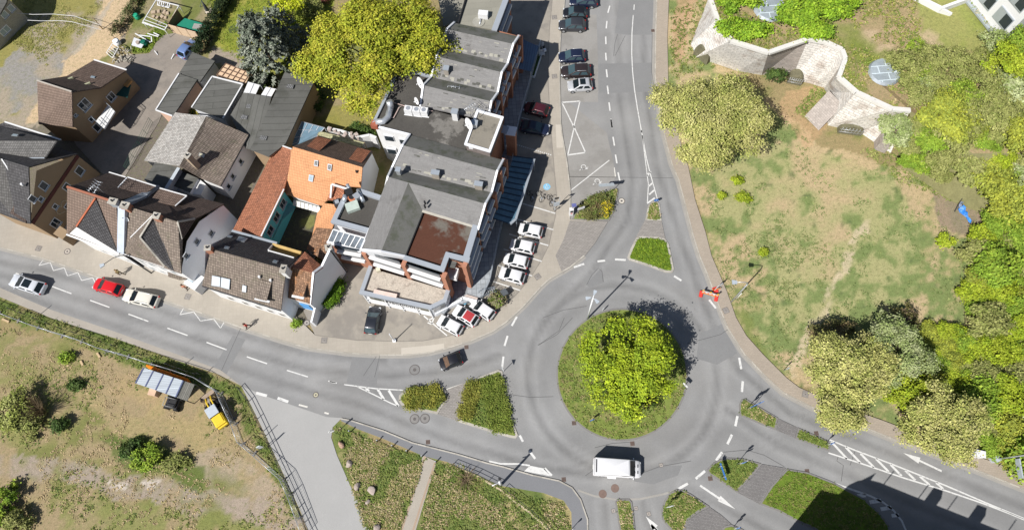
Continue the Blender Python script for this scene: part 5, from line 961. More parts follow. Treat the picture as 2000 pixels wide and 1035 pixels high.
mb = MB(); L = [P(*q8(*p), 1.3) for p in ((0, 740), (210, 630), (520, 470), (540, 420), (840, 500))]
for a_, b_ in zip(L[:-1], L[1:]): mb.bar(a_ - Vector((0, 0, .6)), b_ - Vector((0, 0, .6)), .3, 1.3)
mb.build('low_wall', m_lgrey, big)
mb = MB(); mb.prism([P(*q8(*p), 1.25) for p in ((540, 430), (640, 360), (860, 425), (840, 500))], 1.1, 1.25); mb.build('landing', M('pinkish_landing', (.5, .42, .38), .8), big)
# blue glazed canopy along the east side
qc2 = S(930, 300, 6.47)
gp = pz(zq(qc2, [(470, 35, 4.2), (735, 70, 3.2), (500, 830, 3.2), (430, 890, 3.2), (215, 822, 4.2)])); m_bg = M('blue_canopy_glass', (.09, .165, .225), .15, (.5, .4), (3, .2), .5)
mb = MB(); mb.slab(gp, .06); cn = mb.build('glass_canopy', m_bg, big); mb = MB()
for k in range(13): f = k / 12; mb.bar(gp[0].lerp(gp[4], f) + Vector((0, 0, .06)), gp[1].lerp(gp[3], f) + Vector((0, 0, .06)), .09, .1)
mb.build('canopy_rib', M('dark_rib', (.02, .035, .06), .5), cn); mb = MB(); mb.bar(gp[1], gp[2], .3, .18); mb.bar(gp[2], gp[3], .3, .18); mb.build('gutter', m_zinc, cn); mb = MB()
for f in (0.02, .5, .98): p = gp[1].lerp(gp[2], f); mb.tube([(p.x, p.y, 0), p], .07, 8)
mb.build('post', m_zinc, cn)
# dark blue corrugated roof by the northern entrance
gp = pz(zq(qK, [(1000, 425, 3.6), (1225, 527, 3.0), (1130, 805, 3.0), (985, 768, 3.6)])); mb = MB(); mb.slab(gp, .08); cn = mb.build('porch_roof', M('blue_sheeting', (.10, .15, .23), .5, (.6, .2), (5, .1), .3, pat=(40, .35, .03, .6)), big); mb = MB()
for p in gp: mb.tube([(p.x, p.y, 0), p], .07, 6)
mb.build('post', m_zinc, cn)
# ---- roof equipment
def chim(q, p, z, sz, h, mat=None, lean=0): mb = MB(); c = P(*q(*p), z); mb.box((c.x, c.y, z + h / 2), (*sz, h), -.25); o = mb.build('chimney', mat or m_par, big); mb = MB(); mb.box((c.x, c.y, z + h + .05), (sz[0] + .15, sz[1] + .15, .1), -.25); mb.build('cap', m_zinc, o)
m_ch = M('weathered_render', (.3, .27, .23), .9, (2, .2), (9, .2))
chim(qA, (690, 575), ZV + .3, (.6, .6), 1.2, m_ch); chim(qB, (608, 425), ZV, (.9, .5), 1.3, m_ch); chim(qB, (940, 512), ZV, (.9, .5), 1.3, m_ch); chim(qB, (325, 408), ZV + .2, (.5, .5), 1.5, m_metal)
chim(qG, (840, 555), FZ_, (.7, .6), 1.7, m_white); chim(qG, (1022, 625), 10.3, (.7, .6), .8, m_wtrim)
mb = MB()
for p in (qB(520, 630), qB(520, 660)): c = P(*p, ZV + .8); mb.tube([c, c + Vector((0, 0, .7))], .12, 8)
mb.build('vent_pipe', m_black, big)
for k, p in enumerate(((392, 490), (470, 500), (540, 505))):
    c = P(*qG(*p), FZ_); mb = MB(); mb.box(c + Vector((0, 0, .5)), (1.0, .75, .9), -.25); o = mb.build('air_conditioner', m_wtrim, big); mb = MB(); mb.disc((c.x, c.y, FZ_ + .96), .3, 16); mb.build('fan_grille', m_metal, o); mb = MB(); mb.box(c + Vector((-.05, -.5, .06)), (1.25, .12, .1), -.25); mb.build('foot', m_wtrim, o)
for p, r in (((508, 205), .95), ((468, 380), .6), ((975, 598), .95)): dish(big, (*qG(*p), (FZ_ if p[0] < 600 else 10.2) + 1.0), r * .85, R_(215), .3, mast=1.0)
# big silver ventilation duct
def duct(q, pts, r, name='duct'): mb = MB(); mb.tube([P(*q(a, b), z) for a, b, z in pts], r, 12); return mb.build(name, m_metal, big)
m_metal2 = M('silver_duct', (.42, .46, .5), .35, (2, .1), (9, .1), .5, .5)
duct(qG, [(195, 380, FZ_ + 1.3), (215, 440, FZ_ + .6)], .42); duct(qG, [(215, 430, FZ_ + .6), (185, 540, FZ_ + .6), (140, 580, FZ_ + .6), (70, 585, FZ_ + .6)], .4); duct(qG, [(62, 600, FZ_ + .5), (64, 625, 8.0), (64, 625, .3)], .38)
mb = MB(); c = P(*qG(62, 612), FZ_ + .2); mb.box(c, (.9, .8, .8), -.3); mb.build('duct_collar', M('rust_red', (.32, .1, .06), .8), big)
mb = MB()
for k in range(22):
    z = .6 + k * .37; c = P(*qG(100, 640), 8.6); mb.box((c.x + .45, c.y - .15, z), (.55, .05, .05), -.3)
for dx in (-.28, .28): mb.tube([(c.x + .45 + dx, c.y - .15 - dx * .3, 0), (c.x + .45 + dx, c.y - .15 - dx * .3, 9.2)], .03, 6)
mb.build('ladder', m_metal, big)
mb = MB(); mb.tube([P(*qG(a, b), FZ_ + .25) for a, b in ((225, 395), (330, 425), (290, 450), (240, 545), (205, 540))], .06, 6); mb.tube([P(*qG(a, b), FZ_ + .25) for a, b in ((330, 425), (430, 460), (620, 480))], .06, 6); mb.build('roof_pipe', M('pinkish_pipe', (.55, .42, .38), .6), big)
aerial(big, (*qG(985, 540), ZV), 2.6, 6, 1.2, .6); aerial(big, (*qG(1070, 540), 10.3), 2.0, 6, 1.1, -.4)
aerial(big, (*qK(270, 1000), ZV + .9), .6, 4, .7, -.2)
c = P(*qK(545, 250), 8.75); mb = MB(); mb.disc((c.x, c.y, 8.78), .85, 18); mb.build('roof_patch', patchm, big); mb = MB(); c = P(*qK(600, 195), 8.7); mb.box(c + Vector((0, 0, .45)), (1.3, .8, .9), -.2); o = mb.build('air_conditioner', m_wtrim, big); mb = MB(); mb.tube([c + Vector((-.4, -.5, .3)), c + Vector((-.6, -1.3, .1))], .1, 8); mb.build('duct', m_metal, o)
# cluster of pipes and tanks on the south-west flat roof
mb = MB(); mb.tube([P(*qE(185, 145), 8.6), P(*qE(215, 200), 8.1), P(*qE(225, 260), 7.9)], .22, 10); mb.tube([P(*qE(290, 200), 8.1), P(*qE(345, 315), 8.0)], .25, 10); mb.tube([P(*qE(175, 250), 8.4), P(*qE(155, 320), 8.1)], .35, 12); mb.build('duct', m_metal2, big)
mb = MB(); c = P(*qE(245, 290), 7.7); mb.tube([c, c + Vector((0, 0, .7))], [.55, .5], 14); mb.build('extractor', M('terracotta_pot', (.45, .16, .08), .8), big); mb = MB(); c2_ = c + Vector((0, 0, .72)); mb.disc(c2_, .4, 14); mb.build('extractor_mouth', m_black, big)
mb = MB(); mb.box(P(*qE(240, 365), 8.0), (1.6, 1.2, .6), .3); mb.build('roof_tank', M('pale_green_sheet', (.42, .48, .43), .6), big); mb = MB(); mb.box(P(*qE(210, 235), 8.2), (.9, .9, 1.0), .3); mb.build('fan_box', m_black, big); mb = MB(); mb.box(P(*qE(285, 270), 8.1), (.8, .8, .8), .6); mb.build('fan_box', m_metal, big)
# ================================================================== SHEDS AND GARAGES WITH FELT ROOFS
q = S(270, 90, 4.311)
def shed(name, label, cat, pts, z, wallm, trims=(), slope=None):
    t = thing(name, label, cat, P(*q(*pts[0])), 0); mb = MB(); top = [P(*q(*p), slope[k] if slope else z) for k, p in enumerate(pts)]; mb.slab(top, .2); mb.build('roof', m_felt, t)
    c = sum(top, Vector()) / len(top)
    for k in range(len(top)): a, b = top[k], top[(k + 1) % len(top)]; mb = MB(); mb.wall([a + (c - a).normalized() * .2 - Vector((0, 0, .15)), b + (c - b).normalized() * .2 - Vector((0, 0, .15))]); mb.build('wall', wallm, t)
    for i, j in trims: mb = MB(); mb.bar(top[i] + Vector((0, 0, .05)), top[j] + Vector((0, 0, .05)), .18, .16); mb.build('roof_edge', m_wtrim, t)
    return t, top
m_pinkw = M('salmon_render', (.55, .36, .27), .9, (.5, .1), (8, .1))
t, top = shed('garage', 'upper small flat-roofed garage beside the blue car in the yard', 'garage', [(455, 52), (645, 128), (520, 302), (345, 230)], 3.0, m_greyr)
t, top = shed('garage', 'long flat-roofed garage with salmon end wall and sooty roof', 'garage', [(345, 235), (495, 285), (290, 592), (150, 542)], 3.2, m_pinkw, ((3, 0), (2, 3)))
t2, top = shed('flat_roof_annex', 'wide flat-roofed annex with white edge strips between the garage and the workshop', 'annex', [(625, 260), (882, 325), (715, 612), (452, 520)], 3.4, m_greyr, ((0, 1), (1, 2), (3, 0)))
t3, top = shed('workshop', 'big workshop with kinked grey felt roof and small roof lights beside the great tree', 'workshop', [(1232, 222), (1482, 298), (1240, 822), (1098, 932), (945, 872), (1080, 560)], 4.4, m_brownr, (), (4.8, 4.3, 4.3, 4.3, 4.6, 4.8))
mb = MB(); mb.slab([P(*q(*p), z) for p, z in (((888, 390), 3.6), ((1120, 432), 4.4), ((1092, 560), 4.55), ((945, 868), 4.45), ((900, 858), 3.8), ((775, 585), 3.5))], .2); mb.build('roof', m_felt, t3)
for p in ((1280, 342, 4.65), (940, 510, 3.75), (892, 600, 3.8), (1055, 775, 4.5)): mb = MB(); mb.box(P(*q(p[0], p[1]), p[2] + .08), (.95, .6, .12), -.25); mb.build('roof_light', m_bar, t3)
t = thing('polycarbonate_roof', 'two white sheet panels over the gap beside the workshop', 'sheet roof', P(490, 175)); gp = [P(*q(*p), 3.7) for p in ((925, 302), (1025, 330), (985, 415), (888, 390))]; mb = MB(); mb.slab(gp, .06); mb.build('panel', m_wtrim, t); gp2 = [P(*q(*p), 3.72) for p in ((1075, 345), (1158, 362), (1118, 432), (1030, 420))]; mb = MB(); mb.slab(gp2, .06); mb.build('panel', m_wtrim, t); mb = MB()
for p in gp + gp2: mb.tube([(p.x, p.y, 0), p], .05, 6)
mb.bar(gp[0].lerp(gp[1], .5) + Vector((0, 0, .05)), gp[3].lerp(gp[2], .5) + Vector((0, 0, .05)), .08, .08); mb.bar(gp2[0].lerp(gp2[1], .5) + Vector((0, 0, .05)), gp2[3].lerp(gp2[2], .5) + Vector((0, 0, .05)), .08, .08); mb.build('frame', m_greyr, t)
t = thing('terrace_canopy', 'peach-coloured canopy roof with a dark grid beside the blue spruce', 'canopy', P(455, 145)); gp = [P(*q(*p), 2.7) for p in ((738, 150), (945, 232), (905, 318), (882, 322), (662, 245))]; mb = MB(); mb.slab(gp, .06); mb.build('canopy', M('peach_sheet', (.62, .45, .3), .5, (.6, .06), (6, .05)), t); mb = MB()
for f in (0, .2, .4, .6, .8, 1): mb.bar(gp[0].lerp(gp[1], f) + Vector((0, 0, .05)), gp[4].lerp(gp[3], f) + Vector((0, 0, .05)), .1, .1)
for f in (0, .33, .67, 1): mb.bar(gp[0].lerp(gp[4], f) + Vector((0, 0, .056)), gp[1].lerp(gp[3], f) + Vector((0, 0, .056)), .1, .1)
mb.build('grid', M('brown_grid', (.16, .1, .07), .8), t); mb = MB()
for p in gp: mb.tube([(p.x, p.y, 0), p], .06, 6)
mb.build('post', m_wood, t)
# old house in the top left corner
q = S(0, 0, 3.98); h9 = House('old_house', 'pale grey old building cut off at the top left corner', 'house', (10, 40), (-60, 10, 3))
mb = MB(); h9.roof(zq(q, [(-400, -200, 6), (60, -60, 5.2), (50, 20, 5.2), (0, 110, 5.2), (-250, 200, 5.2)]), m_felt); w = h9.walls([zq(q, [(-250, 260, 5.2), (55, -30, 5.2)])], M('pale_brick', (.4, .38, .33), .9, (.5, .1), (8, .1), .2, pat=(.25, .08, .012, .8)))
for t, z, ww in ((.72, 2.8, 1.0), (.5, 1.0, 1.6), (.9, 2.8, .9)): h9.window((*q(-250, 260), 5.2), (*q(55, -30), 5.2), t, z, ww, 1.1, w, m_lgrey, pane=m_skyl)
# white modern block in the top right corner, standing on the plateau
q = S(1600, 0, 4.975); t = thing('apartment_block', 'bright white modern block with grey window bays in the top right corner', 'building', P(1960, 40, 8)); a, b, c = P(*q(1465, 25), 8), P(*q(1772, 402), 8), P(*q(2250, 180), 8)
e_ = a - (b - a).normalized() * 14; dv = Vector((c.x - b.x, c.y - b.y, 0)).normalized() * 16; mb = MB(); poly = [e_, b, b + dv, e_ + dv]; mb.prism(poly, 7.5, 17.5, 1, 0); mb.build('wall', [m_white, m_felt], t); d = (b - a).normalized(); n = Vector((d.y, -d.x, 0)); n = -n if n.dot(dv) > 0 else n
for f, z, ww in ((.72, 9.4, 2.6), (.25, 9.4, 2.2), (.72, 12.6, 2.4), (.25, 12.6, 2.2), (.48, 12.6, 1.6)):
    p = a.lerp(b, f); mb = MB(); mb.box(Vector((p.x, p.y, z + .9)) + n * .05, (ww, .2, 2.0), math.atan2(d.y, d.x)); o = mb.build('window', m_zinc, t); mb = MB(); mb.box(Vector((p.x, p.y, z + .95)) + d * ww * .22 + n * .1, (ww * .5, .2, 1.6), math.atan2(d.y, d.x)); mb.build('pane', m_glass, o)
mb = MB(); mb.bar(e_ + n * .35 + Vector((0, 0, .1)), b + n * .35 + Vector((0, 0, .1)), .5, .25); mb.build('plinth', m_zinc, t)
t = thing('garden_wall', 'white low garden wall running up to the white block', 'wall', P(1840, 10, 8)); mb = MB(); L = [P(*q(*p), 8.6) for p in ((930, -40), (1185, 85), (1470, -20))]; mb.bar(L[0] - Vector((0, 0, .4)), L[1] - Vector((0, 0, .4)), .4, 1.2); mb.build('wall', m_white, t); mb = MB(); mb.bar(L[1] - Vector((0, 0, .4)), L[2] - Vector((0, 0, .4)), .38, 1.18); mb.bar(L[1] - Vector((0, 0, .42)), P(*q(1280, 135), 8.2) - Vector((0, 0, .42)), .36, 1.0); mb.build('wall', m_white, t)
# ================================================================== OLD FORTIFICATION WALL
m_fort = M('whitewashed_stone', (.70, .67, .63), .9, (1.4, .16), (4, .2), .15, pat=(.95, .45, .05, .74, .5, .1), c2=(.5, .44, .39), mix2=(.5, .5, .66), bump=.6)
m_fortd = M('grey_stone_wall', (.36, .32, .29), .9, (.6, .15), (5, .2), .15, pat=(.5, .28, .02, .75, .5, .12), bump=.4)
t = thing('stone_wall', 'old zigzag whitewashed stone rampart wall with arched openings below the plateau', 'rampart', P(1560, 180))
bot = [QF(*p) for p in ((190, 330), (195, 385), (235, 455), (350, 500), (560, 560), (745, 580), (800, 615), (955, 620), (1045, 640), (1240, 700), (1260, 800), (1250, 985), (1500, 1030), (1600, 1090), (1735, 1200))]
mb = MB()
def fort(tops, bots, mat):
    for k in range(len(tops) - 1): mb.face([P(*bots[k], -.2), P(*bots[k + 1], -.2), P(*tops[k + 1], FORT_Z), P(*tops[k], FORT_Z)], mat)
F = lambda *pts: [QF(*p) for p in pts]
fort(F((335, -40), (400, 150), (452, 190), (505, 320), (640, 362), (800, 412)), F((330, -10), (190, 350), (230, 450), (380, 500), (560, 560), (745, 590)), 0)
fort(F((800, 412), (1110, 305)), F((745, 590), (985, 600)), 1)
fort(F((1110, 305), (1240, 330), (1370, 390), (1395, 460), (1345, 600)), F((985, 600), (1045, 640), (1150, 665), (1230, 690), (1245, 720)), 0)
fort(F((1345, 600), (1480, 720), (1760, 850), (1900, 862)), F((1245, 720), (1255, 980), (1500, 1035), (1745, 1200)), 0)
mb.build('wall', [m_fort, m_fortd], t)
mb = MB()
for k, (a_, b_) in enumerate(zip(fort_top[:-1], fort_top[1:])): mb.bar(P(*a_, FORT_Z + .12 + .005 * (k % 3)), P(*b_, FORT_Z + .12 + .005 * (k % 3)), .6, .4)
mb.build('coping', M('pale_coping_stone', (.62, .6, .56), .9, (1, .1), (8, .1), .15), t)
# arches (flat fills, recess shade in their tan-green colour, with a grille) and buttresses
def arch(c, wpx, ang_, hgt, grille=True):
    p = P(*QF(*c), 0); d = Vector((math.cos(ang_), math.sin(ang_), 0)); n = Vector((d.y, -d.x, 0)); mb = MB(); pts = [-1, -1, 1, 1]; prof = [(-wpx, 0)] + [(-wpx * math.cos(k * math.pi / 8), hgt * .45 + hgt * .55 * math.sin(k * math.pi / 8)) for k in range(9)] + [(wpx, 0)]
    f = [p + d * x + Vector((0, 0, z)) + n * .9 for x, z in prof]; bk = [q_ - n * 1.8 for q_ in f]
    mb.face(f); 
    for k in range(len(f) - 1): mb.face([f[k], f[k + 1], bk[k + 1], bk[k]])
    o = mb.build('arch_opening', M('arch_shadow', (.15, .14, .09), .95, (1.5, .4), (6, .3)), t)
    if grille:
        mb = MB()
        for k in range(-3, 4): mb.tube([p + d * (wpx * k / 3.5) + n * .95, p + d * (wpx * k / 3.5) + n * .95 + Vector((0, 0, hgt * .85))], .03, 5)
        for z in (.3, .6): mb.tube([p - d * wpx + n * .95 + Vector((0, 0, hgt * z)), p + d * wpx + n * .95 + Vector((0, 0, hgt * z))], .03, 5)
        mb.build('grille', m_metal, o)
arch((295, 440), 1.3, -.9, 2.6, False); arch((1000, 620), 1.0, -.35, 1.8); arch((1425, 1005), 1.6, -.25, 1.9)
mb = MB(); bz = [(QF(1270, 705), 3.6), (QF(1380, 820), 3.6), (QF(1190, 1015), 0.1), (QF(1080, 905), 0.1)]; tp = [P(*p, z) for p, z in bz]; mb.face(tp); mb.face([tp[1], P(*bz[1][0], 0), P(*bz[2][0], 0), tp[2]][::-1]); mb.face([tp[0], tp[3], P(*bz[3][0], 0), P(*bz[0][0], 0)][::-1]); mb.build('buttress', m_fortd, t)
mb = MB(); tp = [P(*QF(1680, 965), 2.5), P(*QF(1820, 960), 2.5), P(*QF(1770, 1120), 2.5), P(*QF(1690, 1090), 2.5)]; mb.prism(tp, 0, 2.5); mb.build('buttress', m_fortd, t)
# round glazed roof lights on the plateau
m_grid = M('roof_light_glass', (.3, .34, .36), .3, (.6, .2), (5, .2), .5, pat=(2.2, 1.1, .07, 1.9, .5, .1))
for (c, rx, ry, lab) in ((QF(1700, 565), 2.1, 2.1, 'round grey glazed roof light half overgrown on the bank'), (QF(800, 55), 2.2, 2.6, 'round grey glazed roof light beside the lush shrubs at the top')):
    t = thing('round_roof_light', lab, 'roof light', P(*c, 8.05)); cc = P(*c, 8.15); mb = MB(); ring = [cc + Vector((rx * math.cos(a), ry * math.sin(a), 0)) for a in [k * math.pi / 12 for k in range(24)]]; top = [cc + Vector((rx * .9 * math.cos(a), ry * .9 * math.sin(a), .35)) for a in [k * math.pi / 12 for k in range(24)]]
    mb.face(top); o = mb.build('pane', m_grid, t); mb = MB()
    for k in range(24): mb.face([ring[k], ring[(k + 1) % 24], top[(k + 1) % 24], top[k]])
    mb.build('frame', m_zinc, t)
# ================================================================== TALL BLOCK AT THE BOTTOM RIGHT (out of view, shape inferred from its shadow on the road)
sd = Vector((-math.cos(SUN_AZ), -math.sin(SUN_AZ), 0)); BZ = 12.0; sh = sd * (BZ / math.tan(SUN_EL))
t = thing('roadside_block', 'tall roadside block off the lower edge whose long shadow lies on the bottom right road', 'building', (34, -9, 0))
e1 = [Vector((33.6, .9, 0)) - sh, Vector((35.5, .25, 0)) - sh]; e2 = [Vector(p) - sh for p in ((36.9, 1.1, 0), (38.0, 1.45, 0), (39.2, 1.5, 0), (40.4, 1.1, 0), (43.9, -.7, 0), (52.6, -5.1, 0), (66, -11.7, 0))]
poly = e1 + e2; back = Vector((-6, -14, 0)); mb = MB(); full = poly + [poly[-1] + back, poly[0] + Vector((-8, -16, 0))]; full = [Vector((p.x, p.y, 0)) for p in full]
mb.prism(full, 0, BZ, 0, 1); mb.build('wall', [m_felt, m_brownr], t)
mb = MB(); L = e2[3:]; pos = []
for a, b in zip(L[:-1], L[1:]):
    n_ = max(1, int((b - a).length / 2.55))
    for k in range(n_): pos.append(a.lerp(b, k / n_))
for p in pos: mb.tube([p + Vector((.3, -.4, BZ)), p + Vector((.3, -.4, BZ + 2.5))], .06, 6)
mb.build('roof_post', m_dmetal, t)
for f in (.12, .62):
    p = L[1].lerp(L[2], f) + Vector((.3, -.6, 0)); mb = MB(); mb.box((p.x, p.y, BZ + 1.1), (1.0, .9, 2.2), -.46); mb.build('chimney', m_brick, t)
mb = MB(); a = e2[1] + Vector((.3, -.6, BZ)); mb.face([a + Vector((-1.0, .2, 0)), a + Vector((.4, -.2, 0)), a + Vector((.3, -.2, 2.6))]); mb.build('roof_fin', m_dmetal, t)
# ================================================================== VEHICLES
m_tyre = M('tyre_rubber', (.018, .018, .018), .85, (3, .1), (20, .1), .2); m_rim = M('alloy_rim', (.45, .46, .48), .35, (3, .1), (20, .05), .5, .6)
m_cglass = M('car_glass', (.012, .018, .022), .08, (1, .05), (3, 0), .3); m_cglassb = M('car_glass_bluish', (.05, .085, .1), .08, (1, .1), (3, 0), .5)
m_hl = M('headlight', (.6, .62, .65), .15, (5, .05), (9, 0), .8); m_tl = M('tail_light', (.35, .015, .012), .2, (5, .05), (9, 0), .6); m_plate = M('licence_plate', (.7, .7, .66), .5)
def paint(n, c, metal=.0, rough=.28): return M('paint_' + n, c, rough, (2, .04), (30, .02), .5, metal, coat=.6)
KIND = {   # shoulder, greenhouse base rear / front, roof rear / front (fractions of the length), roof narrowing, sill
    'hatch': (.60, -.472, .275, -.34, .03, .76), 'suv': (.60, -.468, .255, -.36, .01, .77), 'mini': (.58, -.472, .30, -.38, .05, .78), 'sedan': (.62, -.41, .235, -.2, .0, .74), 'van': (.52, -.492, .37, -.47, .215, .87)}
def car(label, fr, re, kind, pm, W=1.78, H=1.48, roofm=None, glassm=None, rails=False, sunroof=False, z0=.06, group=None, cat='car', name='parked_car', wsm=None):
    A, B = P(*fr, .6), P(*re, .6); d = Vector((A.x - B.x, A.y - B.y, 0)); L = d.length; c = (A + B) / 2; rz = math.atan2(d.y, d.x)
    t = thing(name, label, cat, (c.x, c.y, z0), rz, group); gm = glassm or m_cglass
    sh, gr, gf, rr, rf, nar = KIND[kind]; hw = W / 2; zs = sh * H; van = kind == 'van'
    X = [-.5, -.492, -.47, -.42, -.30, 0, .2, .32, .40, .45, .482, .5]; Wd = [.62, .80, .92, .98, 1, 1, 1, .985, .945, .88, .74, .48]
    Zt = [.80, .90, .98, 1.02, 1.03, 1.02, 1.0, .95, .88, .82, .75, .66]
    if van: X = [-.5, -.495, -.47, -.3, 0, .2, .38, .45, .485, .5]; Wd = [.93, .97, 1, 1, 1, 1, .99, .95, .86, .7]; Zt = [1, 1, 1, 1, 1, 1, .98, .86, .78, .68]
    mb = MB(); rings = []
    for x, w, zt in zip(X, Wd, Zt):
        zt *= zs; y = hw * w; zb = .22 if -.45 < x < .45 else .3; i = len(mb.v)
        for yy, zz in ((-y * .94, zb), (-y, zb + .16), (-y * 1.0, zs * .62), (-y * .965, zt - .07), (-y * .86, zt), (0, zt + .03), (y * .86, zt), (y * .965, zt - .07), (y, zs * .62), (y, zb + .16), (y * .94, zb)): mb.v.append((x * L, yy, zz))
        rings.append(i)
    n = 11
    for a, b in zip(rings[:-1], rings[1:]):
        for j in range(n): mb.f.append([a + j, b + j, b + (j + 1) % n, a + (j + 1) % n][::-1]); mb.m.append(0); mb.sm.append(True)
    mb.f.append([rings[0] + j for j in range(n)][::-1]); mb.m.append(0); mb.sm.append(False); mb.f.append([rings[-1] + j for j in range(n)]); mb.m.append(0); mb.sm.append(False)
    # cabin: base ring -> belt -> roof
    bw, tw = hw * .93, hw * nar; zr = H; zb = zs - .03
    def ring(xa, xb, w, z): return [(xa * L, -w, z), (xb * L, -w * .96, z), (xb * L, w * .96, z), (xa * L, w, z)]
    r0 = ring(gr, gf, bw, zb); r1 = ring(rr + (gr - rr) * .12, rf + (gf - rf) * .1, tw * 1.04, zr - .07); r2 = ring(rr + .015, rf - .015, tw * .93, zr)
    i = len(mb.v); mb.v += r0 + r1 + r2; mb.v.append(((rr + rf) / 2 * L, 0, zr + .03))
    for lv in (0, 4):
        for j in range(4): mb.f.append([i + lv + j, i + lv + (j + 1) % 4, i + lv + 4 + (j + 1) % 4, i + lv + 4 + j]); mb.m.append(0); mb.sm.append(True)
    for j in range(4): mb.f.append([i + 8 + j, i + 8 + (j + 1) % 4, i + 12]); mb.m.append(1); mb.sm.append(True)
    body = mb.build('body', [pm, roofm or pm], t, False, bevel=.085)
    V = Vector
    def panel(nm, q, k=.88, o=.014, m=None, split=None):
        q = [V(p) for p in q]; n_ = newell(q).normalized(); ce = sum(q, V()) / len(q)
        if n_.dot(ce - V((0, 0, .8))) < 0: n_ = -n_
        mb = MB(); mb.face([ce + (p - ce) * k + n_ * o for p in q]); return mb.build(nm, m or gm, t, False)
    lerp = lambda a, b, f: tuple(V(a).lerp(V(b), f))
    panel('windscreen', [r0[1], r0[2], r1[2], r1[1]], .93, .02, wsm)
    if not van: panel('rear_window', [r0[0], r0[3], r1[3], r1[0]], .84)
    for s0, s1, t0, t1 in ((r0[0], r0[1], r1[0], r1[1]), (r0[3], r0[2], r1[3], r1[2])):
        for f0, f1 in ((((.70, .93),) if van else ((.06, .50), (.53, .93)))): panel('side_window', [lerp(s0, s1, f0), lerp(s0, s1, f1), lerp(t0, t1, f1), lerp(t0, t1, f0)], .84)
    if sunroof: mb = MB(); mb.face([(x * L, y, zr + .04) for x, y in ((rf - .02, -tw * .74), (rf - .02, tw * .74), (rr * .62, tw * .74), (rr * .62, -tw * .74))]); mb.build('sunroof', gm, t, False)
    if rails:
        for s in (-1, 1): mb = MB(); mb.tube([((rr + .03) * L, s * tw * .9, zr + .02), ((rr + .06) * L, s * tw * .9, zr + .07), ((rf - .06) * L, s * tw * .9, zr + .07), ((rf - .03) * L, s * tw * .9, zr + .01)], .025, 6); mb.build('roof_rail', m_metal, t, False)
    R = .33 if kind in ('suv', 'van') else .3
    for x in (-.305, .305) if not van else (-.3, .33):
        for s in (-1, 1):
            mb = MB(); mb.tube([(x * L, s * (hw - .2), R), (x * L, s * (hw + .015), R)], R, 16); w_ = mb.build('wheel', m_tyre, t, False); mb = MB(); mb.tube([(x * L, s * (hw + .005), R), (x * L, s * (hw + .03), R)], R * .64, 12); mb.build('rim', m_rim, w_, False)
    for s in (-1, 1):
        mb = MB(); mb.box((L * .452, s * hw * .70, zs * .74), (L * .07, hw * .3, .12), -s * .5); mb.build('headlight', m_hl, t, False)
        mb = MB(); mb.box((-L * .488, s * hw * .80, zs * .86), (.12, hw * .22, .2), s * .25); mb.build('tail_light', m_tl, t, False)
        mb = MB(); mb.box((gf * L - .22, s * (hw + .09), zs + .07), (.13, .2, .13), 0); mb.build('mirror', pm, t, False, bevel=.03)
    mb = MB(); mb.box((L * .497, 0, .42), (.03, .5, .11)); mb.build('licence_plate', m_plate, t, False); mb = MB(); mb.box((-L * .502, 0, .62), (.03, .5, .11)); mb.build('licence_plate', m_plate, t, False)
    mb = MB(); mb.box((L * .492, 0, .36), (.06, hw * 1.1, .16)); mb.build('grille', m_black, t, False)
    for k in (0, 1):
        a = V(r0[1]).lerp(V(r0[2]), .25 + .35 * k) + V((.03, 0, .03)); mb = MB(); mb.tube([a, a + V((-.12, .5, .06))], .012, 5); mb.build('wiper', m_black, t, False)
    if van:
        for s in (-.28, .28): mb = MB(); mb.box((.425 * L, s * hw * 1.2, zs * .93), (.10, .34, .02), 0); mb.build('vent_slot', m_black, t, False)
        mb = MB(); mb.box((-.1 * L, -hw - .06, .34), (1.0, .2, .06)); mb.build('side_step', pm, t, False); mb = MB(); mb.bar((-.4 * L, -bw * .97, zr * .9), (.12 * L, -bw * .95, zr * .9), .02, .05); mb.build('rail', m_black, t, False)
        mb = MB(); mb.bar((-.455 * L, -tw * .8, zr + .02), (-.455 * L, tw * .8, zr + .02), .12, .05); mb.build('rear_edge', m_black, t, False)
    return t
q5 = S(1080, 0, 5.18)
p_blk, p_navy, p_dgrey, p_brn = paint('black', (.012, .012, .015)), paint('navy', (.012, .017, .04)), paint('graphite', (.05, .052, .06), .3), paint('umber', (.035, .026, .026), .2)
p_sil, p_wht, p_red, p_blue, p_mar = paint('silver', (.55, .56, .58), .3), paint('white', (.66, .66, .67)), paint('red', (.55, .012, .016)), paint('pale_blue', (.16, .24, .45), .2), paint('maroon', (.07, .015, .022), .2)
p_cream, p_dark = paint('cream', (.66, .63, .55)), paint('anthracite', (.03, .033, .042), .3)
car('black estate car cut by the top edge, first in the roadside parking row', q5(165, 18), q5(450, 22), 'suv', p_navy, 1.8, 1.6, glassm=m_cglassb, rails=True, group='cars parked in the roadside lane')
car('black hatchback parked close above the graphite car', q5(100, 135), q5(345, 140), 'hatch', p_blk, 1.78, 1.48, glassm=m_cglassb, group='cars parked in the roadside lane')
car('graphite grey car parked close below the black hatchback', q5(55, 262), q5(330, 265), 'suv', p_dgrey, 1.82, 1.6, glassm=m_cglassb, group='cars parked in the roadside lane')
car('navy car with silver roof rails parked between gap and brown car', q5(55, 585), q5(325, 575), 'suv', p_navy, 1.82, 1.55, glassm=m_cglassb, rails=True, group='cars parked in the roadside lane')
car('dark brown SUV parked right above the silver hatchback', q5(78, 735), q5(382, 728), 'suv', p_brn, 1.88, 1.66, glassm=m_cglassb, rails=True, group='cars parked in the roadside lane')
car('silver hatchback with dark glass roof, lowest in the roadside lane', q5(146, 878), q5(398, 862), 'hatch', p_sil, 1.76, 1.5, sunroof=True, group='cars parked in the roadside lane')
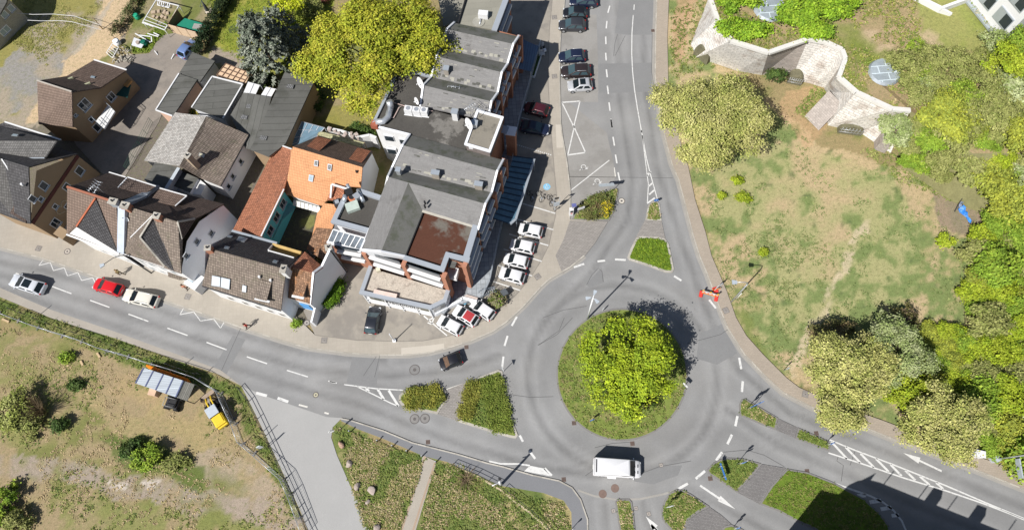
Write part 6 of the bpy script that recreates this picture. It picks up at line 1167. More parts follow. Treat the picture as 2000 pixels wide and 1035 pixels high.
car('maroon car parked in the shadow of the brick building', (1024, 209), (1071, 222), 'hatch', p_mar, 1.72, 1.45, z0=.18)
car('dark blue saloon parked in the shadow beside the maroon car', (1073, 256), (1017, 247), 'sedan', p_navy, 1.8, 1.42, z0=.18, glassm=m_cglassb)
q6 = S(860, 400, 4.705); gw = 'white cars parked beside the brick building'
car('small white car, highest of four in the row beside the terrace', q6(722, 218), q6(938, 268), 'mini', p_wht, 1.64, 1.49, z0=.18, group=gw)
car('small white car, second from the top beside the terrace railing', q6(642, 362), q6(865, 415), 'mini', p_wht, 1.64, 1.49, z0=.18, group=gw)
car('small white car, third down beside the terrace railing', q6(585, 492), q6(810, 548), 'mini', p_wht, 1.64, 1.49, z0=.18, group=gw)
car('white hatchback with a reddish dashboard, lowest beside the terrace railing', q6(545, 622), q6(775, 688), 'hatch', p_wht, 1.7, 1.46, z0=.18, group=gw)
car('small white car, leftmost of three in front of the podium', (857, 624), (902, 648), 'mini', p_wht, 1.64, 1.49, z0=.18, group=gw)
car('white car with a red roof parked in front of the podium', (888, 604), (932, 631), 'hatch', p_wht, 1.72, 1.5, roofm=M('red_roof', (.38, .045, .05), .5, (2, .1), (9, .08)), z0=.18, group=gw)
car('small white car with its nose under the steel steps', (922, 591), (963, 620), 'mini', p_wht, 1.64, 1.49, z0=.18, group=gw)
car('dark car parked in front of the shop window', (734, 600), (724, 653), 'hatch', p_dark, 1.76, 1.5, z0=.18, glassm=m_cglassb)
car('small black car driving round the bend towards the street', (859, 713), (901, 698), 'hatch', p_blk, 1.66, 1.42, wsm=M('tan_reflection_glass', (.12, .075, .05), .15, (1, .3), (4, .4), .3), name='moving_car')  # windscreen tint stands for the orange-brown reflection in the glass
car('silver car with a big dark glass roof driving down the street', (23, 546), (87, 566), 'hatch', paint('bright_silver', (.62, .64, .68), .1), 1.85, 1.5, sunroof=True, name='moving_car')
car('bright red hatchback parked in front of the cream car', (185, 553), (239, 569), 'hatch', p_red, 1.72, 1.5)
car('cream white estate car parked behind the red hatchback', (243, 575), (309, 591), 'suv', p_cream, 1.82, 1.5, rails=True)
car('pale blue car parked in the backyard beside the garage', (381, 80), (354, 114), 'hatch', p_blue, 1.7, 1.5)
car('white delivery van driving through the roundabout', (1251, 917), (1158, 911), 'van', p_wht, 2.06, 2.55, cat='van', name='delivery_van')
# wheel loader on the straw-coloured field
q7 = S(250, 690, 6.47); m_yel = M('yellow_paint', (.72, .5, .03), .45, (2, .06), (9, .05), .4)
c = P(*q7(1130, 730)); f_ = P(*q7(1030, 560)); d = f_ - c; rz = math.atan2(d.y, d.x)
t = thing('wheel_loader', 'small yellow wheel loader with grey cab roof and raised bucket on dry grass', 'wheel loader', (c.x, c.y, 0), rz)
mb = MB(); mb.box((-1.55, 0, 1.05), (1.5, 1.35, .9)); mb.box((-1.5, 0, 1.53), (1.2, 1.1, .12)); mb.build('engine_cover', m_yel, t, False, .12); mb = MB(); mb.box((-2.35, 0, .85), (.25, 1.3, .5)); mb.build('counterweight', m_yel, t, False, .08)
mb = MB(); mb.box((-.35, 0, 1.3), (1.1, 1.2, 1.3)); mb.build('cab', m_cglass, t, False, .06); mb = MB(); mb.box((-.35, 0, 2.0), (1.3, 1.35, .12)); mb.build('cab_roof', M('grey_roof_panel', (.42, .46, .5), .5), t, False, .05)
mb = MB()
for x in (.22, -.92):
    for y in (-.6, .6): mb.bar((x, y, .9), (x, y, 1.95), .08, .08)
mb.build('cab_frame', m_dmetal, t, False); mb = MB(); mb.box((.5, 0, .7), (1.4, .9, .5)); mb.build('front_chassis', m_dmetal, t, False)
for s in (-1, 1): mb = MB(); mb.bar((.2, s * .32, 1.15), (1.35, s * .32, 1.0), .12, .22); mb.bar((1.35, s * .32, 1.0), (2.0, s * .32, .5), .12, .2); mb.build('lift_arm', m_yel, t, False)
mb = MB(); mb.bar((.4, 0, 1.25), (1.8, 0, .75), .1, .1); mb.build('hydraulic_ram', m_metal, t, False)
mb = MB(); prof = [(2.0, .7), (2.0, .15), (2.55, .08), (2.75, .1)]
for a, b in zip(prof[:-1], prof[1:]): mb.face([(a[0], -.95, a[1]), (b[0], -.95, b[1]), (b[0], .95, b[1]), (a[0], .95, a[1])]); mb.face([(a[0] - .05, .95, a[1] - .03), (b[0] - .05, .95, b[1] - .03), (b[0] - .05, -.95, b[1] - .03), (a[0] - .05, -.95, a[1] - .03)])
for s in (-.95, .95): mb.face([(x, s, z) for x, z in prof]); 
mb.build('bucket', M('dirty_steel', (.32, .25, .19), .8, (3, .3), (12, .2)), t, False)
for x in (-1.3, .75):
    for s in (-1, 1): mb = MB(); mb.tube([(x, s * .5, .45), (x, s * .88, .45)], .46, 16); w_ = mb.build('wheel', m_tyre, t, False); mb = MB(); mb.tube([(x, s * .86, .45), (x, s * .9, .45)], .24, 12); mb.build('rim', m_wtrim, w_, False)
# container with corrugated pale roof, orange conduits, pallet, black machine
t = thing('site_container', 'pale site container with a ribbed white roof in four panels', 'container', P(*q7(400, 370))); tp = [P(*q7(*p), 2.5) for p in ((195, 180), (705, 345), (610, 555), (92, 375))]
mb = MB(); mb.prism([(p.x, p.y) for p in tp], .1, 2.42); mb.build('body', M('container_steel', (.3, .3, .28), .6, (1, .1), (8, .1), .3, pat=(.25, 5, .03, .6)), t); rf_ = MB(); rf_.slab([p + Vector((0, 0, .02)) for p in tp], .12); ro = rf_.build('roof', M('pale_sheet_roof', (.42, .46, .5), .6, (1, .05), (8, .05), .4, pat=(40, .22, .03, .7)), t); mb = MB()
for f in (0.01, .25, .5, .75, .99): mb.bar(tp[0].lerp(tp[1], f) + Vector((0, 0, .06)), tp[3].lerp(tp[2], f) + Vector((0, 0, .06)), .14, .06)
mb.build('roof_seam', M('blue_grey_seam', (.1, .12, .22), .6), ro); mb = MB(); a = tp[1] - Vector((0, 0, .1)); b = tp[2] - Vector((0, 0, .1)); g2 = (tp[1] - tp[0]).normalized() * 1.15; g2.z = 0
mb.slab([a, a + g2 + Vector((0, 0, -.5)), b + g2 + Vector((0, 0, -.5)), b], .08); mb.build('end_canopy', M('old_corrugated', (.24, .23, .2), .6, (1, .2), (6, .2), .3, pat=(40, .2, .04, .6)), t)
mb = MB()
for p in (a + g2, b + g2): mb.tube([(p.x, p.y, 0), (p.x, p.y, 2.0)], .06, 6)
mb.build('post', m_dmetal, t)
m_or2 = M('conduit_orange', (.75, .2, .01), .5, (2, .1), (9, .05), .3); RC = random.Random(2)
for k in range(9):
    a, b = P(*q7(270 + (k % 3) * 14, 165 + (k % 3) * 14)), P(*q7(790 + (k % 3) * 8, 345 + (k % 3) * 14)); z = .5 + .22 * (k // 3); t_ = RC.uniform(-.02, .02)
    mb = MB(); mb.tube([a + (b - a) * (.02 + t_) + Vector((0, 0, z)), b + Vector((0, 0, z))], .11, 8); o = mb.build('conduit', m_or2 if k > 1 else M('conduit_amber', (.8, .38, .02), .5)); tag(o, 'orange plastic conduit in the bundle beside the container', 'pipe', 'orange conduits stacked beside the container')
mb = MB(); a, b = P(*q7(270, 190)), P(*q7(790, 365)); d = (b - a).normalized(); 
t = thing('pipe_trestle', 'low dark trestle carrying the orange conduits beside the container', 'trestle', a.lerp(b, .5))
for f in (.15, .5, .85): p = a.lerp(b, f); n_ = Vector((-d.y, d.x, 0)); mb.bar(p - n_ * .8 + Vector((0, 0, .2)), p + n_ * .8 + Vector((0, 0, .2)), .15, .38)
mb.build('beam', m_wood, t)
t = thing('timber_stack', 'small stack of pinkish boards leaning at the container edge', 'timber', P(*q7(345, 500))); c = P(*q7(345, 500))
for k in range(4): mb = MB(); mb.box((c.x, c.y, .1 + .2 * k), (1.25 - .1 * k, .85, .17), -.35 + .03 * k); mb.build('board', M('pinkish_board_b', (.55, .38, .27), .8, (2, .15), (9, .1)), t)
c = P(*q7(595, 640)); t = thing('ride_on_machine', 'black compact machine with bent tubular frame parked below the container', 'machine', (c.x, c.y, 0), -.3)
mb = MB(); mb.box((0, 0, .55), (1.6, 1.3, .5)); mb.box((.2, 0, .9), (.9, 1.0, .4)); mb.build('body', m_black, t, False, .08); mb = MB()
for s in (-.5, .5): mb.tube([(-.7, s, .6), (-.6, s, 1.6), (.3, s, 1.65), (.6, s, .9)], .04, 6)
mb.tube([(-.6, -.5, 1.6), (-.6, .5, 1.6)], .04, 6); mb.build('roll_bar', M('grey_tube', (.3, .3, .3), .5), t, False)
for x in (-.65, .65):
    for s in (-1, 1): mb = MB(); mb.tube([(x, s * .5, .38), (x, s * .82, .38)], .38, 14); mb.build('wheel', m_tyre, t, False)
mb = MB(); mb.box((-.3, 0, 1.0), (.5, .5, .15)); mb.build('seat', M('dark_seat', (.04, .04, .05), .7), t, False, .05)
# bicycles, scooter
def bicycle(label, a, b, lean=0, frame=None, z=.16):
    A, B = P(*a), P(*b); d = B - A; t = thing('bicycle', label, 'bicycle', ((A.x + B.x) / 2, (A.y + B.y) / 2, z), math.atan2(d.y, d.x)); Rm = Matrix.Rotation(lean, 3, 'X'); fm = frame or m_dmetal
    tr = lambda x, y, zz: Rm @ Vector((x, y, zz))
    for x in (-.52, .52):
        mb = MB(); pts = [tr(x + .34 * math.cos(k * math.pi / 10), 0, .34 + .34 * math.sin(k * math.pi / 10)) for k in range(21)]; mb.tube(pts, .03, 6, cap=False); w_ = mb.build('wheel', m_tyre, t, False); mb = MB()
        for k in range(5): mb.tube([tr(x + .33 * math.cos(k * math.pi / 5), 0, .34 + .33 * math.sin(k * math.pi / 5)), tr(x - .33 * math.cos(k * math.pi / 5), 0, .34 - .33 * math.sin(k * math.pi / 5))], .006, 4)
        mb.build('spokes', m_metal, w_, False)
    mb = MB()
    for p in ([(-.52, 0, .34), (-.05, 0, .3), (.38, 0, .75), (-.18, 0, .82), (-.05, 0, .3)], [(-.52, 0, .34), (-.18, 0, .82)], [(.52, 0, .34), (.36, 0, .95)]): mb.tube([tr(*x) for x in p], .028, 6)
    mb.build('frame', fm, t, False); mb = MB(); mb.tube([tr(.3, -.28, 1.02), tr(.38, 0, 1.0), tr(.3, .28, 1.02)], .022, 6); mb.build('handlebar', m_black, t, False); mb = MB(); mb.box(tr(-.2, 0, .95), (.26, .15, .07)); mb.build('saddle', m_black, t, False)
    mb = MB(); mb.box(tr(-.55, 0, .75), (.36, .14, .04)); mb.build('rack', m_metal, t, False); return t
bicycle('dark bicycle leaning near the white parking line in the sun', S(930, 300, 6.47)(930, 665), S(930, 300, 6.47)(895, 570), .5)
bicycle('pale-framed bicycle standing at the edge of the shadow', S(930, 300, 6.47)(800, 610), S(930, 300, 6.47)(760, 530), .45, M('pale_frame', (.5, .48, .42), .4))
bicycle('bicycle standing in the shade beside the blue glass canopy', S(930, 300, 6.47)(690, 600), S(930, 300, 6.47)(650, 520), .4)
c = P(1061, 98); t = thing('motor_scooter', 'white motor scooter parked beside the blue porch roof', 'scooter', (c.x, c.y, .16), R_(100)); mb = MB(); mb.box((-.45, 0, .55), (.8, .42, .4)); mb.box((.1, 0, .3), (.7, .36, .12)); mb.box((.5, 0, .65), (.16, .42, .75)); mb.build('body', m_wtrim, t, False, .08); mb = MB(); mb.box((-.4, 0, .79), (.75, .34, .1)); mb.build('saddle', m_black, t, False, .03); mb = MB(); mb.tube([(.45, -.35, 1.05), (.5, 0, 1.0), (.45, .35, 1.05)], .025, 6); mb.build('handlebar', m_black, t, False)
for x in (-.6, .68): mb = MB(); mb.tube([(x, -.07, .23), (x, .07, .23)], .23, 14); mb.build('wheel', m_tyre, t, False)
mb = MB(); mb.box((-.85, 0, .85), (.4, .4, .36)); mb.build('top_box', m_lgrey, t, False, .04)
c = P(1057, 110); t = thing('white_bench', 'white plastic bench or chest beside the scooter', 'bench', (c.x, c.y, .16), R_(10)); mb = MB(); mb.box((0, 0, .4), (1.1, .6, .08)); mb.build('seat', m_wtrim, t, False); mb = MB(); mb.box((0, .3, .7), (1.1, .06, .5)); mb.build('backrest', m_wtrim, t, False)
for x in (-.48, .48):
    for y in (-.24, .24): mb = MB(); mb.box((x, y, .18), (.06, .06, .36)); mb.build('leg', m_wtrim, t, False)
t = thing('planter_box', 'long narrow pale planter box between the porch roof and the scooter', 'planter', P(1048, 128)); a, b = P(1053, 110, .5), P(1040, 150, .5); mb = MB(); mb.bar(a, b, .7, .6); mb.build('trough', m_lgrey, t); mb = MB(); mb.bar(a + Vector((0, 0, .31)), b + Vector((0, 0, .31)), .5, .04); mb.build('soil', M('planter_soil', (.06, .09, .03), .95, (3, .4), (12, .4)), t)
# ================================================================== PEOPLE
def person(label, px, rz, top, trouser, hair, z=.165, extra=None, stride=.32):
    """one skinned figure, mid-stride; clothing and hair are its children"""
    c = P(*px); t = None; V = Vector
    J = dict(pel=(0, 0, .95), sp=(0, 0, 1.15), ch=(.02, 0, 1.36), nk=(.03, 0, 1.50), hd=(.05, 0, 1.62), tp=(.05, 0, 1.74))
    def skin(name, verts, edges, radii, mat, parent):
        bm = bmesh.new(); sl = bm.verts.layers.skin.verify(); bv = []
        for k, (p, r) in enumerate(zip(verts, radii)):
            v = bm.verts.new(p); v[sl].radius = (r, r) if not isinstance(r, tuple) else r; v[sl].use_root = k == 0; bv.append(v)
        for i, j in edges: bm.edges.new((bv[i], bv[j]))
        me = bpy.data.meshes.new(name); bm.to_mesh(me); bm.free(); me.materials.append(mat)
        o = bpy.data.objects.new(name, me); col.objects.link(o)
        o.modifiers.new('skin', 'SKIN').use_smooth_shade = True; s = o.modifiers.new('sub', 'SUBSURF'); s.levels = 1; s.render_levels = 2
        if parent is not None: o.parent = parent
        return o
    skinm = M('skin', (.45, .27, .19), .6)
    vs_ = [J['pel'], J['sp'], J['ch'], J['nk'], J['hd'], J['tp']]; ed = [(0, 1), (1, 2), (2, 3), (3, 4), (4, 5)]; ra = [.15, .13, (.17, .12), .055, .095, .06]
    def chain(start, pts, rs):
        p = start
        for q_, r in zip(pts, rs): vs_.append(q_); ra.append(r); ed.append((p, len(vs_) - 1)); p = len(vs_) - 1
        return p
    for s in (-1, 1):
        f = s * stride
        chain(0, [(f * .1, s * .1, .88), (f * .45, s * .1, .5), (f * .9 - (.12 if f < 0 else 0), s * .1, .1), (f * .9 + .1, s * .1, .05)], [.1, .062, .042, .035])
        h = chain(2, [(.01, s * .2, 1.38), (-f * .35, s * .25, 1.1), (-f * .6 + .1, s * .24, .86)], [.055, .042, .03])
        w0 = vs_[h]; pl = chain(h, [(w0[0] + .02, w0[1], w0[2] - .09)], [.032])
        for k in range(4): b = vs_[pl]; chain(pl, [(b[0] - .025 + k * .018, b[1], b[2] - .035), (b[0] - .02 + k * .02, b[1] - s * .01, b[2] - .075 - .006 * (1 - abs(k - 1.5)))], [.0085, .008])
        b = vs_[h]; chain(h, [(b[0] + .045, b[1] - s * .02, b[2] - .06), (b[0] + .06, b[1] - s * .03, b[2] - .095)], [.01, .009])
    t = skin('person', vs_, ed, ra, skinm, None); t.location = (c.x, c.y, z); t.rotation_euler = (0, 0, rz); tag(t, label, 'person'); ROOT[t.name] = Vector((0, 0, 0))
    V0 = [J['sp'], J['ch'], (.03, 0, 1.46)]; E0 = [(0, 1), (1, 2)]; R0_ = [.16, (.2, .145), .08]; vs_, ed, ra = V0 + [(0, 0, .9)], E0 + [(0, 3)], R0_ + [.165]
    for s in (-1, 1): chain(1, [(.01, s * .2, 1.39), (-s * stride * .35, s * .25, 1.1), (-s * stride * .55 + .08, s * .245, .93)], [.075, .06, .048])
    skin('jacket', vs_, ed, ra, top, t)
    vs_, ed, ra = [(0, 0, .95), (0, 0, 1.02)], [(0, 1)], [.165, .15]
    for s in (-1, 1): f = s * stride; chain(0, [(f * .1, s * .1, .86), (f * .45, s * .1, .5), (f * .87 - (.1 if f < 0 else 0), s * .1, .13)], [.115, .08, .062])
    skin('trousers', vs_, ed, ra, trouser, t)
    vs_, ed, ra = [(.02, 0, 1.68), (.06, 0, 1.72), (-.03, 0, 1.62)], [(0, 1), (0, 2)], [.105, .09, .09]; skin('hair', vs_, ed, ra, hair, t)
    for s in (-1, 1): f = s * stride; x = f * .9 - (.12 if f < 0 else 0); mb = MB(); mb.box((x + .06, s * .1, .05), (.28, .1, .1)); mb.build('shoe', m_black, t, False, .03)
    mb = MB(); mb.box((.148, 0, 1.63), (.03, .03, .04)); mb.build('nose', skinm, t, False)
    for s in (-1, 1): mb = MB(); mb.box((.138, s * .035, 1.665), (.015, .025, .014)); mb.build('eye', m_black, t, False)
    if extra: extra(t)
    return t
def bag(t): mb = MB(); mb.box((-.2, 0, 1.25), (.16, .3, .42)); mb.build('backpack', M('tan_bag', (.28, .22, .1), .8), t, False, .05)
person('person in a red top and dark trousers walking along the kerb', (487, 640), R_(205), M('red_cloth', (.5, .05, .045), .85), M('dark_cloth', (.03, .03, .035), .85), M('dark_hair', (.03, .02, .015), .8))
person('person in tan clothes walking on the pavement above the red car', (240, 537), R_(160), M('tan_cloth', (.30, .235, .12), .85), M('brown_cloth', (.12, .09, .05), .85), M('fair_hair', (.3, .2, .09), .8), extra=bag)
person('person with orange sleeves standing at the entrance corner of the white house', (367, 565), R_(250), M('orange_cloth', (.5, .2, .12), .85), M('black_cloth', (.02, .02, .02), .85), M('brown_hair', (.1, .06, .04), .8), stride=.1)
# ================================================================== STREET FURNITURE
def pole(t, p, h, r0=.09, r1=.06, mat=None, name='pole', z=0): mb = MB(); mb.tube([(p.x, p.y, z), (p.x, p.y, z + h)], [r0, r1], 10); return mb.build(name, mat or m_metal, t)
m_lampw = M('white_lamp_paint', (.66, .67, .68), .5, (2, .05), (9, .03), .4); m_lhead = M('lamp_head', (.40, .44, .48), .4, (2, .1), (9, .05), .5)
c = P(1147, 623); t = thing('street_lamp', 'tall white street lamp with three paddle heads at the roundabout edge', 'street lamp', (c.x, c.y, .15)); pole(t, c, 8.9, .12, .08, m_lampw)
for a in (65, 185, 305):
    d = Vector((math.cos(R_(a)), math.sin(R_(a)), 0)); n_ = Vector((-d.y, d.x, 0)); z = Vector((c.x, c.y, 9.0)); mb = MB(); mb.tube([z - Vector((0, 0, .2)), z + d * .5 + Vector((0, 0, .1))], .05, 6); arm = mb.build('arm', m_lampw, t); mb = MB(); h = z + Vector((0, 0, .12)); mb.slab([h + d * .25 - n_ * .06, h + d * .78 - n_ * .22, h + d * .88 - n_ * .15, h + d * .88 + n_ * .15, h + d * .78 + n_ * .22, h + d * .25 + n_ * .06], .1); mb.build('lamp_head', m_lhead, arm)
c = P(1427, 591); t = thing('street_lamp', 'bent grey street lamp beside the eastern pavement and lawn', 'street lamp', (c.x, c.y, .1)); H_ = 7.9; pole(t, c, H_ - .6, .1, .07, m_metal); top = Vector((c.x, c.y, H_)); e = P(1440, 551, H_ + .15); d = (e - top).normalized(); mb = MB(); mb.tube([top - Vector((0, 0, .6)), top - Vector((0, 0, .15)) + d * .15, top + d * .5, e], [.06, .055, .05, .04], 8); mb.build('arm', m_metal, t); mb = MB(); n_ = Vector((-d.y, d.x, 0)); mb.slab([e - n_ * .2, e - n_ * .28 + d * .6, e + n_ * .28 + d * .6, e + n_ * .2], .14); mb.build('lamp_head', m_lhead, t)
p1 = P(1437, 585); t2 = thing('short_post', 'thin pale marker post leaning beside the bent street lamp', 'post', (p1.x, p1.y, 0)); pole(t2, p1, 2.6, .05, .04, m_lampw)
c = P(297, 534); t = thing('street_lamp', 'dark street lamp with long arm over the street at the white houses', 'street lamp', (c.x, c.y, .1)); H_ = 6.7; pole(t, c, H_, .1, .07, m_dmetal); top = Vector((c.x, c.y, H_)); e = P(203, 516, 6.6); d = (e - top).normalized(); mb = MB(); mb.tube([top - Vector((0, 0, .1)), top.lerp(e, .12) + Vector((0, 0, .25)), top.lerp(e, .45) + Vector((0, 0, .4)), e], [.06, .05, .045, .04], 8); mb.build('arm', m_dmetal, t); mb = MB(); n_ = Vector((-d.y, d.x, 0)); mb.slab([e - n_ * .16, e - n_ * .26 + d * .55, e + n_ * .26 + d * .55, e + n_ * .16], .14); mb.build('lamp_head', m_lhead, t)
def shadow_h(a, b): return (P(*b) - P(*a)).length * math.tan(SUN_EL)
c = P(979, 946); t = thing('camera_mast', 'thick white mast with camera arm at the end of the southern railing', 'mast', (c.x, c.y, .1)); H_ = shadow_h((979, 946), (1034, 886)); pole(t, c, H_, .17, .12, m_lampw); mb = MB(); mb.tube([(c.x, c.y, H_ - .3), (c.x - .8, c.y - .3, H_)], .06, 6); mb.build('arm', m_lampw, t); mb = MB(); mb.box((c.x + .1, c.y + .35, H_ + .1), (.3, .3, .3)); mb.build('camera', m_black, t)
c = P(771, 666); t = thing('flag_pole', 'slim white banner pole at the forecourt edge beside the dark car', 'pole', (c.x, c.y, .16)); pole(t, c, shadow_h((771, 666), (819, 617)) * .72, .08, .05, m_lampw); mb = MB(); mb.box((c.x, c.y, .3), (.4, .4, .3)); mb.build('foot', m_lgrey, t)
# signs
def sign(label, px, h, plates, posts=1, rz=0, spread=.8, z=.15, cat='road sign', name='road_sign', pm=None):
    """plates: (kind, width, height, centre height, material)"""
    c = P(*px); t = thing(name, label, cat, (c.x, c.y, z), rz)
    for k in range(posts): x = 0 if posts == 1 else (-spread / 2 + k * spread); mb = MB(); mb.tube([(x, 0, 0), (x, 0, h)], .038, 8); mb.build('post', pm or m_metal, t, False)
    for kind, w, hh, zc, mat, dx in plates:
        mb = MB()
        if kind == 'r': mb.box((dx, -.06, zc), (w, .05, hh))
        else:
            n = {'o': 20, 't': 3}[kind]; a0 = math.pi / 2; pts = [(dx + w / 2 * math.cos(a0 + 2 * math.pi * k / n), zc + w / 2 * math.sin(a0 + 2 * math.pi * k / n)) for k in range(n)]
            mb.face([(x, -.085, zz) for x, zz in pts][::-1]); mb.face([(x, -.035, zz) for x, zz in pts])
            for k in range(n): a, b = pts[k], pts[(k + 1) % n]; mb.face([(a[0], -.085, a[1]), (b[0], -.085, b[1]), (b[0], -.035, b[1]), (a[0], -.035, a[1])])
        pl_ = mb.build('sign_plate', mat, t, False)
        if mat is m_signblue:      # white arrow
            mb = MB(); y = -.09; s = min(w, hh if kind == 'r' else w) * .3; mb.face([(dx - s * .15, y, zc - s), (dx + s * .15, y, zc - s), (dx + s * .15, y, zc + s * .3), (dx - s * .15, y, zc + s * .3)]); mb.face([(dx - s * .5, y, zc + s * .3), (dx + s * .5, y, zc + s * .3), (dx, y, zc + s)]); mb.build('arrow', m_wtrim, pl_, False)
    return t
W_ = m_wtrim
sign('blue keep-right disc on the roundabout lawn near its lower left edge', (1155, 822), 1.5, [('o', .65, 0, 1.2, m_signblue, 0)], rz=.3, z=.18)
sign('white and grey chevron sign on the roundabout lawn, east side', (1333, 757), 1.6, [('r', .7, .5, 1.3, W_, 0)], rz=2.2, z=.18)
sign('low slanted pale marker sign on the roundabout lawn by the triple lamp', (1176, 608), 1.1, [('r', .3, .6, .8, W_, 0)], rz=.9, z=.18)
sign('blue and white direction sign on two posts at the narrow eastern island', (1464, 796), 3.3, [('r', 1.5, .8, 2.8, m_signblue, 0), ('o', .6, 0, 1.9, m_signblue, -.3)], 2, .35, .9, .18)
sign('small pale sign at the tip of the striped eastern island', (1611, 868), 2.3, [('o', .6, 0, 2.0, m_signblue, 0), ('r', .5, .3, 1.4, W_, 0)], 1, .4, z=.18)
sign('long blue direction board on the round-nosed south-east island', (1405, 922), 1.8, [('r', 1.9, .5, 1.3, m_signblue, 0)], 2, 1.75, 1.2, .18)
sign('tall blue and white sign post near the top of the south-east island', (1438, 906), 3.3, [('o', .65, 0, 3.0, m_signblue, 0), ('r', .9, .28, 2.3, W_, .2)], 1, .3, z=.18)
sign('white sign with a round plate on the drop-shaped southern island', (1303, 988), 2.7, [('o', .7, 0, 2.3, W_, 0), ('r', .9, .3, 1.6, W_, 0)], 1, .2, z=.18)
sign('pale sign on the small island at the lower edge', (1432, 1029), 2.2, [('o', .6, 0, 1.9, m_signblue, 0), ('r', .6, .4, 1.2, W_, 0)], 1, .3, z=.18)
sign('small keep-right sign at the point of the northern splitter island', (1279, 398), 1.3, [('o', .6, 0, 1.0, m_signblue, 0)], 1, 0, z=.18)
sign('slim sign at the top corner of the western triangle island', (982, 727), 2.3, [('t', .8, 0, 2.0, W_, 0)], 1, 1.9, z=.18)
sign('white triangular sign at the corner of the pale side road', (657, 846), 2.9, [('t', .95, 0, 2.55, W_, 0), ('r', .5, .3, 1.9, W_, 0)], 1, .4, z=.05)
sign('narrow sign on the verge between fence and pale side road', (521, 876), 3.0, [('r', .45, 1.3, 2.3, m_lgrey, 0)], 1, .5, z=.05)
sign('small triangular sign near the footpath at the lower edge', (1117, 1032), 1.8, [('t', .8, 0, 1.5, W_, 0)], 1, .5, z=.15)
sign('slim leaning sign at the dirt path by the eastern pavement', (1530, 724), 1.9, [('r', .3, .45, 1.6, m_lhead, 0)], 1, .6, z=.0)
t = sign('grey finger-post with three arms at the tip of the flowered island', (1190, 379), 3.2, [('r', 2.0, .22, 3.0, m_lhead, -.75), ('r', 2.1, .22, 2.72, m_lhead, -.7), ('r', 2.0, .22, 2.44, m_lhead, -.6)], 1, .0, z=.18, name='finger_post')
sign('low two-legged white sign in the flowered island shrubs', (1133, 418), 2.0, [('r', 1.0, .55, 1.7, W_, 0)], 2, .25, .7, .18)
sign('two-legged parking board with a small solar lamp beside the bicycles', (1086, 410), 3.6, [('r', .8, 1.1, 1.75, m_lhead, 0), ('r', .5, .4, 3.5, m_black, 0)], 2, .15, .75, .17, 'information board', 'information_board')
sign('slim post at the edge of the pavement beside the parking bay line', (1083, 414), 1.1, [('r', .12, .5, .9, m_lhead, 0)], 1, 0, z=.17, name='marker_post', cat='post')
c = P(1115, 420); t = thing('ticket_machine', 'white parking ticket machine with blue solar panel at the flowered island', 'ticket machine', (c.x, c.y, .16), .05); mb = MB(); mb.box((0, 0, .9), (.55, .45, 1.8)); mb.build('cabinet', m_wtrim, t, False, .03); mb = MB(); mb.box((0, -.23, 1.35), (.36, .03, .5)); mb.build('screen', m_black, t, False); mb = MB(); mb.box((0, -.23, .8), (.2, .03, .25)); mb.build('coin_tray', m_red, t, False); mb = MB(); mb.tube([(0, 0, 1.8), (.25, .1, 2.5)], .03, 6); mb.build('panel_arm', m_metal, t, False); mb = MB(); mb.box((.3, .12, 2.55), (.6, .5, .04)); mb.build('solar_panel', M('solar_blue', (.12, .13, .3), .2, (1, .1), (5, .1), .6), t, False)
# right edge: signal pole, sign gantry, white cabinet
def leanpole(label, base, hgt, name, cat, build):
    c = P(*base); t = thing(name, label, cat, (c.x, c.y, .15)); pole(t, c, hgt, .09, .07); build(t, c); return t
def b1(t, c): mb = MB(); mb.box((c.x - .1, c.y, .7), (.7, .6, 1.1), .3); mb.build('control_box', m_lhead, t); mb = MB(); mb.box((c.x + .1, c.y, 6.2), (.4, .4, .9), .3); mb.build('signal_head', m_black, t)
leanpole('grey pole with a bluish control box at the right edge pavement', (1938, 897), 6.8, 'signal_pole', 'signal pole', b1)
def b2(t, c):
    mb = MB(); mb.box((c.x, c.y, 2.9), (.14, 2.1, .75), -.15); pl_ = mb.build('sign_board', m_lhead, t); mb = MB(); mb.box((c.x + .075, c.y, 2.9), (.02, 1.8, .5), -.15); mb.build('face', m_dmetal, pl_)
leanpole('edge-on direction board on a grey pole at the far right pavement', (1958, 918), 3.2, 'direction_sign', 'road sign', b2)
c = P(1897, 887); t = thing('street_cabinet', 'white street cabinet between pavement and blossoming tree at the right', 'cabinet', (c.x, c.y, .15), -.3); mb = MB(); mb.box((0, 0, .6), (1.5, .7, 1.2)); mb.build('body', m_wtrim, t, False, .04); mb = MB(); mb.box((0, 0, 1.23), (1.6, .8, .07)); mb.build('roof', m_wtrim, t, False)
# works barrier and warning trestle with red feet
q = S(1330, 500, 7.395)
a, b = P(*q(285, 545)), P(*q(505, 605)); d = (b - a).normalized(); n_ = Vector((-d.y, d.x, 0)); t = thing('works_barrier', 'white and red works barrier with two red feet on the kerb', 'barrier', a.lerp(b, .5)); mb = MB(); mb.bar(a + Vector((0, 0, .95)), b + Vector((0, 0, .95)), .06, .28); brd = mb.build('board', m_wtrim, t); mb = MB()
for k in range(4): f = .1 + .24 * k; mb.bar(a.lerp(b, f) + Vector((0, 0, .95)), a.lerp(b, f + .11) + Vector((0, 0, .95)), .07, .27)
mb.build('stripe', m_red, brd); mb = MB(); mb.bar(a + Vector((0, 0, .5)), b + Vector((0, 0, .5)), .05, .15); mb.build('lower_board', m_orange, t)
for p in (a, b): mb = MB(); mb.box((p.x + n_.x * -.1, p.y + n_.y * -.1, .24), (.42, .85, .14), math.atan2(n_.y, n_.x) + 1.57); mb.build('foot', m_red, t)
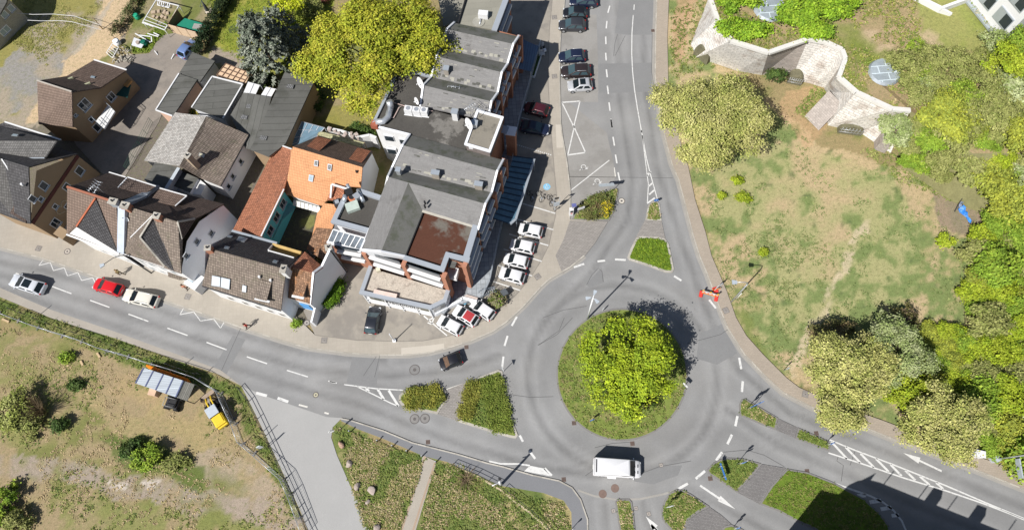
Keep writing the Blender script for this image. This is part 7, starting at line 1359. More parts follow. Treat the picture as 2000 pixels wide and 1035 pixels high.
for f in (.03, .5, .97): p = a.lerp(b, f); mb = MB(); mb.tube([(p.x, p.y, .2), (p.x, p.y, 1.15)], .03, 6); mb.build('post', m_metal, t); mb = MB(); mb.box((p.x, p.y, 1.28), (.2, .12, .28)); mb.build('warning_lamp', M('amber_lamp', (.7, .4, .03), .3), t)
p = P(*q(490, 500)); u = P(*q(625, 385), 1.5); t = thing('warning_trestle', 'folding white warning sign trestle with orange bar and red foot', 'warning sign', (p.x, p.y, .15)); mb = MB(); mb.box((p.x, p.y, .23), (.6, .75, .14), .2); mb.build('foot', m_red, t); mb = MB(); mb.tube([(p.x, p.y, .2), (p.x + .05, p.y, 2.2)], .035, 6); mb.build('post', m_metal, t); mb = MB(); mb.box((p.x + .05, p.y - .05, 1.75), (.95, .05, 1.25), .5); pl_ = mb.build('sign_plate', m_wtrim, t); mb = MB(); mb.box((p.x + .06, p.y - .09, 1.8), (.3, .02, .4), .5); mb.build('symbol', m_black, pl_); mb = MB(); mb.box((p.x, p.y - .06, .75), (1.1, .05, .16), .1); mb.build('orange_bar', m_orange, t)
# fences ------------------------------------------------------------------
def railing(label, pts, h=1.0, step=2.0, rails=(.5, 1.0), mat=None, name='railing', cat='railing', r=.03, z=.02):
    L = [P(*p, z) for p in pts]; t = thing(name, label, cat, L[0])
    mb = MB()
    for a, b in zip(L[:-1], L[1:]):
        for k in rails: mb.tube([a + Vector((0, 0, k * h)), b + Vector((0, 0, k * h))], r, 6)
    mb.build('rail', mat or m_dmetal, t)
    for a, b in zip(L[:-1], L[1:]):
        n_ = max(1, round((b - a).length / step))
        for k in range(n_): p = a.lerp(b, k / n_); mb = MB(); mb.tube([p, p + Vector((0, 0, h))], r * 1.3, 6); mb.build('post', mat or m_dmetal, t)
    p = L[-1]; mb = MB(); mb.tube([p, p + Vector((0, 0, h))], r * 1.3, 6); mb.build('post', mat or m_dmetal, t); return t
railing('black railing along the left edge of the pale side road', [qk(*p) for p in ((62, 62), (130, 150), (190, 270), (270, 440), (380, 680), (470, 880), (560, 1075))], 1.0, 2.2, r=.035)
railing('black railing on the southern pavement before the footpath bend', [qh(*p) for p in ((470, 588), (640, 655), (800, 735))], 1.1, 1.6, z=.1)
railing('black curved railing running down beside the southern meadow', [qh(*p) for p in ((825, 752), (900, 815), (1000, 890), (1090, 970), (1160, 1060))], 1.1, 1.8)
mb = MB(); mb.ribbon([P(*qh(*p)) for p in ((440, 575), (640, 665), (800, 760), (900, 840), (1000, 915), (1080, 985), (1140, 1050))], .22, .07); struct('edging_strip', mb, M('pale_edging', (.46, .38, .25), .9))
def site_fence(pts, n0):
    L = [P(*p) for p in pts]; k = 0; first = None
    for a, b in zip(L[:-1], L[1:]):
        n_ = max(1, round((b - a).length / 3.4))
        for i in range(n_):
            A, B = a.lerp(b, i / n_), a.lerp(b, (i + 1) / n_); d = (B - A).normalized(); A = A + d * .04; B = B - d * .04; Ln = (B - A).length; c = (A + B) / 2
            t = thing('site_fence_panel', 'galvanised mesh site fence panel standing in the long fence line around the dry field', 'fence panel', (c.x, c.y, 0), math.atan2(d.y, d.x), 'site fence panels round the dry field'); h = Ln / 2
            mb = MB(); mb.tube([(-h, 0, .1), (-h, 0, 2.0), (h, 0, 2.0), (h, 0, .1), (-h, 0, .1)], .035, 6); mb.build('frame', m_metal, t, False); mb = MB()
            for x in range(1, 9): xx = -h + 2 * h * x / 9; mb.tube([(xx, 0, .1), (xx, 0, 2.0)], .008, 4)
            for z in (.5, .95, 1.4, 1.8): mb.tube([(-h, 0, z), (h, 0, z)], .008, 4)
            mb.build('mesh', m_metal, t, False); mb = MB(); mb.box((h, 0, .07), (.22, .65, .13)); mb.build('foot', m_kerbd, t, False)
site_fence([qa(*p) for p in ((-160, 470), (0, 527), (300, 640), (490, 700), (640, 745), (830, 822), (1000, 865), (1180, 925))] + [q7(*p) for p in ((600, 235), (910, 338), (1190, 512), (1335, 832))] + [qk(*p) for p in ((40, 310), (90, 445), (170, 512), (372, 690), (420, 790), (480, 950), (520, 1060))], 0)
L = [qa(*p) for p in ((5, 455), (100, 500), (190, 532), (290, 575), (390, 612), (480, 645), (590, 680), (690, 712), (795, 748), (895, 782), (992, 818), (1105, 852), (1200, 888), (1310, 925), (1420, 965), (1530, 1002))]
t = thing('wire_fence', 'low dark post-and-wire fence between street shoulder and green verge', 'fence', P(*L[0]))
for p in L: c = P(*p); mb = MB(); mb.tube([(c.x, c.y, 0), (c.x, c.y, 1.05)], .055, 7); mb.build('post', m_dmetal, t)
for hh in (.55, 1.0):
    mb = MB(); mb.tube([P(*p, hh) for p in L], .014, 5); mb.build('wire', m_dmetal, t)
for a, lab in (((685, 843), 'dark bollard first from the side-road corner on the southern pavement'), ((739, 861), 'dark bollard after the wide gap on the southern pavement'), ((768, 871), 'dark bollard third from the side-road corner along the pavement'), ((796, 881), 'dark bollard two posts left of the footpath'), ((825, 891), 'dark bollard at the left edge of the footpath'), ((852, 902), 'dark bollard at the right edge of the footpath'), ((320, 632), None)):
    if lab is None: continue
    c = P(*a); t = thing('bollard', lab, 'bollard', (c.x, c.y, .05), 0, 'bollards along the southern pavement'); mb = MB(); mb.tube([(c.x, c.y, 0), (c.x, c.y, 1.0)], .07, 8); mb.build('post', m_dmetal, t); mb = MB(); mb.tube([(c.x, c.y, .95), (c.x, c.y, 1.05)], .08, 8); mb.build('cap', m_metal, t)
for a, h, lab in ((qa(320, 530), 1.9, 'taller thin pole in the green verge beside the street'), (qa(1435, 928), 1.7, 'thin pole in the verge above the container'), (qa(1580, 1010), 1.9, 'thin pole in the verge right of the container'), (qk(248, 385), 2.0, 'thin pole at the left edge of the pale side road')):
    c = P(*a); t = thing('marker_pole', lab, 'pole', (c.x, c.y, 0)); pole(t, c, h, .045, .04, m_dmetal)
# manholes and drains -------------------------------------------------------
m_iron = M('cast_iron', (.11, .1, .095), .7, (3, .2), (14, .2), .4); m_conc = M('cover_ring', (.33, .3, .27), .9)
def manhole(label, px, r, z, ringm=None, inner=None):
    c = P(*px); t = thing('manhole_cover', label, 'manhole cover', (c.x, c.y, z)); mb = MB(); pts = [k * math.pi / 14 for k in range(29)]; mb.ribbon([Vector((c.x + r * math.cos(a), c.y + r * math.sin(a), 0)) for a in pts], .1, z + .004); mb.build('frame', ringm or m_iron, t); mb = MB(); mb.disc((c.x, c.y, z + .002), r - .04, 28); mb.build('lid', inner or m_conc, t); mb = MB(); mb.disc((c.x, c.y, z + .005), r * .35, 14); mb.build('vent', ringm or m_iron, t)
m_ir2 = M('brown_iron', (.16, .11, .09), .7, (3, .2), (14, .2), .4)
for a in (((1214, 393), .42, .064, 'pale manhole cover with dark rim beside the flowered island', None, M('pale_lid', (.5, .46, .4), .9)), ((810, 722), .62, .064, 'large grey manhole cover in the bend near the driving black car', None, M('grey_lid', (.2, .195, .19), .9)), ((810, 818), .55, .064, 'left of two big manhole covers below the western island', None, M('grey_lid_b', (.22, .21, .2), .9)), ((830, 817), .55, .064, 'right of two big manhole covers below the western island', None, M('grey_lid_c', (.22, .21, .2), .9)), ((1177, 964), .42, .064, 'rust-brown manhole cover, left of the pair below the van', m_ir2, m_ir2), ((1201, 953), .42, .064, 'rust-brown manhole cover, right of the pair below the van', m_ir2, m_ir2), ((617, 771), .32, .064, 'small pale yellowish manhole cover on the street by the side road', None, M('yellow_lid', (.45, .42, .3), .9)), ((133, 492), .38, .175, 'round pale manhole cover on the left pavement', None, M('pale_lid_b', (.42, .38, .33), .9)), ((600, 631), .36, .175, 'round manhole cover in the small yard of the annex', None, m_conc)): manhole(a[3], a[0], a[1], a[2], a[4], a[5])
def cover(label, px, z, s=.75, rz=0, m=None, name='inspection_cover', cat='cover'):
    c = P(*px); t = thing(name, label, cat, (c.x, c.y, z), rz); mb = MB(); h = s / 2; pts = [(-h, -h), (h, -h), (h, h), (-h, h), (-h, -h)]; mb.ribbon([Vector((x, y, 0)) for x, y in pts], .05, .004); mb.build('frame', m_iron, t, False); mb = MB(); mb.face([(x * .95, y * .95, .002) for x, y in pts[:4]]); mb.build('lid', m or m_pave2, t, False); mb = MB(); mb.disc((0, 0, .006), .07, 10); mb.build('keyhole', m_iron, t, False)
for p, l, r in (((1083, 36), 'square cover in the pavement by the upper parked cars', .0), ((1083, 151), 'square cover in the pavement opposite the silver hatchback', 0), ((1417, 607), 'square cover in the pavement below the works barrier', .3), ((1572, 770), 'square cover in the pavement near the blossoming tree', -.4), ((1050, 541), 'square cover in the pavement beside the lowest white car row', .5), ((634, 665), 'square cover in the pavement before the hedge driveway', -.1), ((368, 580), 'square cover in the pavement between white houses', -.3), ((77, 486), 'square cover in the left pavement near the corner house', -.3)): cover(l, p, .175, .72, r)
def drain(label, px, s=.5, rz=0, z=.065):
    c = P(*px); t = thing('storm_drain', label, 'drain', (c.x, c.y, z), rz); mb = MB(); mb.box((0, 0, 0), (s, s, .02)); mb.build('grate', m_ir2, t, False); mb = MB()
    for k in range(4): mb.box((-s * .36 + k * s * .24, 0, .012), (s * .09, s * .8, .01))
    mb.build('slot', m_black, t, False)
for p, l in (((911, 678), 'drain at the kerb beside the driving black car'), ((836, 863), 'drain at the southern kerb before the railing'), ((1101, 936), 'drain at the southern kerb left of the van'), ((1387, 934), 'drain at the lower left of the south-east island'), ((1576, 920), 'drain at the upper edge of the south-east lawn'), ((1594, 846), 'drain above the second eastern island'), ((1121, 826), 'drain at the left rim of the roundabout island'), ((1235, 866), 'drain at the bottom rim of the roundabout island'), ((1275, 61), 'small rusty drain at the kerb of the northern road')): drain(l, p)
for p, l in (((1291, 908), 'small pale square cover on the roundabout right of the van'), ((1242, 992), 'small square cover right of the thin southern island'), ((1267, 1003), 'small square cover beside the southern turn arrow'), ((1198, 997), 'small square cover left of the thin southern island')): cover(l, p, .066, .42, .1, m_conc)
# boulders on the grass beside the pale side road ----------------------------
def boulder(label, px, s, seed, m=None):
    R = random.Random(seed); bm = bmesh.new(); bmesh.ops.create_icosphere(bm, subdivisions=2, radius=1); ax = [(Vector((R.gauss(0, 1), R.gauss(0, 1), R.gauss(0, 1))).normalized(), R.uniform(.55, .85)) for _ in range(9)]
    for v in bm.verts:
        for a, dd in ax:
            e_ = v.co.dot(a) - dd
            if e_ > 0: v.co -= a * e_
    me = bpy.data.meshes.new('boulder'); bm.to_mesh(me); bm.free(); me.materials.append(m or m_stone); o = bpy.data.objects.new('boulder', me); col.objects.link(o); c = P(*px); o.location = (c.x, c.y, s * .35); s *= .8; o.scale = (s * 1.1, s * .9, s * .75); o.rotation_euler = (0, 0, R.random() * 3); tag(o, label, 'boulder', 'boulders beside the pale side road')
for a in (((667, 868), .62, 'reddish boulder nearest the side-road corner', M('reddish_stone', (.38, .25, .18), .9, (1.6, .2), (9, .2))), ((682, 905), .62, 'pinkish boulder second from the side-road corner', None), ((699, 950), .6, 'flat boulder at the very edge of the side road', None), ((727, 958), .72, 'biggest pale boulder beside the flat one', None), ((719, 980), .4, 'half-sunken stone below the biggest boulder', None), ((737, 1030), .62, 'boulder at the lower edge of the photo', None)): boulder(a[2], a[0], a[1], int(a[0][0]), a[3])
# yard and garden objects ---------------------------------------------------
q = S(180, 0, 6.667)
def panels(label, pts, h, mat, name, cat, th=.08):
    L = [P(*p) for p in pts]; t = thing(name, label, cat, L[0])
    for a, b in zip(L[:-1], L[1:]):
        n_ = max(1, round((b - a).length / 1.8)); mb = MB(); mb.bar(a + Vector((0, 0, h / 2)), b + Vector((0, 0, h / 2)), th, h); mb.build('panel', mat, t)
        for k in range(n_ + 1): p = a.lerp(b, k / n_); mb = MB(); mb.box((p.x, p.y, h / 2 + .05), (.11, .11, h + .1)); mb.build('post', m_wood, t)
panels('pale plank fence facing the backyard behind the blue car', [q(1060, 430), q(1420, 530)], 1.9, m_pwood, 'plank_fence', 'fence')
panels('brown plank fence beside the white greenhouse frame', [q(1180, 240), q(1060, 430)], 1.9, M('brown_planks', (.3, .2, .11), .85, (1, .1), (9, .1), .2, pat=(3, .16, .02, .6)), 'plank_fence', 'fence')
t = thing('greenhouse_frame', 'white greenhouse frame without glass in the upper left garden', 'greenhouse', P(*q(890, 200))); gp = [P(*q(*p), 1.7) for p in ((835, 5), (1130, 80), (945, 395), (660, 290))]; mb = MB()
for a, b in zip(gp, gp[1:] + gp[:1]): mb.bar(a, b, .12, .12)
mb.bar(gp[0].lerp(gp[3], .9), gp[1].lerp(gp[2], .9), .08, .08); mb.bar(gp[0].lerp(gp[3], .75), gp[1].lerp(gp[2], .8), .06, .06); mb.build('frame', m_wtrim, t)
for p in gp: mb = MB(); mb.tube([(p.x, p.y, 0), p], .05, 6); mb.build('post', m_wtrim, t)
t = thing('pallet', 'white pallet frame lying at the top of the greenhouse frame', 'pallet', P(*q(930, 60))); mb = MB(); gp = [P(*q(*p), .3) for p in ((860, 10), (1010, 50), (1000, 105), (850, 70))]
for k in range(7): mb.bar(gp[0].lerp(gp[1], k / 6), gp[3].lerp(gp[2], k / 6), .1, .06)
mb.bar(gp[0], gp[1], .1, .1); mb.bar(gp[3], gp[2], .1, .1); mb.build('slats', m_lgrey, t)
RG = random.Random(11)
for k, p in enumerate(((870, 160), (940, 165), (985, 185), (960, 240), (915, 225), (855, 240), (805, 225), (805, 170))):
    c = P(*q(*p)); mb = MB(); s = RG.uniform(.45, .75); mb.box((c.x, c.y, .12), (s, s * .8, .24), RG.random() * 3); o = mb.build('stone_slab', M('tan_slab', (.42, .33, .24), .9, (2, .2), (9, .2)), None, bevel=.05); tag(o, 'tan stone slab lying inside the white greenhouse frame', 'stone slab', 'stone slabs inside the greenhouse frame')
t = thing('trampoline_cover', 'green tarpaulin-covered basin behind the pale plank fence', 'tarpaulin', P(*q(1330, 330))); mb = MB(); mb.prism([P(*q(*p), .8) for p in ((1205, 240), (1500, 325), (1430, 430), (1100, 335))], .1, .8); mb.build('cover', M('green_tarp', (.02, .2, .13), .5, (1, .15), (5, .1)), t, bevel=.1); mb = MB(); mb.box(P(*q(1370, 350), .9), (1.3, .9, .15), -.25); mb.build('board', M('grey_board', (.3, .29, .27), .8), t)
t = thing('wooden_table', 'small pale wooden table beside the closed parasol', 'table', P(*q(1545, 190))); c = P(*q(1545, 190)); mb = MB(); mb.box((c.x, c.y, .72), (1.1, .8, .06), .4); mb.build('tabletop', M('pale_table', (.6, .52, .42), .7), t)
for dx, dy in ((-.4, -.25), (.4, -.25), (.4, .25), (-.4, .25)): mb = MB(); mb.box((c.x + dx, c.y + dy, .35), (.06, .06, .7)); mb.build('leg', m_wood, t)
a, b = P(*q(1515, 165), .2), P(*q(1425, 15), 2.6); t = thing('closed_parasol', 'closed dark grey garden parasol on the lawn', 'parasol', (a.x, a.y, 0)); mb = MB(); mb.tube([a, a.lerp(b, .15), a.lerp(b, .6), b], [.04, .3, .2, .03], 10); mb.build('canopy', M('charcoal_cloth', (.05, .055, .065), .8), t); mb = MB(); mb.tube([(a.x, a.y, 0), a], .05, 6); mb.build('pole', m_metal, t)
c = P(*q(1835, 388)); mb = MB(); mb.disc((c.x, c.y, .05), .75, 20); struct('garden_bed', mb, M('bed_soil', (.07, .09, .03), .95, (3, .3), (12, .3)))
t = thing('trellis_frame', 'white metal frame with blue bars leaning in the scrap corner', 'frame', P(*q(265, 670))); gp = [P(*q(*p), z) for p, z in (((265, 570), 1.4), ((345, 620), 1.4), ((265, 760), .2), ((185, 690), .2))]; mb = MB()
for a, b in zip(gp, gp[1:] + gp[:1]): mb.bar(a, b, .08, .08)
for f in (.2, .4, .6, .8): mb.bar(gp[0].lerp(gp[3], f), gp[1].lerp(gp[2], f), .05, .05)
mb.build('frame', m_wtrim, t)
t = thing('log_pile', 'jumbled pile of pale firewood beside the brown house', 'firewood', P(*q(400, 740)))
for k in range(70):
    c = P(*q(RG.uniform(270, 530), RG.uniform(640, 830))); a = RG.random() * 3.1; L_ = RG.uniform(.25, .6); d = Vector((math.cos(a), math.sin(a), RG.uniform(-.2, .2))) * L_; z = RG.uniform(.1, .6); mb = MB(); mb.tube([c + Vector((0, 0, z)) - d / 2, c + Vector((0, 0, z)) + d / 2], RG.uniform(.05, .1), 6); mb.build('log', M('log_pale', (.42, .39, .33), .9) if k == 0 else bpy.data.materials['log_pale'], t)
for p, s, m_, lab, nm, ct in (((345, 580), .5, m_lgrey, 'pale round water tank in the scrap corner', 'water_tank', 'tank'), ((600, 245), .42, M('green_plastic', (.02, .3, .17), .5), 'green plastic barrel in the hedge row', 'barrel', 'barrel'), ((700, 590), .45, M('dark_green_plastic', (.01, .13, .09), .5), 'dark green compost bin on the scrap lawn', 'compost_bin', 'bin')):
    c = P(*q(*p)); t = thing(nm, lab, ct, (c.x, c.y, 0)); mb = MB(); mb.tube([(c.x, c.y, 0), (c.x, c.y, .3), (c.x, c.y, .85)], [s * .9, s, s * .95], 16); mb.build('body', m_, t); mb = MB(); mb.tube([(c.x, c.y, .85), (c.x, c.y, .92)], [s * 1.02, s * .6], 16); mb.build('lid', m_, t)
for k, (a, b) in enumerate((((600, 460), (760, 480)), ((560, 440), (760, 555)), ((720, 440), (860, 480)), ((800, 430), (870, 465)), ((770, 480), (775, 550)), ((650, 300), (800, 350)))):
    A, B = P(*q(*a), .35 + .05 * k), P(*q(*b), .35 + .05 * k); mb = MB(); mb.bar(A, B, .16, .05); o = mb.build('scrap_plank', m_wtrim); tag(o, 'white plank lying among the scrap on the yard lawn', 'plank', 'white planks on the scrap lawn')
t = thing('scrap_table', 'grey slab table with a round grey pot on the scrap lawn', 'table', P(*q(600, 565))); mb = MB(); mb.prism([P(*q(*p), .7) for p in ((545, 490), (690, 545), (640, 630), (510, 590))], .6, .7); mb.build('tabletop', m_greyr, t); c = P(*q(600, 565), .7); mb = MB(); mb.tube([c, c + Vector((0, 0, .3))], .28, 12); mb.build('pot', m_stone, t)
for p in ((560, 500), (680, 550), (635, 615), (525, 585)): x = P(*q(*p)); mb = MB(); mb.tube([(x.x, x.y, 0), (x.x, x.y, .6)], .05, 6); mb.build('leg', m_wood, t)
for a, b, lab in (((810, 665), (855, 720), 'white plank lying alone in the yard, nearest the lawn'), ((1065, 705), (1030, 775), 'white plank lying alone in the yard, nearest the blue car')): mb = MB(); mb.bar(P(*q(*a), .35), P(*q(*b), .12), .12, .06); o = mb.build('white_plank', m_wtrim); tag(o, lab, 'plank')
t = thing('climbing_frame', 'pale blue swing frame at the top of the garden lawn', 'swing', P(398, 5)); mb = MB(); a, b, c_ = P(390, -5, 0), P(394, 0, 2.0), P(408, 20, 0); mb.tube([a, b, P(391, 14, 0)], .06, 6); mb.tube([P(386, -30, 0), P(388, -25, 2.0), P(385, -18, 0)], .06, 6); mb.tube([b, P(388, -25, 2.0)], .06, 6); mb.build('frame', M('pale_blue_tube', (.2, .4, .45), .5), t)
t = thing('clothes_line', 'white washing lines strung from the old house to a pole by the track', 'washing line', P(30, 28)); mb = MB()
for L in (((118, 105), (255, 115), (420, 112), (580, 128), (790, 200)), ((215, 160), (320, 165), (470, 163), (560, 172), (790, 235))): mb.tube([P(*S(0, 0, 3.98)(*p), 2.4) for p in L], .035, 5)
mb.build('line', m_wtrim, t); c = P(*S(0, 0, 3.98)(800, 230)); pole(t, c, 2.8, .07, .05, m_wood, 'post')
railing('green wire garden fence between yard and pale-roofed house', [ql(1190, 0), ql(1100, 180), ql(1000, 370)], 1.3, 2.0, (.1, .4, .7, 1.0), M('green_mesh', (.04, .11, .07), .7), 'garden_fence', 'fence', .02)
t = thing('patio_bench', 'dark low garden bench by the track of fallen timber', 'timber', P(225, 972)); 
bpy.data.objects.remove(t)
for a, b, lab in (((20, 570), (72, 592), 'pale timber beam lying at the left edge of the field'), ((755, 832), (778, 868), 'short pale beam lying in the field, upper one'), ((628, 893), (645, 930), 'short pale beam lying in the field, lower one')): mb = MB(); mb.bar(P(*qa(*a), .1), P(*qa(*b), .1), .25, .2); o = mb.build('timber_beam', M('pale_beam', (.5, .37, .22), .85) if 'pale_beam' not in bpy.data.materials else bpy.data.materials['pale_beam']); tag(o, lab, 'beam')
# crumpled blue flag and tarp in the thicket clearing
q = S(1830, 340, 7.394); t = thing('blue_tarpaulin', 'crumpled blue tarpaulin with a striped flag end beside the dark clearing', 'tarpaulin', P(*q(330, 550))); RT = random.Random(4)
def crumple(strip, mat, nm):
    mb = MB(); n_ = 10; rows = []
    for k in range(n_ + 1):
        f = k / n_; L_ = P(*q(*[strip[0][j] + (strip[1][j] - strip[0][j]) * f for j in (0, 1)])); R_2 = P(*q(*[strip[3][j] + (strip[2][j] - strip[3][j]) * f for j in (0, 1)])); rows.append([L_.lerp(R_2, g_ / 5) + Vector((RT.uniform(-.08, .08), RT.uniform(-.08, .08), .35 + RT.uniform(0, .4))) for g_ in range(6)])
    for a, b in zip(rows[:-1], rows[1:]):
        for j in range(5): mb.face([a[j], a[j + 1], b[j + 1], b[j]])
    mb.build(nm, mat, t)
crumple([(350, 460), (255, 545), (480, 750), (400, 590)], M('blue_tarp', (.03, .2, .6), .5, (3, .3), (8, .2), .4, c2=(.2, .4, .7), mix2=(2.5, .5, .65)), 'sheet'); crumple([(440, 200), (320, 285), (270, 520), (340, 470)], M('striped_cloth', (.3, .36, .5), .7, (3, .2), (8, .2), .3, c2=(.1, .12, .16), mix2=(2, .45, .6)), 'flag')
c = P(*q(395, 240)); mb = MB(); mb.tube([P(*q(255, 545), .3), P(*q(460, 185), 1.5)], .05, 6); mb.build('flag_pole', m_dmetal, t)
q = S(1500, 500, 3.98); c = P(*q(1615, 125)); t = thing('drying_rack', 'spidery grey metal mast with side arms at the thicket edge', 'mast', (c.x, c.y, 0)); pole(t, c, 2.6, .06, .05)
mb = MB()
for a in range(6): d = Vector((math.cos(a * 1.05), math.sin(a * 1.05), 0)); mb.tube([(c.x, c.y, 2.5), Vector((c.x, c.y, 2.8)) + d * 1.2], .025, 5)
mb.build('arm', m_metal, t)
# chairs and tubs below the terrace
q = S(850, 540, 10.35); c = P(*q(600, 545)); t = thing('water_bottle_crate', 'pale blue plastic tub at the foot of the low wall', 'tub', (c.x, c.y, .16)); mb = MB(); mb.tube([(c.x, c.y, .16), (c.x, c.y, .75)], [.28, .32], 14); mb.build('tub', M('pale_blue_plastic', (.15, .4, .55), .4), t)
c = P(*q(1405, 380)); t = thing('waste_bin', 'dark grey waste bin beside the palm-like shrub', 'bin', (c.x, c.y, .16), .5); mb = MB(); mb.box((0, 0, .55), (.75, .8, 1.05)); mb.build('body', M('bin_grey', (.07, .08, .09), .6), t, False, .05); mb = MB(); mb.box((0, 0, 1.1), (.8, .85, .08)); mb.build('lid', M('bin_lid', (.09, .1, .11), .6), t, False, .03)
# ================================================================== TREES, SHRUBS AND GRASS
def leaf_mesh(name, pos, nrm, size, cols, mat=None):
    """many small folded leaf sprays (two triangles each) with their own colours"""
    n = len(pos); r = np.random.default_rng(len(pos)); a = np.cross(nrm, r.normal(size=(n, 3))); a /= np.linalg.norm(a, axis=1)[:, None] + 1e-9; b = np.cross(nrm, a)
    s = size[:, None]; w = r.uniform(.45, .8, (n, 1))
    v = np.stack([pos - a * s, pos + b * s * w + nrm * s * .18, pos + a * s, pos - b * s * w + nrm * s * .18], 1).reshape(-1, 3)
    me = bpy.data.meshes.new(name); me.vertices.add(4 * n); me.vertices.foreach_set('co', v.astype('f').ravel()); me.loops.add(4 * n); me.loops.foreach_set('vertex_index', np.arange(4 * n, dtype='i')); me.polygons.add(n); me.polygons.foreach_set('loop_start', (np.arange(n) * 4).astype('i'))
    at = me.color_attributes.new('Col', 'FLOAT_COLOR', 'POINT'); c4 = np.concatenate([np.repeat(cols, 4, 0), np.ones((4 * n, 1))], 1); at.data.foreach_set('color', c4.astype('f').ravel())
    me.materials.append(mat or m_leaf); me.update(); return me
def crown(seed, R, clumps=220, per=60, leaf=.16, cs=.55, cols=((.3, .32, .04), (.36, .37, .06), (.22, .26, .03)), shell=.62, bottom=-.45, lobes=5, cone=0.0, droop=.25):
    """leaf sprays gathered in twig clumps, the clumps in uneven boughs that leave gaps between them"""
    r = np.random.default_rng(seed); R = np.array(R, float)
    if cone:
        t = r.random(clumps) ** .75; ph = r.integers(0, 9, clumps) * (2 * np.pi / 9) + t * 5 + r.normal(0, .22, clumps); rr = (1 - t) * (.62 + .42 * r.random(clumps)) + .03; c = np.stack([np.cos(ph) * rr, np.sin(ph) * rr, t * 2 - 1], 1) * R
        d = np.stack([np.cos(ph), np.sin(ph), .25 + 0 * ph], 1); d /= np.linalg.norm(d, axis=1)[:, None]; k = np.repeat(np.arange(clumps), per)
        g = d[k] * (r.random(clumps * per) * cs * 2.4)[:, None] + r.normal(size=(clumps * per, 3)) * cs * .2
    else:
        nb = max(5, int(lobes * 2.6)); bd = r.normal(size=(nb, 3)); bd /= np.linalg.norm(bd, axis=1)[:, None]; bd[:, 2] = np.where(bd[:, 2] < bottom, -bd[:, 2], bd[:, 2]); ga = np.arange(nb) * 2.39996; bd[:, :2] = np.stack([np.cos(ga), np.sin(ga)], 1) * np.linalg.norm(bd[:, :2], axis=1)[:, None]
        br = r.uniform(.34, .82, nb); bs = r.uniform(.19, .32, nb); bc = bd * br[:, None]
        j = r.choice(nb, clumps, p=bs ** 2 / (bs ** 2).sum()); dd = r.normal(size=(clumps, 3)); dd /= np.linalg.norm(dd, axis=1)[:, None]; dd += bd[j] * .75; dd[:, 2] += .25; dd /= np.linalg.norm(dd, axis=1)[:, None]
        c = (bc[j] + dd * (bs[j] * (.55 + .45 * r.random(clumps)))[:, None]) * R; d = dd
        fr = r.random(clumps) < .16; c[fr] *= r.uniform(1.0, 1.12, (fr.sum(), 1)); k = np.repeat(np.arange(clumps), per)
        g = r.normal(size=(clumps * per, 3)) * (cs * r.uniform(.55, 1.2, clumps))[k][:, None] * .8; g += d[k] * (r.random(clumps * per) * cs * .7)[:, None]; g[:, 2] *= .6
    pos = c[k] + g; nrm = d[k] * .7 + r.normal(size=pos.shape) * .5 + np.array((0, 0, .55)); nrm /= np.linalg.norm(nrm, axis=1)[:, None]
    cl = np.array(cols); ci = cl[r.integers(0, len(cl), clumps)] * r.uniform(.8, 1.2, (clumps, 1)); cc = ci[k] * r.uniform(.75, 1.25, (clumps * per, 1))
    return pos, nrm, r.uniform(.55, 1.3, clumps * per) * leaf, np.clip(cc, 0, .9), c
def trunk_mb(base, top, r0, limbs, seed, r1=.1):
    """tapered trunk with limbs running to points inside the crown"""
    R = random.Random(seed); mb = MB(); base, top = Vector(base), Vector(top); mid = base.lerp(top, .5) + Vector((R.uniform(-.2, .2), R.uniform(-.2, .2), 0)); mb.tube([base, base.lerp(mid, .3), mid, top], [r0 * 1.25, r0, r0 * .8, r1], 9)
    for p in limbs: f = R.uniform(.35, .85); a = base.lerp(top, f); p = Vector(p); m_ = a.lerp(p, .5) + Vector((0, 0, .12 * (p - a).length)); mb.tube([a, m_, p], [r0 * .38, r0 * .22, .02], 6, cap=False)
    return mb
def tree(name, label, cat, px, zmid, R, seed, cols, group=None, trunk=.22, zb=0.0, base=None, **kw):
    c = P(*px, zmid); pos, nrm, size, cc, cl = crown(seed, R, cols=cols, **kw); b = P(*base, zb) if base else Vector((c.x, c.y, zb))
    t = thing(name, label, cat, (b.x, b.y, zb), 0, group); off = np.array((c.x - b.x, c.y - b.y, zmid - zb)); me = leaf_mesh('crown', pos + off, nrm, size, cc); o = bpy.data.objects.new('crown', me); col.objects.link(o); o.parent = t; ROOT[o.name] = ROOT[t.name]
    R_l = random.Random(seed); pick = [cl[i] + off for i in R_l.sample(range(len(cl)), min(22, len(cl)))]
    mb = trunk_mb((0, 0, -.1), tuple(off * np.array((1, 1, .8))), trunk, pick, seed); mb.build('trunk', m_bark, t, False); return t
YG = ((.36, .36, .03), (.30, .33, .028), (.41, .39, .045), (.25, .29, .025)); BR = ((.31, .39, .02), (.36, .43, .03), (.25, .34, .02), (.2, .28, .02)); CR_ = ((.40, .39, .125), (.35, .36, .105), (.44, .42, .16), (.29, .315, .08)); SP = ((.19, .215, .165), (.25, .27, .215), (.14, .165, .12)); LG = ((.2, .3, .03), (.26, .34, .04), (.15, .24, .025)); DG = ((.06, .11, .025), (.09, .14, .03), (.05, .08, .02)); OL = ((.24, .255, .075), (.29, .295, .1), (.19, .22, .055)); PW = ((.28, .33, .13), (.35, .385, .19), (.22, .28, .09)); LM_ = ((.27, .34, .02), (.31, .37, .03), (.21, .29, .02))
# the roundabout tree
tree('roundabout_tree', 'round bright yellow-green tree in the middle of the roundabout island', 'tree', (1228, 714), 4.8, (5.7, 5.9, 3.6), 21, BR, trunk=.26, base=(1214, 735), clumps=430, per=62, leaf=.14, cs=.46, lobes=10, bottom=-.2)
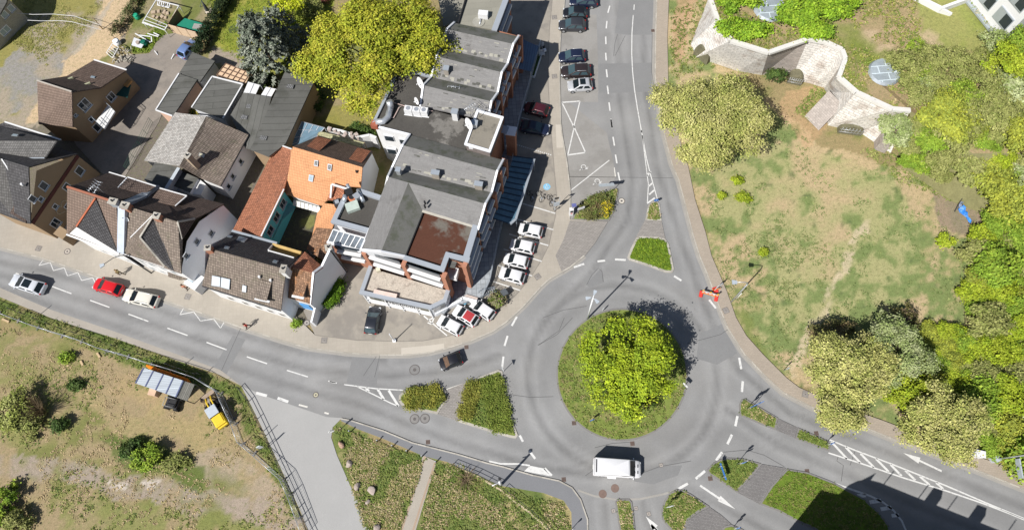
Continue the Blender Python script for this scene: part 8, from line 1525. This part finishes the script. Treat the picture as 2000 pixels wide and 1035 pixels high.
# undergrowth beneath it
def shrub(name, label, px, R, seed, cols, group=None, z=None, cat='shrub', zb=0.0, clumps=40, per=45, leaf=.13, cs=.32, stem=.04, **kw):
    return tree(name, label, cat, px, zb + (R[2] * .75 if z is None else z), R, seed, cols, group, trunk=stem, zb=zb, clumps=clumps, per=per, leaf=leaf, cs=cs, **kw)
shrub('ground_shrub', 'dark green undergrowth ring beneath the roundabout tree', (1216, 772), (4.6, 2.6, .8), 31, ((.07, .12, .02), (.1, .15, .025), (.13, .12, .03)), z=.75, zb=.15, clumps=130, per=50)
# big yellow-green tree behind the long building
tree('big_tree', 'huge yellow-green tree in the gardens behind the brick building', 'tree', (742, 100), 8.5, (11.0, 9.4, 5.4), 41, YG, trunk=.4, base=(728, 150), clumps=1050, per=80, leaf=.16, cs=.62, lobes=14, bottom=-.2)
tree('blue_spruce', 'blue-grey spruce beside the peach canopy and the workshop roof', 'tree', (518, 92), 5.6, (4.5, 4.5, 5.5), 51, SP, trunk=.22, clumps=340, per=60, leaf=.17, cs=.6, cone=1)
tree('blue_spruce', 'smaller dark blue-grey conifer right behind the big spruce', 'tree', (552, 55), 4.2, (2.2, 2.2, 4.2), 52, SP, trunk=.14, clumps=110, per=50, leaf=.15, cs=.45, cone=1)
tree('yellow_tree', 'lime-yellow small tree at the top beside the conifers', 'tree', (562, 22), 3.6, (2.6, 2.6, 1.8), 53, ((.5, .56, .02), (.42, .5, .02), (.55, .55, .05)), trunk=.1, clumps=60, per=60, leaf=.15, cs=.42)
shrub('garden_shrub', 'green shrub at the top between lime tree and huge tree', (612, 20), (2.0, 1.6, 1.4), 54, OL, clumps=45); shrub('garden_shrub', 'dark red-leaved shrub at the top edge above the lawn', (628, -4), (1.3, 1.1, 1.0), 55, ((.12, .04, .03), (.16, .06, .04)), clumps=30); shrub('garden_shrub', 'pinkish-white flowering shrub left of the huge tree', (608, 72), (1.6, 1.6, 1.2), 56, ((.3, .3, .2), (.42, .36, .3), (.14, .18, .05)), clumps=40); shrub('garden_shrub', 'dark shrub between spruce and workshop roof', (520, 158), (1.8, 1.0, .9), 57, DG, clumps=40); shrub('garden_shrub', 'dark evergreen shrub in the shade right of the workshop', (617, 195), (1.2, 2.2, 1.1), 58, DG, clumps=45)
# first hedge: near-black leaves stand in for a strip of garden shade
def hedge(label, pts, w, h, seed, cols, n=60, leaf=.11, group=None, zb=0.0, name='hedge', per=60):
    L = [P(*p, zb) for p in pts]; r = np.random.default_rng(seed); seg = [(a, b, (b - a).length) for a, b in zip(L[:-1], L[1:])]; T = sum(s[2] for s in seg); t = thing(name, label, 'hedge', L[0], 0, group); C = []
    for k in range(n):
        u = r.random() * T
        for a, b, ln in seg:
            if u <= ln: break
            u -= ln
        p = a.lerp(b, min(1, u / ln)); d = (b - a).normalized(); s = r.uniform(-w / 2, w / 2); C.append((p.x - d.y * s, p.y + d.x * s, zb + h * (r.random() ** .45) * .92))
    C = np.array(C) - np.array(L[0]); k = np.repeat(np.arange(n), per); pos = C[k] + r.normal(size=(n * per, 3)) * np.array((.25, .25, .12)); nrm = r.normal(size=pos.shape) * .6 + np.array((0, 0, 1.)); nrm /= np.linalg.norm(nrm, axis=1)[:, None]; cl = np.array(cols); cc = (cl[r.integers(0, len(cl), n)] * r.uniform(.8, 1.2, (n, 1)))[k] * r.uniform(.75, 1.25, (n * per, 1)); pos[:, 2] = np.maximum(pos[:, 2], zb - L[0].z + .03)
    o = bpy.data.objects.new('foliage', leaf_mesh('foliage', pos, nrm, r.uniform(.6, 1.3, n * per) * leaf, cc)); col.objects.link(o); o.parent = t; mb = MB()
    for a, b, ln in seg:
        for j in range(max(2, int(ln / 1.2))): p = a.lerp(b, j / max(2, int(ln / 1.2))); mb.tube([p, p + Vector((r.uniform(-.1, .1), r.uniform(-.1, .1), h * .7))], [.04, .015], 5)
    mb.build('stems', m_bark, t); return t
hedge('dense hedge with shade painted into its black-green leaves, between the two back lawns', [(392, 110), (406, 82), (428, 42), (456, -12)], 1.3, 2.2, 61, ((.02, .035, .012), (.03, .045, .015)), 150)
hedge('brushy twig hedge with posts beside the dirt track', [(224, 75), (250, 40), (275, 5), (290, -20)], 1.2, 1.4, 62, ((.1, .1, .04), (.16, .12, .06), (.07, .1, .03)), 80, per=40)
hedge('bright green trimmed hedge beside the annex driveway', [(668, 547), (657, 575), (645, 600)], 1.2, 1.5, 63, ((.1, .2, .01), (.15, .27, .015), (.06, .12, .01)), 90)
hedge('low dark hedge in the garden behind the pergola', [(690, 250), (730, 268)], 1.0, .9, 64, DG, 35)
hedge('clipped yellow-green hedge on the small western island', [(795, 779), (825, 778), (852, 772), (862, 768)], 2.1, .6, 65, ((.2, .2, .03), (.25, .24, .04), (.15, .175, .03)), 150, zb=.15, leaf=.09); hedge('yellow-green hedge along the big western triangle, left edge', [(930, 748), (915, 785), (905, 815)], 1.6, .45, 66, ((.21, .205, .035), (.25, .245, .045), (.16, .185, .03)), 110, zb=.15, leaf=.085)
hedge('green shrub cover on the right part of the western triangle', [(962, 740), (968, 780), (975, 815), (985, 838)], 2.6, .42, 67, ((.15, .2, .03), (.2, .235, .045), (.12, .165, .025)), 200, zb=.15, leaf=.085)
hedge('flowering shrubs with yellow blossom on the northern island', [(1140, 418), (1165, 405), (1185, 395)], 2.4, .9, 68, ((.12, .13, .04), (.16, .16, .05), (.14, .1, .05), (.1, .14, .03)), 130, zb=.15); hedge('yellow blossoms at the right side of the northern island shrubs', [(1178, 422), (1188, 405), (1180, 398)], .9, .95, 69, ((.6, .48, .02), (.5, .42, .03), (.14, .14, .04)), 26, zb=.15, leaf=.09)
shrub('garden_shrub', 'palm-like spiky shrub beside the steel steps', (972, 588), (1.0, 1.0, .8), 70, ((.2, .19, .1), (.26, .22, .13), (.14, .2, .03)), clumps=34, zb=.16); shrub('garden_shrub', 'small green plant at the annex corner by the pavement', (580, 632), (.45, .3, .3), 71, LG, clumps=8, zb=.16); shrub('garden_shrub', 'two-tone plant on the flat roof edge below the garage', (375, 222), (1.2, .6, .5), 72, ((.3, .27, .05), (.08, .12, .03)), clumps=26)
# eastern blossoming trees
tree('blossoming_tree', 'big cream-yellow blossoming tree overhanging the northern road', 'tree', (1390, 230), 5.6, (9.4, 7.3, 4.1), 81, CR_, trunk=.3, base=(1400, 262), clumps=900, per=80, leaf=.13, cs=.55, lobes=12, bottom=-.2)
tree('blossoming_tree', 'cream-yellow blossoming tree beside the eastern bend, left one', 'tree', (1660, 715), 4.4, (5.6, 4.6, 3.2), 82, CR_, trunk=.24, clumps=430, per=75, leaf=.125, cs=.5, lobes=9); tree('blossoming_tree', 'cream-yellow tree bough reaching over the eastern road', 'tree', (1640, 808), 3.8, (3.1, 2.6, 1.8), 83, CR_, trunk=.16, clumps=190, per=70, leaf=.125, cs=.45, lobes=5); tree('blossoming_tree', 'cream-yellow blossoming tree right beside the long road arrow', 'tree', (1842, 835), 4.4, (4.6, 5.2, 3.0), 84, CR_, trunk=.24, clumps=420, per=75, leaf=.125, cs=.5, lobes=9)
tree('pale_tree', 'greenish-white blossoming tree between the two cream trees', 'tree', (1752, 695), 4.0, (3.8, 3.6, 2.6), 85, PW, trunk=.18, clumps=250, per=70, leaf=.12, cs=.45, lobes=6); tree('pale_tree', 'pale green bush-like tree above the greenish-white one', 'tree', (1742, 648), 3.0, (2.6, 2.4, 1.8), 86, PW, trunk=.14, clumps=80, per=60, leaf=.14, cs=.45); tree('young_tree', 'bright green small tree below the greenish-white one', 'tree', (1770, 765), 2.8, (2.9, 2.0, 1.8), 87, LM_, trunk=.12, clumps=80, per=60, leaf=.14, cs=.45)
shrub('shaded_shrub', 'brownish bare shrub at the upper edge of the left blossoming tree', (1625, 645), (3.4, 1.6, 1.2), 88, ((.16, .12, .06), (.2, .17, .08), (.12, .12, .04)), clumps=70, per=40); shrub('shaded_shrub', 'brown twiggy shrub right above the pale bush-like tree', (1765, 620), (2.2, 1.6, 1.2), 89, ((.16, .12, .07), (.13, .12, .04)), clumps=45, per=40)
# plants on the plateau
def lush(label, px, R, seed, n=60): shrub('lush_shrub', label, (px[0] + 3, px[1] - 7), (R[0] * .9, R[1] * .85, R[2]), seed, ((.2, .33, .02), (.26, .38, .03), (.14, .25, .02)), zb=8.0, clumps=n, per=55, leaf=.17, cs=.45)
lush('lush green shrub with long shoots left of the second roof light', (1560, 40), (3.6, 3.4, 1.4), 91, 150); lush('lush green shrub at the top right of the long shoots', (1625, 20), (3.2, 2.6, 1.4), 92, 110); lush('lush shrub at the lower edge of the shoots above the wall', (1590, 65), (2.8, 1.4, 1.0), 93, 60); lush('bright shrub in the corner above the first wall arch', (1425, 60), (2.2, 1.6, .9), 94, 55); lush('bright shrub growing along the wall crest below the small pipe', (1470, 68), (2.6, 1.3, .8), 95, 55); lush('green shrub at the top left corner of the plateau', (1415, 10), (1.8, 1.6, .9), 96, 45); lush('green shrub left of the top roof light', (1462, 8), (1.5, 1.5, .9), 97, 40)
shrub('shaded_shrub', 'dark green climber in the recess of the rampart wall', (1515, 148), (1.6, .9, .8), 98, DG, clumps=36, z=1.6); shrub('wild_shrub', 'yellow flowering shrub at the right end of the rampart', (1748, 262), (1.8, 1.4, .9), 99, ((.45, .42, .03), (.34, .38, .04), (.2, .26, .03)), clumps=45)
# eastern thicket: single shrubs of several kinds
kinds = [('bright yellow-green shrub', LM_), ('mid green shrub', LG), ('olive shrub', OL), ('pale shrub', PW), ('yellowish shrub', ((.31, .33, .04), (.27, .30, .045), (.22, .26, .04)))]
protos = {}
def thicket(poly, n, zf, seed, weights, smin=1.3, smax=2.9, where='eastern thicket', gap=.62, airy=0):
    R = random.Random(seed); pts = []; xs_ = [p[0] for p in poly]; ys_ = [p[1] for p in poly]; tries = 0
    while len(pts) < n and tries < 6000:
        tries += 1; x, y = R.uniform(min(xs_), max(xs_)), R.uniform(min(ys_), max(ys_))
        if not inpoly(np.array([x]), np.array([y]), poly)[0]: continue
        s = R.uniform(smin, smax); z = zf(x, y); c = P(x, y, z)
        if any((c - q_[0]).length < gap * (s + q_[1]) * .9 for q_ in pts): continue
        pts.append((c, s, z))
    for c, s, z in pts:
        k = R.choices(range(5), weights)[0]; v = R.randrange(2) + 2 * airy; key = (k, v)
        if key not in protos:
            pos, nrm, size, cc, cl = crown(400 + 10 * k + v, (1, 1, .62), clumps=120 - 30 * airy, per=60 - 30 * airy, leaf=.06, cs=.17 + .05 * airy, cols=kinds[k][1], lobes=5, bottom=-.1); me = leaf_mesh('crown', pos + np.array((0, 0, .5)), nrm, size, cc); Rl = random.Random(k); mb = trunk_mb((0, 0, -.1), (0, 0, .5), .035, [cl[i] * .9 + np.array((0, 0, .5)) for i in Rl.sample(range(75), 14)], k); o2 = mb.build('trunk', m_bark, None, False); protos[key] = (me, o2.data); bpy.data.objects.remove(o2)
        t = thing('thicket_shrub', kinds[k][0] + ' among its like in the dense ' + where, 'shrub', (c.x, c.y, z), R.random() * 6.3, kinds[k][0] + 's of the ' + where); t.scale = (s, s * R.uniform(.8, 1.2), s * R.uniform(.75, 1.15))
        for nm, me in zip(('crown', 'trunk'), protos[key]): o = bpy.data.objects.new(nm, me); col.objects.link(o); o.parent = t
thicket([(1735, 250), (1800, 235), (2040, 150), (2040, 440), (1960, 400), (1890, 375), (1830, 350), (1770, 320)], 62, lambda x, y: max(0, 7.2 - max(0, (y - 240 - (x - 1800) * .15)) * .045), 1, (1.6, 2.4, 7, .5, 1.4), 1.6, 3.3, where='slope thicket', gap=.5)
thicket([(1730, 120), (1800, 95), (1900, 110), (1980, 70), (2040, 60), (2040, 180), (1900, 230), (1790, 235)], 34, lambda x, y: 8.0, 2, (.3, .8, 6, 1.6, .3), .9, 2.3, where='plateau scrub', gap=.5, airy=1)
thicket([(1905, 440), (1960, 410), (2060, 440), (2060, 930), (1960, 900), (1890, 850), (1880, 760), (1900, 640), (1890, 520)], 85, lambda x, y: 0.0, 3, (3.4, 4.6, 4, .3, 1.0), 1.5, 3.3, where='eastern thicket', gap=.5)
thicket([(1800, 640), (1880, 660), (1900, 760), (1890, 800), (1810, 760), (1780, 700)], 16, lambda x, y: 0.0, 4, (2, 1, 1, 0, 5), 1.2, 2.3, where='lower eastern thicket')
tree('young_tree', 'bright yellow-green tree in front of the white block', 'tree', (1968, 118), 10.5, (2.6, 2.6, 2.0), 111, LM_, zb=8, clumps=80, per=60, leaf=.14, cs=.45); tree('young_tree', 'mid green tree at the right edge below the white block', 'tree', (1995, 85), 10.5, (2.0, 2.4, 2.0), 112, LG, zb=8, clumps=60, per=60, leaf=.14, cs=.45); shrub('wild_shrub', 'square bright green shrub left of the tarpaulin clearing', (1848, 467), (1.1, 1.0, .6), 113, LM_, clumps=26)
for p, s, l in (((1450, 386), 1.2, 'bright green shrub on the lawn, widest of three'), ((1441, 352), .7, 'small bright green shrub on the lawn, uppermost of three'), ((1410, 383), .5, 'tiny green shrub on the lawn, leftmost of three'), ((1492, 492), .5, 'tiny bright shrub in the middle of the eastern lawn')): shrub('lawn_shrub', l, p, (s, s * .75, .45), int(p[0]), LM_, clumps=int(14 + 18 * s), per=40, leaf=.1, cs=.22)
# south-western field
for p, R3, c_, l in (((290, 893), (2.1, 1.7, 1.1), LG, 'dense green shrub in the middle of the dry field'), ((262, 880), (1.6, 1.2, .8), DG, 'dark low shrub left of the dense field shrub'), ((340, 905), (1.8, 1.0, .6), OL, 'low olive shrub right of the dense field shrub'), ((28, 800), (2.6, 2.8, 1.5), ((.27, .3, .07), (.34, .36, .12), (.2, .24, .05)), 'large yellow-green shrub at the left edge of the field'), ((60, 830), (2.0, 1.6, 1.0), OL, 'olive shrub below right of the large left-edge shrub'), ((5, 985), (1.7, 2.4, 1.3), LG, 'green shrub at the lower left edge'), ((35, 1020), (1.8, 1.4, 1.0), OL, 'olive shrub in the bottom left corner'), ((131, 698), (.7, .6, .6), LG, 'small round green shrub on the upper field'), ((146, 752), (.9, .6, .5), DG, 'small dark green shrub beside the bare scrub'), ((118, 830), (1.0, .8, .8), DG, 'dark low shrub at the end of the long shadows')): shrub('field_shrub', l, p, R3, int(p[0] * 7 + p[1]), c_, clumps=int(18 + 14 * R3[0] * R3[1]), per=48)
# bare scrub with long thin twigs (upper left of the field)
def bare(label, px, n, h, seed, sp=.9):
    R = random.Random(seed); c = P(*px); t = thing('bare_shrub', label, 'shrub', (c.x, c.y, 0)); mb = MB()
    for k in range(n): a = R.random() * 6.28; r_ = R.uniform(.3, 1) * sp; p0 = c + Vector((R.uniform(-.3, .3), R.uniform(-.3, .3), 0)); p2 = c + Vector((math.cos(a) * r_ * 1.3, math.sin(a) * r_ * 1.3, h * R.uniform(.6, 1))); mb.tube([p0, p0.lerp(p2, .5) + Vector((0, 0, .2)), p2], [.035, .022, .008], 5, cap=False)
    mb.build('twigs', M('twig_bark', (.2, .15, .09), .9) if 'twig_bark' not in bpy.data.materials else bpy.data.materials['twig_bark'], t)
bare('bare tall brown scrub casting long thin shadows on the field', (88, 805), 90, 3.6, 3, 1.5); bare('bare brown scrub beside the large left-edge shrub', (70, 790), 60, 3.0, 4, 1.3); bare('bare grey saplings at the thicket edge by the dry clearing', (1885, 640), 50, 2.2, 5, 1.2); bare('bare reddish bramble in the southern meadow', (910, 935), 60, .9, 6, 1.4); bare('bare grey scrub on the plateau beside the round roof light', (1800, 95), 70, 1.6, 7, 1.8)
# grass and weeds: uncountable tufts, one object per stretch of ground
def tufts(name, polys, n, h, cols, seed, zb=0.0, keep=None, size=.12, upright=.45):
    r = np.random.default_rng(seed); Pw = []
    for poly in polys:
        W = [P(*p, zb) if len(p) == 2 else Vector(p) for p in poly]; xa, xb, ya, yb = min(p.x for p in W), max(p.x for p in W), min(p.y for p in W), max(p.y for p in W); m_ = int(n); X = r.uniform(xa, xb, m_ * 3); Y = r.uniform(ya, yb, m_ * 3); ok = inpoly(X, Y, W)
        if keep: ok &= keep(X, Y, r)
        X, Y = X[ok][:m_], Y[ok][:m_]; Pw.append(np.stack([X, Y, np.full(len(X), zb)], 1))
    C = np.concatenate(Pw); per = 7; k = np.repeat(np.arange(len(C)), per); pos = C[k] + r.normal(size=(len(k), 3)) * np.array((.14, .14, 0)); pos[:, 2] = zb + r.random(len(k)) * h; nrm = r.normal(size=pos.shape) * upright * .7 + np.array((0, 0, .9)); nrm /= np.linalg.norm(nrm, axis=1)[:, None]; cl = np.array(cols); cc = (cl[r.integers(0, len(cl), len(C))] * r.uniform(.8, 1.2, (len(C), 1)))[k] * r.uniform(.8, 1.2, (len(k), 1))
    o = bpy.data.objects.new(name, leaf_mesh(name, pos, nrm, r.uniform(.5, 1.3, len(k)) * size, cc)); col.objects.link(o); tag(o, kind='stuff'); return o
ST = ((.38, .3, .16), (.32, .26, .12), (.42, .34, .2)); GR = ((.13, .18, .035), (.18, .21, .05), (.1, .15, .03)); MX = GR + ST
nz = lambda sc, lo, sd: (lambda X, Y, r: fbm(X, Y, sc, sd) > lo)
tufts('meadow_grass', [[(655, 835), (830, 895), (800, 985), (770, 1060), (720, 1060), (690, 960)]], 1500, .22, ST + ((.26, .24, .09),), 1, keep=nz(4, .46, 5), size=.09); tufts('meadow_grass', [[(655, 835), (830, 895), (800, 985), (770, 1060), (720, 1060), (690, 960)], [(850, 905), (900, 905), (990, 960), (1100, 985), (1120, 1060), (815, 1060)]], 1500, .2, GR + ((.2, .23, .06),), 2, size=.09); tufts('meadow_grass', [[(850, 905), (900, 905), (990, 960), (1100, 985), (1120, 1060), (815, 1060)]], 1500, .22, ST + GR[:1], 3, keep=nz(4, .48, 9), size=.09)
tufts('verge_grass', [[(-20, 585), (130, 632), (250, 672), (420, 733), (470, 762), (520, 860), (590, 1010), (570, 1010), (505, 880), (455, 795), (440, 772), (330, 742), (220, 700), (100, 652), (-20, 612)]], 2600, .25, GR + ((.22, .22, .08),), 4, size=.1)
tufts('field_grass', [[(-20, 625), (330, 750), (440, 780), (520, 900), (590, 1050), (-20, 1050)]], 1300, .07, ((.36, .28, .155), (.36, .27, .145), (.45, .34, .2), (.3, .25, .11)), 5, keep=nz(5, .5, 15), size=.1); tufts('field_weeds', [[(-20, 625), (330, 750), (440, 780), (520, 900), (590, 1050), (-20, 1050)]], 1500, .12, GR + OL, 6, keep=nz(6, .58, 25), size=.1)
tufts('lawn_weeds', [[(1345, 330), (1480, 200), (1600, 280), (1720, 330), (1830, 370), (1890, 500), (1880, 640), (1640, 640), (1540, 735), (1440, 640), (1395, 520)]], 1700, .07, ((.16, .21, .07), (.2, .23, .08), (.12, .17, .05)), 7, keep=nz(2.2, .56, 35), size=.1); tufts('lawn_weeds', [[(1392, 505), (1450, 600), (1540, 720), (1600, 640), (1640, 480), (1500, 440)]], 420, .09, ((.15, .19, .06), (.2, .22, .08)), 8, keep=nz(1.2, .5, 45), size=.09)
tufts('bank_weeds', [[(1310, 20), (1390, 0), (1350, 90), (1400, 130), (1310, 160)], [(1590, 170), (1640, 180), (1590, 240), (1550, 220)], [(1680, 290), (1780, 300), (1880, 400), (1760, 360)]], 260, .25, GR + OL, 9)
FT = [P(*p, FORT_Z) for p in fort_top]
plat = [(p.x, p.y, FORT_Z) for p in FT] + [tuple(P(1830, 250, 8)), tuple(P(2030, 260, 8)), tuple(P(2040, -30, 8)), tuple(P(1395, -30, 8))]
tufts('plateau_scrub', [plat], 3600, .35, ((.24, .26, .05), (.3, .29, .08), (.18, .24, .04), (.36, .29, .14), (.16, .2, .05)), 10, zb=FORT_Z, keep=lambda X, Y, r: (fbm(X, Y, 4, 55) > .47) & ~inpoly(X, Y, [P(*p, 8) for p in ((1790, -60), (1880, 0), (1965, 95), (1900, 130), (1800, 70))]))
for k, (key, n, cols, h) in enumerate((('round', 1500, GR + ((.24, .21, .09), (.2, .21, .06)), .14), ('n1', 420, ((.13, .21, .015), (.18, .25, .02), (.1, .17, .015)), .16), ('n2', 110, MX, .14), ('w1', 160, GR, .18), ('w2', 620, GR, .22), ('e1', 170, GR + ST[:1], .12), ('e2', 150, GR, .12), ('se1', 260, GR + ST[:1], .12), ('se2', 280, GR, .12), ('s1', 130, GR + ST, .12), ('north', 260, GR + ST[:1], .18), ('se3', 900, ((.1, .16, .02), (.14, .19, .03), (.2, .19, .06)), .12))): tufts('island_grass', [[(p.x, p.y, .17) for p in ISL[key]]], n, h, cols, 20 + k, zb=.17, size=.1)
tufts('garden_grass', [[(400, -10), (600, -10), (600, 60), (480, 130), (425, 88)]], 1500, .1, ((.22, .27, .03), (.28, .29, .05), (.17, .23, .03)), 41, size=.09); tufts('waste_ground_weeds', [[(-10, 60), (60, 100), (140, 60), (210, 0), (60, -10)], [(0, 70), (110, 30), (190, 40), (90, 130)]], 700, .07, ((.26, .25, .07), (.32, .29, .1), (.2, .22, .05)), 42, keep=nz(4, .46, 65), size=.08); tufts('scrap_lawn_grass', [[(250, 92), (330, 40), (320, 70), (292, 102), (262, 103)]], 260, .15, ((.13, .2, .02), (.18, .24, .03)), 43)
